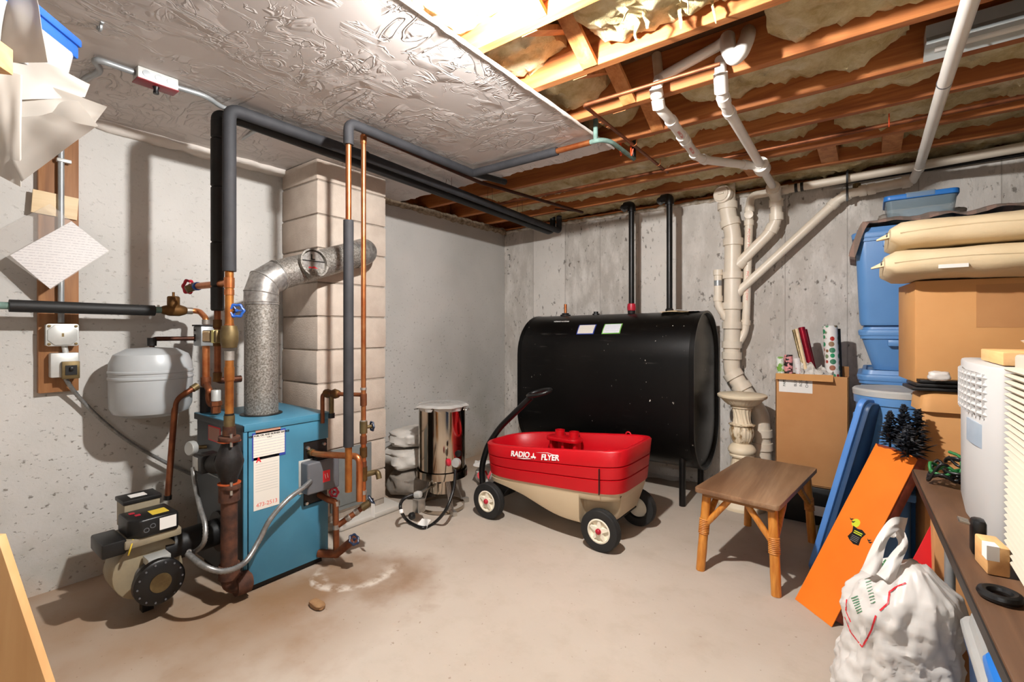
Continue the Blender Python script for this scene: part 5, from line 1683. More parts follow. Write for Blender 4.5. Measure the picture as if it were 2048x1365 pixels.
# hose holes
q = P(877, 958, Y=FY - .086)
MB().lathe([(0, 0), (.012, 0), (.012, .003), (0, .003)], 16, ax((FX + .05, FY - .072, .20), (.5, -.7, 0))).build('guard_hole', 'blackmetal', fr)
MB().lathe([(0, 0), (.020, 0), (.020, .002), (0, .002)], 18, ax((FX - .07, FY - .052, .185), (-.3, -1, 0))).build('warning_disc', 'yellow', fr)
# valve block on the left
q = P(835, 1000, d=2.98)
vb = B(q.x - .012, q.x + .04, q.y - .03, q.y + .03, q.z - .07, q.z + .01).build('valve_bracket', 'steelb', fr, bevel=.003)
k_ = P(822, 1032, d=2.93)
MB().lathe([(.0, 0), (.022, .0), (.022, .02), (.017, .026), (0, .028)], 18, ax((k_.x + .01, k_.y + .01, k_.z), (-.1, -1, 0))).build('control_knob', 'blackplastic', vb)
k_ = P(836, 990, d=2.98)
MB().lathe([(.012, -.025), (.02, -.02), (.024, 0), (.02, .02), (.012, .025)], 18, ax(k_, (.8, .2, .2))).build('venturi', 'steelbox', vb)
MB().tube([k_, (FX - .06, FY - .02, .15)], .011, 10).build('gas_tube', 'steelb', vb)
# regulator and hose
rg = P(908, 925, d=2.98)
mb = MB().lathe([(0, -.02), (.026, -.016), (.03, 0), (.026, .016), (0, .02)], 18, ax(rg + V((.02, 0, .0)), (.3, -1, .1)))
mb.build('regulator', 'steelbox', fr)
MB().lathe([(.0, 0), (.022, .0), (.025, .012), (.018, .024), (.0, .026)], 12, ax(P(900, 925, d=2.94), (-.5, -1, 0))).build('red_valve_knob', 'red', fr)
MB().lathe([(.0, 0), (.02, .0), (.02, .02), (.0, .024)], 12, ax(P(918, 907, d=2.98), (.3, -1, 0))).build('black_coupling', 'blackplastic', fr)
hose = [P(911, 940, d=2.96), P(907, 980, d=2.92), P(892, 1020, d=2.86), P(868, 1047, Z=.012), P(845, 1056, Z=.012), P(815, 1042, Z=.02), P(801, 1018, d=2.85), P(806, 1000, d=2.92), P(826, 990, d=2.96)]
cable(hose, .0105, 'blackplastic', 'gas_hose', None, parent=fr)
MB(plane_m(P(846, 1052, Z=.012), (1, .1, 0), (0, .5, .5))).grid(lambda u, v: V(((u - .5) * .075, (v - .5) * .085, .008 * math.sin(u * 5 + v * 4))), 8, 8, .0008).build('hose_tag', 'paperplain', fr)
MB().tube([P(802, 1020, d=2.85), P(803, 1027, d=2.84)], .0125, 10).build('hose_band', 'whiteink', fr)
sp_ = thing('stock_pot', 'tall polished steel stock pot wrapped at the rim, standing on the burner', 'pot', (FX, FY, .232))
MB().lathe([(0, .234), (.150, .234), (.157, .24), (.157, .69), (.164, .692), (.165, .697), (.160, .70), (.155, .697), (.154, .245), (0, .245)], 56, Matrix.Translation((FX, FY, 0))).build('pot_body', 'steel', sp_)


def wrap(r, z, a):
    return r * (1 + .045 * math.sin(a * 5 + z * 60) + .03 * math.sin(a * 13 + 1))


MB().lathe([(.157, .672), (.168, .69), (.178, .698), (.155, .712), (.10, .716), (.05, .722), (0, .712)], 60, Matrix.Translation((FX, FY, 0)), wrap).build('plastic_wrap', sheet_mat('crinkled_clear_wrap', '#d8d4cf', .1, .45, .12), sp_, smooth=20)
for s in (-1, 1):
    pz_ = V((FX + s * .163 * math.cos(YAW), FY + s * .163 * math.sin(YAW), .672))
    MB().tube([pz_ + V((0, -.02, 0)), pz_ + V((s * .02, -.02, -.005)), pz_ + V((s * .02, .02, -.005)), pz_ + V((0, .02, 0))], .004, 6, fillet=.01).build('handle', 'steelb', sp_)
tx = V((-.0, -1, 0))
vd = (V((0, 0, .5)) - V((FX, FY, .5))).normalized()
vd.z = 0
for i, (sz, tx_) in enumerate(((.036, 'BUTTERBALL'), (.014, 'TURKEY FRYER POT'))):
    pass

# ---- sacks beside the chimney
def sack(name, label, mat, c, rx, ry, rz, seed, parent=None, rot=0.0, cat='bag', group=None):
    mb = MB(Matrix.Translation(c) @ rotz(rot))
    nu, nv = 40, 26
    vs_, fs_ = [], []
    for j in range(nv + 1):
        th = math.pi * j / nv
        for i in range(nu):
            ph_ = 2 * math.pi * i / nu
            d_ = V((math.sin(th) * math.cos(ph_), math.sin(th) * math.sin(ph_), math.cos(th)))
            e_ = .62
            p = V([math.copysign(abs(q_) ** e_, q_) for q_ in d_])
            k_ = 1 + .13 * fbm((p.x * 1.7 + seed, p.y * 1.7, p.z * 1.7), 3) + .05 * abs(fbm((p.x * 5 + seed, p.y * 5, p.z * 5), 3))
            z_ = p.z * rz * k_
            vs_.append((p.x * rx * k_, p.y * ry * k_, max(z_, -rz)))
    for j in range(nv):
        for i in range(nu):
            fs_.append((j * nu + i, j * nu + (i + 1) % nu, (j + 1) * nu + (i + 1) % nu, (j + 1) * nu + i))
    mb.add(vs_, fs_)
    o = mb.build(name, mat, parent, smooth=50)
    if parent is None:
        tag(o, label, cat, group)
    return o


sack('plastic_sack', 'lowest of the grubby sacks stacked beside the chimney', 'sackgrey', (-2.70, 2.44, .095), .17, .25, .095, 1, rot=.15)
sack('plastic_sack', 'middle white sack of the pile beside the chimney', 'sack', (-2.73, 2.42, .272), .16, .23, .075, 2, rot=-.1)
sack('plastic_sack', 'uppermost crumpled white sack beside the chimney', 'sack', (-2.74, 2.43, .415), .15, .21, .063, 3, rot=.1)
cv = thing('shopping_bag', 'crumpled white shopping bag with red lettering behind the stock pot', 'bag', (-2.35, 2.88, 0))
sack('bag_body', None, 'bagwhite', (-2.37, 2.93, .07), .15, .14, .068, 6, parent=cv, rot=.5)
q = P(934, 918, d=3.60)
text('CVS', .085, 'redprint', plane_m(V((-2.33, 2.775, .10)), (.80, .60, .05), (-.1, .35, .9)), cv, bold=.003)
# flattened pale flap
MB(Matrix.Translation((-2.36, 2.86, .14)) @ rotz(.6)).grid(lambda u, v: V(((u - .5) * .26, (v - .5) * .16, .03 * fbm((u * 3, v * 3, 4), 3) + .03)), 14, 10, .001).build('bag_flap', 'bagwhite', cv)

# ================================================================ WAGON
wg = thing('toy_wagon', 'red and tan plastic pull wagon with black tyres and handle', 'wagon', (-1.55, 2.6, 0))
WX0, WX1, WYc, WH = -2.07, -1.035, 2.595, .272


def wloop(t, inset, n=64):
    """outline of the tub at level t (0 bottom edge .. 1 rim), inset from the outer skin"""
    out = []
    for i in range(n):
        a_ = 2 * math.pi * i / n
        c_, s_ = math.cos(a_), math.sin(a_)
        e_ = .34 if c_ > 0 else .52
        hx = (WX1 - WX0) / 2 - inset - (1 - t) * .025
        hy = WH - inset - (1 - t) * .012 - (.035 * max(0, -c_) ** 2)
        x_ = (WX0 + WX1) / 2 + math.copysign(abs(c_) ** e_, c_) * hx
        y_ = WYc + math.copysign(abs(s_) ** e_, s_) * hy
        f_ = (x_ - WX0) / (WX1 - WX0)
        zb_ = .268 + (.322 - .268) * f_
        zt_ = .462 + (.566 - .462) * f_
        out.append(V((x_, y_, zb_ + (zt_ - zb_) * t)))
    return out


loops = [wloop(0, .010), wloop(.012, .0)]
for gv in (.33, .62):
    loops += [wloop(gv - .018, .0), wloop(gv, .008), wloop(gv + .018, .0)]
loops += [wloop(.96, .0), wloop(1.0, .008), wloop(1.0, .026), wloop(.96, .034), wloop(.60, .040), wloop(.20, .046), wloop(.16, .058)]
tub = MB().loft(loops, True, True).build('tub', 'wagonred', wg, smooth=50)
for x_, y_ in ((-1.165, WYc - WH + .002), (-1.165, WYc + WH - .002)):
    f_ = (x_ - WX0) / (WX1 - WX0)
    B(x_ - .0022, x_ + .0022, y_ - .004, y_ + .004, .268 + .054 * f_ + .004, .268 + .054 * f_ + .145).build('panel_gap', 'blackmetal', tub)
# moulded cup seat inside and latch
ix = -1.50
st_ = MB()
st_.prism([(ix - .13 + q_[0], WYc + .15 + q_[1]) for q_ in rrect(.125, .06, .05)], .47, .495).build('cup_tray', 'wagonred', tub, bevel=.006)
for s in (-.055, .055):
    MB().lathe([(.033, 0), (.033, .045), (.028, .045), (.028, .006), (0, .006)], 20, Matrix.Translation((ix - .13 + s, WYc + .185, .485))).build('cup_holder', 'wagonred', tub)
for s in (-.09, 0, .09):
    B(ix - .13 + s - .01, ix - .13 + s + .01, WYc + .12, WYc + .20, .36, .472).build('tray_rib', 'wagonred', tub, bevel=.004)
MB().lathe([(0, 0), (.05, 0), (.05, .012), (0, .016)], 14, Matrix.Translation((-1.72, WYc - .02, .338)), lambda r, z, a: r * (1 + .12 * math.sin(a * 7))).build('drain_knob', 'blackplastic', tub)
q = P(1258, 873, Y=WYc + WH - .02)
MB().torus(plane_m(q + V((0, -.01, .012)), (1, 0, 0), (0, 0, 1)), .016, .005, 16, 8).build('latch_loop', 'wagonred', tub)
# tan undercarriage: belly profile between the sides
prof = []
N = 26
xs0, xs1 = WX0 + .03, -1.30
for i in range(N + 1):
    t_ = i / N
    x_ = xs0 + (xs1 - xs0) * t_
    f_ = (x_ - WX0) / (WX1 - WX0)
    top_ = .268 + .054 * f_
    s_ = max(0, (t_ - .15) / .75)
    s_ = min(1, s_)
    sm_ = s_ * s_ * (3 - 2 * s_)
    prof.append((x_, top_ - .05 - (top_ - .05 - .118) * sm_))
lowp_ = prof


def belly(parts):
    mb = MB()
    return mb


ch_ = MB()
loopsB = [wloop(0, .008), [v - V((0, 0, .03)) for v in wloop(0, .012)], [v - V((0, 0, .045)) for v in wloop(0, .022)]]
ch_.loft(loopsB, True, True)
chassis = ch_.build('chassis_rim', 'tan', wg, smooth=50)
yN, yF = WYc - WH + .035, WYc + WH - .035
upper = [(x_, .268 + .054 * (x_ - WX0) / (WX1 - WX0) - .02) for x_, _ in prof]
mW = plane_m((0, yF, 0), (1, 0, 0), (0, 0, 1))
mb = MB()
secs_ = []
for (x_, z_), (_, zu) in zip(prof, upper):
    f_ = (x_ - WX0) / (WX1 - WX0)
    cc_ = max(-.999, (x_ - (WX0 + WX1) / 2) / ((WX1 - WX0) / 2 - .04))
    hy = (WH - .022) * (1 - abs(cc_) ** (2 / .52)) ** (.52 / 2) if cc_ < 0 else WH - .022
    hy = max(hy, .05)
    r_ = min(.035, (zu - z_) * .45)
    pr = [(-hy, zu), (-hy + .004, z_ + r_), (-hy + r_ * .4, z_ + r_ * .3), (-hy + r_, z_), (hy - r_, z_), (hy - r_ * .4, z_ + r_ * .3), (hy - .004, z_ + r_), (hy, zu)]
    secs_.append([V((x_, WYc + a_, b_)) for a_, b_ in pr])
mb.loft(secs_, True, True)
mb.build('belly', 'tan', wg, smooth=40)
# narrower tail between the rear wheels
mb = MB()
tl_ = []
for x_, zlow, hy in ((xs1 - .02, .12, .225), (xs1 + .01, .118, .175), (-1.16, .125, .16), (-1.115, .16, .155), (-1.09, .24, .17), (-1.08, .285, .19)):
    zu = .30
    tl_.append([V((x_, WYc - hy, zu)), V((x_, WYc - hy + .01, zlow + .02)), V((x_, WYc - hy + .03, zlow)), V((x_, WYc + hy - .03, zlow)), V((x_, WYc + hy - .01, zlow + .02)), V((x_, WYc + hy, zu))])
mb.loft(tl_, True, True)
mb.build('tail', 'tan', wg, smooth=45)
WR = .113


def wheel(x, y, sgn):
    m = Matrix.Translation((x, y, WR)) @ Matrix.Rotation(R(90), 4, 'X') if sgn < 0 else Matrix.Translation((x, y, WR)) @ Matrix.Rotation(R(-90), 4, 'X')
    # z of the local frame points outwards
    wl_ = MB(m).lathe([(.066, -.025), (.085, -.03), (.107, -.027), (.113, -.018), (.1125, -.008), (.110, -.006), (.1125, -.004), (.1125, .004), (.110, .006), (.1125, .008), (.113, .018), (.107, .027), (.085, .03), (.066, .025)], 48, closed=True).build('wheel', 'tyre', wg)
    rim_ = MB(m).lathe([(.0, -.004), (.060, -.004), (.062, .014), (.067, .016), (.067, .026), (.060, .028), (.056, .010), (.0, .008)], 40)
    for k in range(5):
        a_ = k * 2 * math.pi / 5 + .3
        c_, s_ = math.cos(a_), math.sin(a_)
        rim_.m = m @ rotz(a_)
        rim_.add([(.012, -.016, .008), (.058, -.008, .008), (.058, .008, .008), (.012, .016, .008), (.012, -.014, .026), (.058, -.006, .022), (.058, .006, .022), (.012, .014, .026)], [(0, 1, 5, 4), (1, 2, 6, 5), (2, 3, 7, 6), (3, 0, 4, 7), (4, 5, 6, 7)])
    rim_.m = m
    rim_.lathe([(.022, .008), (.022, .027), (0, .028)], 20)
    rim_.build('rim', 'cream', wl_, smooth=35)
    MB(m).lathe([(.016, .026), (.016, .034), (.012, .040), (.005, .043), (0, .043)], 20).build('hub_cap', 'red', wl_)
    return wl_


wheel(-1.957, WYc - .245, -1)
wheel(-1.957, WYc + .245, 1)
wheel(-1.178, WYc - .225, -1)
wheel(-1.15, WYc + .225, 1)
MB().cyl((-1.957, WYc - .24, WR), (-1.957, WYc + .24, WR), .009, n=12).build('front_axle', 'blackmetal', wg)
MB().cyl((-1.165, WYc - .22, WR), (-1.165, WYc + .22, WR), .009, n=12).build('rear_axle', 'blackmetal', wg)
MB().loft([[V((-1.99, WYc - .19, .115)), V((-1.91, WYc - .19, .115)), V((-1.91, WYc + .19, .115)), V((-1.99, WYc + .19, .115))], [V((-2.02, WYc - .10, .235)), V((-1.84, WYc - .10, .235)), V((-1.84, WYc + .10, .235)), V((-2.02, WYc + .10, .235))]]).build('steering_yoke', 'blackplastic', wg, bevel=.008)
MB().tube([(-1.93, WYc - .1, .16), (-1.60, WYc - .02, .20)], .009, 8).build('tie_rod', 'blackmetal', wg)
hd_ = [V((-2.02, WYc, .18)), P(966, 985, Y=WYc), P(963, 935, Y=WYc), P(975, 892, Y=WYc), P(1000, 855, Y=WYc + .01), P(1062, 795, Y=WYc + .03)]
MB().tube(hd_, .021, 14, fillet=.06).build('handle_bar', 'blackplastic', wg)
e0, e1 = P(1058, 790, Y=WYc + .03), P(1100, 782, Y=WYc + .03)
cm = (e0 + e1) / 2
dh = (e1 - e0).normalized()
L = (e1 - e0).length / 2
ring = []
for i in range(28):
    a_ = 2 * math.pi * i / 28
    ring.append(cm + dh * (L * math.cos(a_)) + V((0, 1, .25)).normalized() * (.055 * math.sin(a_)))
MB().tube(ring + [ring[0]], .0125, 10, cap=False).build('handle_grip', 'blackplastic', wg)
# lettering on the near side
tz = wloop(.80, 0)


def side_pt(px, py):
    return P(px, py, Y=WYc - WH + .004)


# find the near side surface where the lettering sits
pL, pR = side_pt(1022, 908), side_pt(1122, 920)
rt_ = (pR - pL)


def near_y(x):
    c_ = (x - (WX0 + WX1) / 2) / ((WX1 - WX0) / 2)
    best = 1e9
    for p_ in wloop(.82, 0, 256):
        if p_.y < WYc and abs(p_.x - x) < best:
            best, yy = abs(p_.x - x), p_.y
    return yy


def lettering(s, pxa, pxb, py, size, shear=.25):
    a_, b_ = side_pt(pxa, py[0]), side_pt(pxb, py[1])
    a_ = V((a_.x, near_y(a_.x) - .0012, a_.z))
    b_ = V((b_.x, near_y(b_.x) - .0012, b_.z))
    return text(s, size, 'whiteink', plane_m((a_ + b_) / 2, b_ - a_, (0, 0, 1)), tub, 'logo_lettering', bold=.0012, shear=shear, depth=.0015)


lettering('RADIO', 1022, 1058, (908, 911), .046)
lettering('FLYER', 1078, 1122, (915, 917), .046)
a_ = side_pt(1067, 912)
a_.y = near_y(a_.x) - .0012
mL = plane_m(a_, rt_, (0, 0, 1))
MB(mL).prism([(-.018, -.012), (.018, -.012), (.016, -.004), (-.016, -.004)], -.001, .001).prism([(-.012, -.018), (-.008, -.018), (-.008, -.012), (-.012, -.012)], -.001, .001).prism([(.008, -.018), (.012, -.018), (.012, -.012), (.008, -.012)], -.001, .001).prism([(-.004, -.004), (.006, -.004), (.004, .018), (-.001, .012)], -.001, .001).build('logo_emblem', 'whiteink', tub, smooth=0)
MB(mL).prism([(-.12, -.024), (-.02, -.018), (-.02, -.021), (-.07, -.026)], -.001, .001).prism([(.02, .021), (.10, .025), (.15, .019), (.10, .028)], -.001, .001).build('logo_stroke', 'whiteink', tub, smooth=0)

# ================================================================ PEDESTAL, BENCH
pd_c = V((-.702, 3.555, 0))
pd_prof = [(0, 0), (.150, 0), (.152, .018), (.146, .03), (.130, .04), (.120, .07), (.105, .085), (.098, .10), (.078, .13), (.066, .17), (.070, .22), (.072, .27), (.060, .325), (.062, .335), (.076, .342), (.080, .352), (.074, .362), (.086, .372), (.090, .388), (.084, .402), (.078, .412), (.064, .425), (.052, .434), (.062, .452), (.074, .49), (.076, .52), (.070, .548), (.082, .560), (.070, .563), (.056, .572), (.052, .60), (.054, .64), (.060, .672), (.070, .676), (.072, .684), (.066, .690), (.090, .696), (.112, .715), (.135, .738), (.150, .744), (.156, .752), (.156, .764), (.148, .770), (0, .770)]


def ped_r(r, z, a):
    if .565 < z < .672:
        return r * (1 + .05 * math.sin(a * 14 + z * 55))
    if .435 < z < .562:
        return r * (1 + .045 * abs(math.sin(a * 3.5)) + .02 * math.sin(a * 21))
    if .17 < z < .325:
        return r * (1 + .04 * abs(math.sin(a * 3.5)))
    if .695 < z < .74:
        return r * (1 + .02 * math.sin(a * 34))
    return r


MBp = MB()
dense = []
for (r0, z0), (r1, z1) in zip(pd_prof, pd_prof[1:]):
    k_ = max(1, int(abs(z1 - z0) / .008))
    dense += [(r0 + (r1 - r0) * i / k_, z0 + (z1 - z0) * i / k_) for i in range(k_)]
dense.append(pd_prof[-1])
MBp.lathe(dense, 112, None, ped_r)
pdo = MBp.build('plant_pedestal', 'ped', smooth=40)
pdo.location = pd_c
tag(pdo, 'cream turned plaster pedestal with twisted fluting, next to the drain stack', 'pedestal')

be = thing('cane_bench', 'low bench with walnut laminate top on bound cane legs', 'bench', (-.47, 2.83, 0))
mB = Matrix.Translation((-.472, 2.835, 0)) @ rotz(R(-6))
MB(mB).prism(rrect(.192, .405, .02, 4), .395, .42).build('seat_top', 'walnut', be, bevel=.004)
MB(mB).prism(rrect(.165, .375, .02, 4), .375, .395).build('apron', 'carddark', be)


def cane_leg(p0, p1, r, name='leg', mat='bamboo'):
    a_, b_ = mB @ V(p0), mB @ V(p1)
    mb = MB().tube([a_.lerp(b_, i / 8) for i in range(9)], r, 14, rfun=lambda i, k: 1.0 + (.05 if i in (3, 6) else 0))
    return mb.build(name, mat, be)


for sx_ in (-1, 1):
    for sy_ in (-1, 1):
        top_ = V((sx_ * .150, sy_ * .345, .38))
        bot = V((sx_ * .172, sy_ * .372, 0))
        lg = cane_leg(top_, bot, .0215)
        # binding
        bp = top_.lerp(bot, .42)
        wm = ax(mB @ bp, (mB @ bot) - (mB @ top_))
        pr = []
        for k in range(9):
            z_ = -.034 + k * .0085
            pr += [(.0225, z_ - .0036), (.0262, z_), (.0225, z_ + .0036)]
        MB().lathe(pr, 18, wm).build('cane_binding', 'canewrap', lg)
        cane_leg(bp, V((sx_ * .035, sy_ * .350, .385)), .0145, 'brace')
        cane_leg(bp, V((sx_ * .150, sy_ * .12, .385)), .0145, 'brace')

# ================================================================ TALL CARTON WITH GIFT WRAP
KY = 3.50
ka, kb = P(1551, 745, Y=KY), P(1697, 742, Y=KY)
kz0, kz1 = .235, P(1551, 748, Y=KY).z
kd = .16
cr = thing('low_crate', 'dark low carton with a white label under the tall carton, behind the bench', 'carton', ((ka.x + kb.x) / 2, KY + .1, 0))
B(ka.x - .01, kb.x + .0, KY - .02, KY + .30, 0, kz0 - .004).build('crate_body', 'blackmetal', cr, bevel=.004)
B(ka.x + .20, ka.x + .30, KY - .0215, KY - .02, .06, .12).build('white_label', 'paperplain', cr, smooth=0)
kc = thing('tall_carton', 'tall open brown carton holding gift wrap rolls against the back wall', 'carton', ((ka.x + kb.x) / 2, KY + kd / 2, kz0))
t_ = .005
B(ka.x, kb.x, KY, KY + t_, kz0, kz1).build('front_panel', 'card', kc, bevel=.001)
B(ka.x, kb.x, KY + kd - t_, KY + kd, kz0, kz1 - .0).build('back_panel', 'card', kc)
B(ka.x, ka.x + t_, KY, KY + kd, kz0, kz1).build('side_panel', 'card', kc)
B(kb.x - t_, kb.x, KY, KY + kd, kz0, kz1).build('side_panel', 'card', kc)
B(ka.x, kb.x, KY, KY + kd, kz0 - .002, kz0 + t_).build('bottom_panel', 'card', kc)
fw = P(1667, 750, Y=KY).x
MB().loft([[V((ka.x + .002, KY - .001, kz1)), V((fw, KY - .001, kz1 + .004)), V((fw, KY + .004, kz1 + .008)), V((ka.x + .002, KY + .004, kz1 + .004))], [V((ka.x + .006, KY - .03, kz1 - .032)), V((fw - .0, KY - .045, kz1 - .03)), V((fw, KY - .041, kz1 - .026)), V((ka.x + .006, KY - .026, kz1 - .028))]]).build('front_flap', 'cardlight', kc)
B(P(1669, 740, Y=KY + kd).x, kb.x - .002, KY + kd - .01, KY + kd - .004, kz1 - .01, kz1 + .055).build('rear_flap', 'carddark', kc)
la_, lb2 = P(1558, 755, Y=KY), P(1625, 788, Y=KY)
ll = B(la_.x, lb2.x, KY - .0012, KY, lb2.z, la_.z).build('paper_label', 'paperplain', kc, smooth=0)
for px, s_ in ((1569, 'PAPE'), (1591, 'BLUE'), (1602, 'ROSE'), (1614, 'CHINA')):
    q = P(px, 767, Y=KY)
    text(s_, .021, 'blackink', plane_m((q.x, KY - .0018, q.z + .004), (0, 0, 1), (-1, 0, 0)), ll)
for i, (pa, pb, wpx, mt, lab) in enumerate([
        ((1560, 714), (1562, 760), 14, 'giftgreen', 'short green printed gift wrap roll at the left of the tall carton'),
        ((1577, 710), (1577, 760), 15, 'giftpink', 'short pink and black gift wrap roll in the tall carton'),
        ((1593, 717), (1600, 760), 12, 'giftwhite', 'short white printed gift wrap roll in the tall carton'),
        ((1587, 660), (1612, 760), 6, 'giftgold', 'thin dark gold wrap roll leaning in the tall carton'),
        ((1593, 658), (1616, 760), 6, 'shingle', 'thin pale wrap roll beside the red foil roll'),
        ((1603, 655), (1628, 760), 12, 'giftred', 'long shiny red foil wrap roll leaning left in the tall carton'),
        ((1611, 659), (1634, 760), 6, 'giftred', 'thin dark red wrap roll behind the shiny red one'),
        ((1660, 652), (1672, 760), 25, 'giftdots', 'thick white wrap roll with red and green dots'),
        ((1678, 658), (1686, 760), 5, 'blackmetal', 'thin dark roll behind the dotted wrap roll')]):
    yy = KY + (.045, .05, .045, .07, .055, .085, .115, .075, .12)[i]
    a_, b_ = P(*pa, Y=yy + .02), P(*pb, Y=yy)
    r_ = rpx(wpx, a_)
    d_ = (b_ - a_).normalized()
    b_ = a_ + d_ * ((a_.z - kz0 - .012) / -d_.z)
    b_.x = min(max(b_.x, ka.x + r_ + .01), kb.x - r_ - .01)
    b_.y = min(max(b_.y, KY + r_ + .012), KY + kd - r_ - .012)
    mb = MB().lathe([(r_ * .55, 0), (r_ * .9, 0), (r_, .002), (r_, (b_ - a_).length), (r_ * .55, (b_ - a_).length)], 18, ax(a_, b_ - a_), closed=True)
    tag(mb.build('gift_wrap_roll', mt), lab, 'wrapping paper', 'gift wrap rolls in the tall carton')
# crumpled tissue in the mouth of the carton
cA, cB_ = P(1600, 720, Y=KY + .02), P(1665, 745, Y=KY + .02)
tag(MB().grid(lambda u, v: V((cA.x + (cB_.x - cA.x) * u + .02 * fbm((u * 4, v * 4, 2), 3), KY + .012 + .05 * v + .03 * fbm((u * 5, v * 3, 7), 3), kz1 - .02 + .10 * v * (1 - .55 * u) + .04 * fbm((u * 5, v * 5, 1), 3))), 22, 14, .0008).build('tissue_paper', 'sack', smooth=60), 'crumpled pale tissue paper in the mouth of the tall carton', 'paper')

# ================================================================ BLUE TOTES AND BIN
def tote(name, label, x0, x1, y0, y1, z0, z1, mat='tote', lid=None, taper=.93, rot=0.0, parent=None):
    cx_, cy_ = (x0 + x1) / 2, (y0 + y1) / 2
    hx, hy = (x1 - x0) / 2, (y1 - y0) / 2
    t = thing(name, label, 'tote', (cx_, cy_, z0))
    m = Matrix.Translation((cx_, cy_, 0)) @ rotz(rot)
    zl_ = z1 - .045

    def lp(k, z, n=5, ex=0.0):
        return [V((x_, y_, z)) for x_, y_ in rrect(hx * k + ex, hy * k + ex, .05, n)]
    MB(m).loft([lp(taper - .03, z0), lp(taper - .01, z0 + .02), lp(.975, zl_ - .03), lp(.975, zl_ - .03, 5, .008), lp(.98, zl_, 5, .008)]).build('body', mat, t, smooth=40)
    l_ = MB(m).loft([lp(1, zl_ - .012, 5, .006), lp(1, zl_ + .012, 5, .010), lp(1, zl_ + .02, 5, .006), lp(.97, zl_ + .022), lp(.95, zl_ + .045), lp(.90, zl_ + .045), lp(.88, zl_ + .035)]).build('lid', lid or mat, t, smooth=40)
    for s in (-1, 1):
        MB(m).box(s * hx * .45 - .055, s * hx * .45 + .055, -hy - .02, -hy + .005, zl_ - .07, zl_ - .035).build('handle', mat, t, bevel=.006)
    return t


tx0 = -.055
tote('blue_tote', 'blue plastic tote lowest in the stack by the back wall', tx0 + .01, .58, 3.30, 3.84, 0, .52)
tote('blue_tote', 'second blue tote up, with its lid lip showing beside the grey lidded bin', tx0 + .005, .59, 3.30, 3.84, .52, .985)
tote('blue_tote', 'shallow blue tote under the tall one, third up by the back wall', tx0 + .01, .60, 3.31, 3.84, .985, 1.235, taper=.84)
tote('blue_tote', 'tall blue tote topmost in the stack under the plaid blanket', tx0 - .02, .60, 3.27, 3.84, 1.235, 1.775, taper=.93)
# plaid blanket
bl = MB()


def blanket(u, v):
    x_ = tx0 - .10 + u * .78
    y_ = 3.24 + v * .5
    z_ = 1.80 + .03 * fbm((u * 4, v * 3, 3), 3) + .016 * math.sin(v * 9)
    if u < .16:
        k_ = (.16 - u) / .16
        z_ -= .18 * k_ ** 1.2
        x_ += .06 * k_
    return V((x_, y_, z_))


bl.grid(blanket, 44, 24, .03)
tag(bl.build('plaid_blanket', 'plaid', smooth=60), 'folded brown plaid blanket draped over the topmost blue tote', 'blanket')
# clear box with blue lid on the blanket
q0, q1 = P(1767, 398, Y=3.3), P(1921, 388, Y=3.3)
cbz = q0.z - .0
cb_ = thing('clear_storage_box', 'small clear storage box with a blue lid on the plaid blanket', 'box', ((q0.x + q1.x) / 2, 3.42, cbz - .13))
mQ = Matrix.Translation(((q0.x + q1.x) / 2, 3.43, 0)) @ rotz(R(0))
hx = (q1.x - q0.x) / 2
MB(mQ).loft([[V((x_ * .86, y_ * .86, cbz - .135)) for x_, y_ in rrect(hx, .13, .03)], [V((x_ * .95, y_ * .95, cbz - .012)) for x_, y_ in rrect(hx, .13, .03)]]).build('body', 'clearbin', cb_)
MB(mQ).prism(rrect(hx, .135, .03), cbz - .016, cbz + .012).build('lid', 'brightblue', cb_, bevel=.005)
MB(mQ).prism(rrect(hx * .40, .137, .01), cbz - .012, cbz + .016).build('lid_panel', 'clearbin', cb_, bevel=.003)
rr_ = random.Random(2)
for k in range(7):
    sack('packet', None, 'sackgrey' if k % 2 else 'acpanel', ((q0.x + q1.x) / 2 + rr_.uniform(-.15, .15), 3.42 + rr_.uniform(-.07, .07), cbz - .09 + rr_.uniform(-.01, .01)), .05, .03, .03, k, parent=cb_)
# grey lidded blue bin
gb = V((.115, 3.08, 0))
gz = .925
gn = thing('lidded_bin', 'round blue bin with a grey lid in front of the tote stack', 'bin', tuple(gb))
MB().lathe([(0, 0), (.140, 0), (.145, .01), (.175, gz - .085), (.183, gz - .085), (.185, gz - .045), (.175, gz - .04), (0, gz - .04)], 44, Matrix.Translation(gb)).build('body', 'tote', gn)
MB().lathe([(.188, gz - .045), (.190, gz - .02), (.182, gz - .012), (.165, gz - .01), (.15, gz - .018), (.06, gz - .008), (0, gz - .006)], 44, Matrix.Translation(gb)).build('lid', 'greylid', gn)
for k in (215, 305):
    m = Matrix.Translation(gb) @ rotz(R(k))
    MB(m).box(.165, .195, -.05, .05, gz - .17, gz - .135).build('handle', 'tote', gn, bevel=.008)

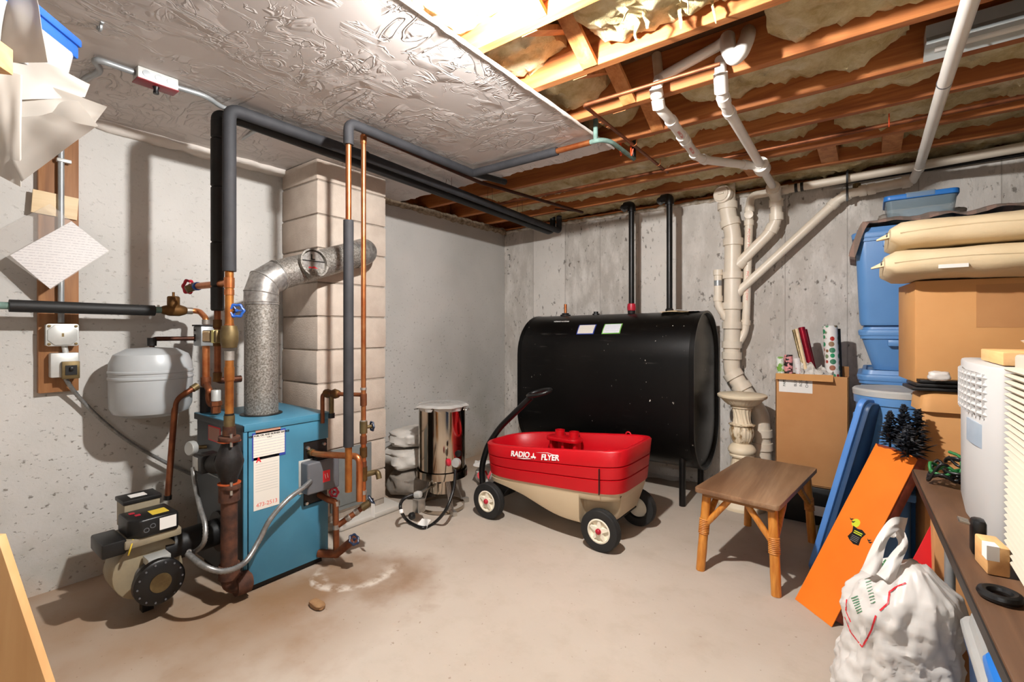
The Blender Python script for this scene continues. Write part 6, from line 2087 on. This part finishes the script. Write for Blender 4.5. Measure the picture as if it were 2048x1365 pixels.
# ================================================================ LEANING BLUE SLAB AND ORANGE BOX
b0_ = P(1612, 1140, Z=.0)
top_ = P(1716, 795, Y=b0_.y + .03)
Lv = top_ - b0_
Wd = V((math.sin(R(22)), math.cos(R(22)), 0))
Wd = (Wd - Lv.normalized() * Wd.dot(Lv.normalized())).normalized()
Nv = Lv.normalized().cross(Wd).normalized()
if Nv.x < 0:
    Nv = -Nv
m = Matrix.Translation(b0_) @ Matrix((Wd, Lv.normalized(), Nv)).transposed().to_4x4()
Lh = Lv.length
sl = thing('leaning_blue_lid', 'long blue plastic tote lid standing on end against the grey lidded bin', 'lid', tuple(b0_))
pr = [(x_ + .085, y_ + Lh / 2) for x_, y_ in rrect(.085, Lh / 2, .045)]
MB(m).prism(pr, .0, .03).build('rim', 'slabblue', sl, bevel=.008)
MB(m).prism([(.085 + (x_ - .085) * .86, Lh / 2 + (y_ - Lh / 2) * .97) for x_, y_ in pr], .03, .055).build('panel', 'totedark', sl, bevel=.006)  # darker blue stands in for shade on the face turned from the bulb

o_bl, o_br = P(1590, 1199, Z=.001), P(1663, 1255, Z=.001)
Wv = o_br - o_bl
o_tl = P(1757, 888, Y=2.75)
Lv = o_tl - o_bl
Wn = Wv.normalized()
Ln = (Lv - Wn * Lv.dot(Wn)).normalized()
Nn = Wn.cross(Ln).normalized()
if Nn.y > 0:
    Nn = -Nn
Ow, Ol, Ot = Wv.length * 1.0, Lv.length, .05
Nb = -Nn
m = Matrix.Translation(o_bl) @ Matrix((Wn, Ln, Nn)).transposed().to_4x4()
ob = thing('orange_box', 'long flat orange box with a black label leaning on end', 'box', tuple(o_bl))
zlift = Ot * abs(Nn.z)
MB(m).box(.001, Ow - .001, Ot * abs(Nn.z) / max(.3, Ln.z) * 1.0, Ol, -Ot, -.003).build('carton', 'redbrown', ob, bevel=.001)
tear = [(0, 0), (Ow, 0)] + [(Ow, Ol * .97)] + [(Ow * (1 - i / 12), Ol * (.985 + .015 * fbm((i * .9, 2, 0), 2))) for i in range(1, 12)] + [(0, Ol)]
MB(m).prism(tear, -.003, 0).build('orange_face', 'orange', ob, smooth=0)
lc = P(1713, 1072, d=1.0) - V((0, 0, CAM_H))
den = lc.dot(Nn)
tpar = (o_bl - V((0, 0, CAM_H))).dot(Nn) / den
ctr = V((0, 0, CAM_H)) + lc * tpar
mI = m.inverted()
lcp = mI @ ctr
sh_ = [(-.035, .035), (-.008, .030), (.012, .034), (.036, .024), (.026, -.002), (.030, -.036), (.004, -.040), (-.022, -.030), (-.036, -.020), (-.026, .008)]
bl_ = MB(m).prism([(lcp.x + x_ * .95, lcp.y + y_ * .95) for x_, y_ in sh_], .0003, .0012).build('black_label', 'blackmetal', ob, smooth=0)
for k in range(2):
    B(lcp.x - .018, lcp.x + .022, lcp.y + .014 - k * .008, lcp.y + .018 - k * .008, .0012, .0016, m).build('label_print', 'lime', bl_, smooth=0)
for k in range(4):
    B(lcp.x - .018, lcp.x + .018, lcp.y - .006 - k * .007, lcp.y - .004 - k * .007, .0012, .0016, m).build('label_print', 'greysteel', bl_, smooth=0)
MB(m).lathe([(0, .0002), (.019, .0002), (.019, .0009), (0, .0009)], 20, Matrix.Translation((lcp.x - .028, lcp.y + .048, 0))).build('yellow_moon', 'lime', ob, smooth=0)
for dx, dy in ((-.055, .058), (-.042, .05), (.058, .008), (.066, .002)):
    MB(m).prism([(lcp.x + dx + a_, lcp.y + dy + b_) for a_, b_ in ((-.01, .003), (-.003, -.002), (.002, .001), (.01, .004), (.003, -.006), (-.004, -.006))], .0010, .0014).build('bat_print', 'blackink', ob, smooth=0)

# black tinsel trees poking out of the orange box
def tinsel_tree(base, up, h, r, seed, label):
    rd = random.Random(seed)
    up = V(up).normalized()
    t = thing('tinsel_tree', label, 'decoration', tuple(base), 'black tinsel trees')
    MB().tube([base, base + up * h], .005, 6).build('trunk', 'blackmetal', t)
    mb = MB()
    for i in range(260):
        f_ = rd.random() ** .8
        p = base + up * (h * (.08 + .92 * f_))
        L_ = r * (1 - f_ * .85) * rd.uniform(.5, 1.1)
        a_ = rd.uniform(0, 6.28)
        s_ = up.orthogonal().normalized()
        d_ = (Matrix.Rotation(a_, 3, up) @ s_) + up * rd.uniform(-.2, .7)
        d_.normalize()
        q_ = p + d_ * L_
        sd = d_.cross(up).normalized() * .007
        mid = p.lerp(q_, .55)
        mb.add([p, mid + sd, q_, mid - sd, mid + up * .006], [(0, 1, 4), (1, 2, 4), (2, 3, 4), (3, 0, 4), (0, 3, 2, 1)])
    o = mb.build('tinsel_foliage', 'tinsel', t, smooth=0)
    o['kind'] = 'stuff'
    return t


tb = m @ V((Ow * .25, Ol - .03, -.02))
tinsel_tree(P(1780, 895, d=2.03), (.0, .05, 1), .15, .065, 1, 'leftmost small black tinsel tree at the top of the orange box')
tinsel_tree(P(1806, 905, d=2.02), (.02, .05, 1), .20, .085, 2, 'tallest black tinsel tree at the top of the orange box')
tinsel_tree(P(1830, 915, d=2.0), (.05, .05, 1), .20, .085, 3, 'rightmost black tinsel tree, next to the tan box')
tinsel_tree(P(1815, 915, d=1.96), (.02, -.1, 1), .13, .075, 4, 'front black tinsel tree resting on the orange box edge')

# odds and ends on the floor behind the slab
q = P(1632, 985, Y=3.25)
gs = thing('green_tree_stand', 'green plastic tree stand with a red knob behind the blue lid', 'stand', (q.x + .05, 3.2, 0))
MB().lathe([(0, .02), (.13, .02), (.145, .05), (.13, .16), (.12, .165), (.10, .06), (0, .05)], 28, Matrix.Translation((-.14, 3.15, 0)) @ Matrix.Scale(.7, 4)).build('bowl', 'greenplastic', gs)
for k in range(3):
    a_ = k * 2.1 + .4
    MB().tube([V((-.14 + .08 * math.cos(a_), 3.15 + .07 * math.sin(a_), .10)), V((-.14 + .11 * math.cos(a_), 3.15 + .09 * math.sin(a_), .0))], .015, 8).build('leg', 'greenplastic', gs)
MB().tube([V((-.12, 3.06, .10)), V((-.06, 2.98, .25))], .014, 8).build('arm', 'greenplastic', gs)
MB().lathe([(0, 0), (.03, 0), (.034, .014), (.02, .026), (0, .028)], 16, ax((-.06, 2.98, .25), (.5, -.4, .6))).build('red_knob', 'red', gs)
# grey lidded small tote behind the orange box
tote('small_grey_lidded_tote', 'small blue tote with a grey lid behind the orange box', -.01, .15, 2.72, 2.87, 0, .57, 'tote', 'greylid')

# ================================================================ BIG CARTON, CUSHIONS, TAN BIN
fA, fB = P(1830, 600, d=2.1), P(1797, 600, d=2.4)
dY = (fB - fA)
dY.z = 0
ang = math.atan2(-dY.x, dY.y)
mG = Matrix.Translation((fA.x, fA.y, 0)) @ rotz(ang)
dp = dY.length
gz0, gz1 = .975, 1.425
bc_ = thing('large_carton', 'large tan cardboard carton under two beige cushions, right', 'carton', (fA.x + .35, fA.y + .2, gz0))
B(0, .75, 0, dp, gz0, gz1, mG).build('carton_body', 'cardlight', bc_, bevel=.004)
B(.20, .55, -.0012, 0, 1.22, 1.40, mG).build('packing_tape', 'card', bc_, smooth=0)
# supporting tote beneath, mostly hidden
tote('blue_tote', 'blue tote hidden behind the tan lidded box, carrying the large carton', fA.x + .20, fA.x + .78, 2.94, 3.20, 0, .972)


def cushion(x0, x1, y0, y1, z0, z1, seed, label, rot, strap):
    t = thing('canvas_cushion', label, 'cushion', ((x0 + x1) / 2, (y0 + y1) / 2, z0), 'beige canvas cushions')
    m = Matrix.Translation((x0, (y0 + y1) / 2, 0)) @ rotz(rot)
    L_, hy = x1 - x0, (y1 - y0) / 2
    hz = (z1 - z0) / 2
    mb = MB(m)
    lps = []
    n_ = 22
    for i in range(n_ + 1):
        u = i / n_
        k_ = min(1, (u * L_ / .05) ** .5 * .45 + .55) if u < .3 else min(1, ((1 - u) * L_ / .05) ** .5 * .45 + .55)
        lp = []
        for j in range(28):
            a_ = 2 * math.pi * j / 28
            c_, s_ = math.cos(a_), math.sin(a_)
            y_ = math.copysign(abs(c_) ** .55, c_) * hy * (.9 + .1 * k_)
            z_ = (z0 + z1) / 2 + math.copysign(abs(s_) ** .75, s_) * hz * k_
            z_ += .006 * fbm((u * 6, a_ * 1.2, seed), 3)
            lp.append(V((u * L_, y_, z_)))
        lps.append(lp)
    mb.loft(lps, True, True)
    o = mb.build('cover', 'canvas', t, smooth=60)
    MB(m).tube([(.03 + i * .06, -hy * .985 - .002, (z0 + z1) / 2 + .012 * math.sin(i * .4)) for i in range(int(L_ / .06))], .004, 6).build('seam_piping', 'canvas', o)
    MB(m).loft([[V((.02, -hy * .5 - .02, (z0 + z1) / 2 + .0)), V((.02, -hy * .5 + .05, (z0 + z1) / 2)), V((.02, -hy * .5 + .05, (z0 + z1) / 2 + .03)), V((.02, -hy * .5 - .02, (z0 + z1) / 2 + .03))], [V((-.045, -hy * .5, (z0 + z1) / 2 - .01)), V((-.045, -hy * .5 + .02, (z0 + z1) / 2 - .01)), V((-.045, -hy * .5 + .02, (z0 + z1) / 2 - .004)), V((-.045, -hy * .5, (z0 + z1) / 2 - .004))]]).build('strap_end', 'canvas', t)
    MB(m).box(-.012, .006, -hy * .5 - .012, -hy * .5 + .03, (z0 + z1) / 2 + .0, (z0 + z1) / 2 + .02).build('strap_tip', 'blackplastic', t, bevel=.003)
    if strap:
        MB(m).box(.42, .47, -hy - .004, -hy + .01, (z0 + z1) / 2 + .0, (z0 + z1) / 2 + .05).build('buckle', 'blackplastic', t, bevel=.004)
    else:
        MB(m).box(.17, .26, -hy * .98 - .003, -hy * .98 + .002, (z0 + z1) / 2 - .035, (z0 + z1) / 2 - .02).build('care_tag', 'paperplain', t)
    return t


q = P(1766, 525, d=2.05)
cushion(q.x, q.x + .85, q.y - .02, q.y + .44, 1.43, 1.56, 1, 'lower beige canvas cushion lying directly on the large carton', ang * .0 + R(2), False)
cushion(q.x + .02, q.x + .87, q.y + .02, q.y + .48, 1.562, 1.69, 2, 'upper beige canvas cushion with a black buckle', R(2), True)

# tan lidded box below the large carton
tb_ = P(1842, 800, d=2.03)
mT = Matrix.Translation((tb_.x, tb_.y, 0)) @ rotz(R(8))
tz1 = P(1842, 783, d=2.03).z
tn = thing('tan_lidded_box', 'tan box with a rounded overhanging lid below the large carton', 'box', (tb_.x + .2, tb_.y + .15, 0))
MB(mT).box(.015, .45, .015, .17, .0, tz1 - .05).build('box_body', 'cardlight', tn, bevel=.006)
MB(mT).loft([[V((x_ + .235, y_ + .092, tz1 - .085)) for x_, y_ in rrect(.238, .10, .035)], [V((x_ + .235, y_ + .092, tz1 - .02)) for x_, y_ in rrect(.232, .095, .035)], [V((x_ + .235, y_ + .092, tz1)) for x_, y_ in rrect(.205, .075, .03)]]).build('box_lid', 'cardlight', tn, smooth=50)
lt0 = P(1822, 762, d=1.95)
lp_ = thing('black_folders', 'flat black folders lying on the tan lidded box', 'folder', (tb_.x + .15, tb_.y + .12, tz1))
for k in range(3):
    MB(mT).box(-.03 + k * .015, .42, -.005 + k * .01, .18, tz1 + .002 + k * .016, tz1 + .016 + k * .016).build('folder', 'blackplastic', lp_, bevel=.003)
q = P(1880, 740, d=1.95)
sack('crumpled_tissue', 'white crumpled tissue on the black folders', 'bagwhite', (q.x, q.y + .03, tz1 + .07), .035, .025, .02, 9, cat='paper')

# ================================================================ TABLE ON THE RIGHT AND WHAT IS ON AND UNDER IT
TZ = .72
e0, e1 = P(1826, 938, Z=TZ), P(2010, 1330, Z=TZ)
td = (e1 - e0).normalized()
tang_ = math.atan2(td.x, -td.y)
mA = Matrix.Translation((e0.x, e0.y, 0)) @ rotz(tang_)
tbx = thing('dark_table', 'dark wood topped folding table running along the right side', 'table', (e0.x + .3, e0.y - .6, 0))
MB(mA).box(0, .68, -1.65, 0, TZ - .028, TZ).build('table_top', 'tablewood', tbx, bevel=.004)
MB(mA).box(-.003, .0, -1.65, 0, TZ - .027, TZ - .004).build('edge_band', 'blackmetal', tbx)
for x_ in (.06, .62):
    for y_ in (-.28, -1.52):
        MB(mA).cyl((x_, y_, 0), (x_, y_, TZ - .028), .013, n=12).build('leg', 'greysteel', tbx)

AX, AY0, AY1 = .215, 1.475, 1.955
acn = thing('air_conditioner', 'white window air conditioner with louvred grille standing on the dark table', 'appliance', (AX + .2, (AY0 + AY1) / 2, TZ))
az0, az1 = TZ + .004, 1.128
pf = []
for y_, bul in ((AY1, 0), (AY1 - .03, .02), ((AY0 + AY1) / 2, .034), (AY0 + .03, .02), (AY0, 0)):
    pf.append((AX - bul + .02, y_))
body_poly = pf + [(AX + .055, AY0), (AX + .055, AY1)]
fr_ = MB().prism(body_poly, az0, az1).build('front_shell', 'acwhite', acn, bevel=.008)
B(AX + .055, AX + .40, AY0 + .02, AY1 - .02, az0, az1 - .012).build('cabinet', 'acwhite', acn, bevel=.006)


def fx_(y):
    u = abs((y - (AY0 + AY1) / 2) / ((AY1 - AY0) / 2))
    return AX + .02 - .034 * (1 - u ** 2.2)


gzb, gzt = az1 - .125, az1 - .022
MB().prism([(fx_(y_) - .001, y_) for y_ in [AY0 + .03 + i * (AY1 - AY0 - .06) / 8 for i in range(9)]] + [(AX + .03, AY1 - .03), (AX + .03, AY0 + .03)], gzb, gzt).build('grille_recess', 'acgrey', fr_)
for k in range(6):
    z_ = gzb + (k + .3) * (gzt - gzb) / 6
    MB().tube([(fx_(y_) - .004, y_, z_ + .004) for y_ in [AY0 + .03 + i * (AY1 - AY0 - .06) / 8 for i in range(9)]], .0055, 6).build('louvre', 'acwhite', fr_)
for i in range(13):
    y_ = AY0 + .035 + i * (AY1 - AY0 - .07) / 12
    B(fx_(y_) - .009, fx_(y_) + .004, y_ - .003, y_ + .003, gzb, gzt).build('grille_bar', 'acwhite', fr_)
MB().prism([(fx_(y_) - .0025, y_) for y_ in [AY0 + .05 + i * .16 / 4 for i in range(5)]] + [(AX + .03, AY0 + .21), (AX + .03, AY0 + .05)], gzb - .075, gzb - .018).build('control_panel', 'acpanel', fr_)
bo_ = P(1995, 712, d=1.12)
tag(B(AX + .02, AX + .34, AY0 + .02, AY0 + .28, az1 + .002, az1 + .032).build('wood_offcut', 'pine', bevel=.003), 'pine board lying on the air conditioner', 'wood')
tag(MB().lathe([(0, 0), (.08, 0), (.125, .016), (.13, .022), (.12, .024), (.08, .012), (0, .01)], 30, Matrix.Translation((AX + .20, AY0 + .14, az1 + .034))).build('white_dish', 'porcelain'), 'white dish on the pine board over the air conditioner', 'dish')

# ribbed second appliance, nearest on the right
rb_ = thing('ribbed_heater', 'cream appliance with close horizontal ribs at the right edge', 'appliance', (.42, 1.15, TZ))
B(.236, .60, .92, 1.395, TZ + .003, 1.16).build('cabinet', 'acbeige', rb_, bevel=.006)
nr_ = 30
for k in range(nr_):
    z_ = TZ + .025 + k * (1.16 - TZ - .05) / nr_
    MB().prism([(.238, 0), (.222, .004), (.219, .0075), (.222, .0105), (.238, .0125)], 0, .455).build('rib', 'acbeige', rb_, smooth=40)
    ob_ = rb_.children[-1]
    me_ = ob_.data
    me_.transform(Matrix.Translation((0, .93, z_)) @ Matrix(((1, 0, 0, 0), (0, 0, 1, 0), (0, 1, 0, 0), (0, 0, 0, 1))))
# small things on the table
q = P(1985, 1135, Z=TZ + .03)
m = Matrix.Translation((.200, P(1985, 1150, X=.20).y, 0)) @ rotz(R(8))
wb = thing('wood_block', 'small orange brown wooden block on the dark table', 'block', (.20, P(1985, 1150, X=.20).y, TZ))
B(-.018, .016, -.035, .035, TZ + .001, TZ + .058, m).build('block', 'pine', wb, bevel=.003)
B(-.019, .0, -.036, -.01, TZ + .03, TZ + .059, m).build('paper_scrap', 'paperplain', wb)
q = P(2000, 1193, Z=TZ + .006)
tag(MB().torus(Matrix.Translation((q.x, q.y, TZ + .0085)), .024, .008, 28, 8).build('black_ring', 'blackplastic'), 'black rubber ring lying on the dark table', 'ring')
for k in range(4):
    rd = random.Random(k)
    pts_ = []
    for i in range(14):
        a_ = i * .9 + k
        pts_.append(V((.185 + .045 * math.cos(a_) * rd.uniform(.5, 1) + (k % 2) * .03, 2.02 + .055 * math.sin(a_) * rd.uniform(.5, 1), TZ + .012 + .012 * k + .006 * i * rd.random())))
    cable(pts_, .005, ('blackplastic', 'blackplastic', 'greenplastic', 'blackplastic')[k], 'coiled_cable', ('lowest black cable coil on the far end of the dark table', 'black cable tangle beside the air conditioner', 'green cord tangled among the black cables on the table', 'topmost black cable loop at the far end of the table')[k])
q = V((.165, 1.43, TZ + .02))
pg = thing('black_plug', 'black plug with metal prongs between the two white appliances', 'plug', tuple(q))
MB().box(.175, .20, 1.415, 1.45, TZ + .002, TZ + .08).build('plug_body', 'blackplastic', pg, bevel=.008)
for k in range(3):
    MB().cyl((.172, 1.415 + k * .012, TZ + .07), (.155, 1.412 + k * .012, TZ + .074), .003, n=6).build('prong', 'steelb', pg)

# under the table
tote('dark_blue_bin', 'dark blue bin with pale lid under the table, behind the carrier bag', .205, .56, 1.38, 1.80, 0, .45, 'totedark', 'greylid')
tote('bright_blue_bin', 'bright blue lidded bin under the near part of the table', .185, .55, 1.02, 1.33, 0, .60, 'totedark', 'brightblue')
tag(B(.165, .60, 2.02, 2.16, .0, .60).build('brown_carton', 'card', bevel=.003), 'brown carton standing under the far end of the table', 'carton')
tg = thing('white_tub', 'white open tub at the lower right corner', 'tub', (.24, .86, 0))
MB().loft([[V((x_ * .8 + .27, y_ * .8 + .86, 0)) for x_, y_ in rrect(.12, .12, .03)], [V((x_ + .27, y_ + .86, .50)) for x_, y_ in rrect(.13, .13, .03)], [V((x_ + .27, y_ + .86, .51)) for x_, y_ in rrect(.14, .14, .03)], [V((x_ + .27, y_ + .86, .51)) for x_, y_ in rrect(.122, .122, .03)], [V((x_ * .9 + .27, y_ * .9 + .86, .30)) for x_, y_ in rrect(.115, .115, .03)]]).build('tub_body', 'acwhite', tg, smooth=40)

# white carrier bag with red and green print
cbx = V((.045, 1.845, 0))
bg = thing('carrier_bag', 'full white carrier bag with red and green print leaning by the table', 'bag', tuple(cbx))
nu, nv = 96, 72
vs_, fs_ = [], []


def bag_pt(u, v):
    """u round, v upwards"""
    a_ = u * 2 * math.pi
    r0 = [(0, .10), (.06, .145), (.25, .158), (.5, .152), (.72, .150), (.86, .125), (1, .05)]
    for (a0, b0_), (a1, b1_) in zip(r0, r0[1:]):
        if a0 <= v <= a1:
            r_ = b0_ + (b1_ - b0_) * (v - a0) / (a1 - a0)
            break
    ca, sa = math.cos(a_), math.sin(a_)
    z_ = v * .50
    lean = .05 * v
    n_ = fbm((ca * 1.6, sa * 1.6, v * 3.2), 3)
    cr_ = abs(fbm((ca * 2.4 + v * 1.5, sa * 2.4, v * 4 + 3), 3))
    cs2 = abs(fbm((ca * 5.5 + v * 6, sa * 5.5 - v * 3, v * 7), 3))
    k_ = 1 + .14 * n_ - .16 * cr_ - .09 * cs2
    return V((cbx.x + lean + ca * r_ * k_ * 1.0, cbx.y + sa * r_ * k_ * .92 + .02 * v, z_ + .012 * n_))


for j in range(nv + 1):
    for i in range(nu):
        vs_.append(bag_pt(i / nu, j / nv))
for j in range(nv):
    for i in range(nu):
        fs_.append((j * nu + i, j * nu + (i + 1) % nu, (j + 1) * nu + (i + 1) % nu, (j + 1) * nu + i))
fs_.append(tuple(range(nu))[::-1])
fs_.append(tuple(range(nv * nu, (nv + 1) * nu)))
bb = MB().add(vs_, fs_).build('bag_body', 'bagwhite', bg, smooth=60)


def strip(c0, c1, c2, w0, name='handle_loop'):
    mb = MB()
    pts_ = []
    for i in range(17):
        t_ = i / 16
        pts_.append(c0 * (1 - t_) ** 2 + c1 * 2 * t_ * (1 - t_) + c2 * t_ * t_)
    sd = (c2 - c0).cross(V((0, 0, 1))).normalized()
    sd = (V((0, 0, CAM_H)) - c1).cross(c1 - c0).normalized()
    mb.grid(lambda u, v: pts_[int(round(u * 16))] + sd * (v - .5) * w0 * (1 + .3 * math.sin(u * 9)) + V((0, .006 * math.sin(v * 6 + u * 5), 0)), 16, 6, .0012)
    return mb.build(name, 'bagwhite', bg, smooth=60)


def ribbon(pix, w0):
    pts_ = [P(x_, y_, d=d_) for x_, y_, d_ in pix]
    path = []
    for i in range(len(pts_) - 1):
        p0, p1, p2, p3 = pts_[max(0, i - 1)], pts_[i], pts_[i + 1], pts_[min(len(pts_) - 1, i + 2)]
        for k_ in range(6):
            t_ = k_ / 6
            path.append(.5 * ((2 * p1) + (p2 - p0) * t_ + (2 * p0 - 5 * p1 + 4 * p2 - p3) * t_ ** 2 + (3 * p1 - p0 - 3 * p2 + p3) * t_ ** 3))
    path.append(pts_[-1])
    n_ = len(path) - 1

    def fn(u, v):
        i = int(round(u * n_))
        tg_ = (path[min(n_, i + 1)] - path[max(0, i - 1)]).normalized()
        vw = (V((0, 0, CAM_H)) - path[i]).normalized()
        sd = vw.cross(tg_).normalized()
        w_ = w0 * (1.25 - .6 * math.sin(u * math.pi))
        fold = abs(v - .45) * .9
        return path[i] + sd * (v - .5) * w_ + vw * (.012 - fold * .03) + V((0, .003 * math.sin(u * 17 + v * 9), 0))
    return MB().grid(fn, n_, 8, .0012).build('handle_loop', 'bagwhite', bg, smooth=50)


ribbon([(1742, 1150, 1.44), (1752, 1110, 1.45), (1768, 1072, 1.46), (1792, 1048, 1.48), (1812, 1052, 1.52)], .042)
ribbon([(1770, 1160, 1.41), (1790, 1120, 1.42), (1806, 1092, 1.45), (1800, 1070, 1.48), (1786, 1062, 1.50)], .036)


def bag_line(pix, r, mat, name):
    """a printed stroke: follows the bag's own surface"""
    o_ = V((0, 0, CAM_H))
    import mathutils
    pts_ = []
    for px, py in pix:
        d_ = (P(px, py, d=1.0) - o_)
        hit = BVH.ray_cast(o_, d_.normalized())
        if hit[0] is not None:
            pts_.append((hit[0], hit[1]))
    if len(pts_) < 2:
        return None
    mb = MB()
    for (a_, na), (b_, nb) in zip(pts_, pts_[1:]):
        sd = (b_ - a_).cross(na).normalized() * r
        mb.add([a_ + sd + na * .0015, a_ - sd + na * .0015, b_ - sd + nb * .0015, b_ + sd + nb * .0015], [(0, 1, 2, 3)])
    return mb.build(name, mat, bb, smooth=0)


from mathutils.bvhtree import BVHTree
BVH = BVHTree.FromPolygons([tuple(v) for v in vs_], fs_)


def lerp_path(pts_, n_=6):
    out = []
    for (a0, b0_), (a1, b1_) in zip(pts_, pts_[1:]):
        out += [(a0 + (a1 - a0) * i / n_, b0_ + (b1_ - b0_) * i / n_) for i in range(n_)]
    return out + [pts_[-1]]


bag_line(lerp_path([(1690, 1235), (1702, 1265), (1725, 1295), (1742, 1262), (1752, 1232)]), .0022, 'redprint', 'red_print')
bag_line(lerp_path([(1760, 1222), (1776, 1208), (1779, 1185), (1790, 1176), (1812, 1167)]), .0022, 'redprint', 'red_print')
bag_line(lerp_path([(1694, 1200), (1692, 1222), (1702, 1245)]), .002, 'redprint', 'red_print')
bag_line(lerp_path([(1757, 1143), (1766, 1130), (1774, 1122)]), .005, 'greenplastic', 'green_print')
for k in range(9):
    bag_line(lerp_path([(1730 + k * 1.5, 1160 + k * 6), (1741 + k * 1.2, 1156 + k * 6)], 2), .0011, 'greenink', 'green_print')
for k in range(7):
    bag_line(lerp_path([(1703 + k * 2, 1198 + k * 5), (1716 + k * 1.5, 1193 + k * 5)], 2), .0013, 'greenink', 'green_print')
# red gift bag corner behind the carrier bag
a_, b_, c_ = P(1862, 1050, d=1.62), P(1893, 1106, d=1.60), P(1836, 1100, d=1.60)
rdb = thing('red_fabric', 'pointed red cloth sticking up behind the carrier bag', 'cloth', tuple((b_ + c_) / 2))
n_ = V((0, .004, 0))
MB().loft([[a_, b_, b_ + (b_ - a_) * 1.6, c_ + (c_ - a_) * 1.2, c_], [a_ + n_, b_ + n_, b_ + (b_ - a_) * 1.6 + n_ * 3, c_ + (c_ - a_) * 1.2 + n_ * 3, c_ + n_]]).build('cloth', 'redprint', rdb, bevel=.001)

# small rubbish on the floor
q = P(634, 1215, Z=.0)
tag(sack('leaf_scrap', None, 'dirt', (q.x, q.y, .012), .045, .022, .012, 3, cat='debris'), 'curled brown scrap on the floor in front of the boiler', 'debris')
q = P(1000, 912, d=3)
for o in bpy.data.objects:
    if '_w' in o:
        del o['_w']
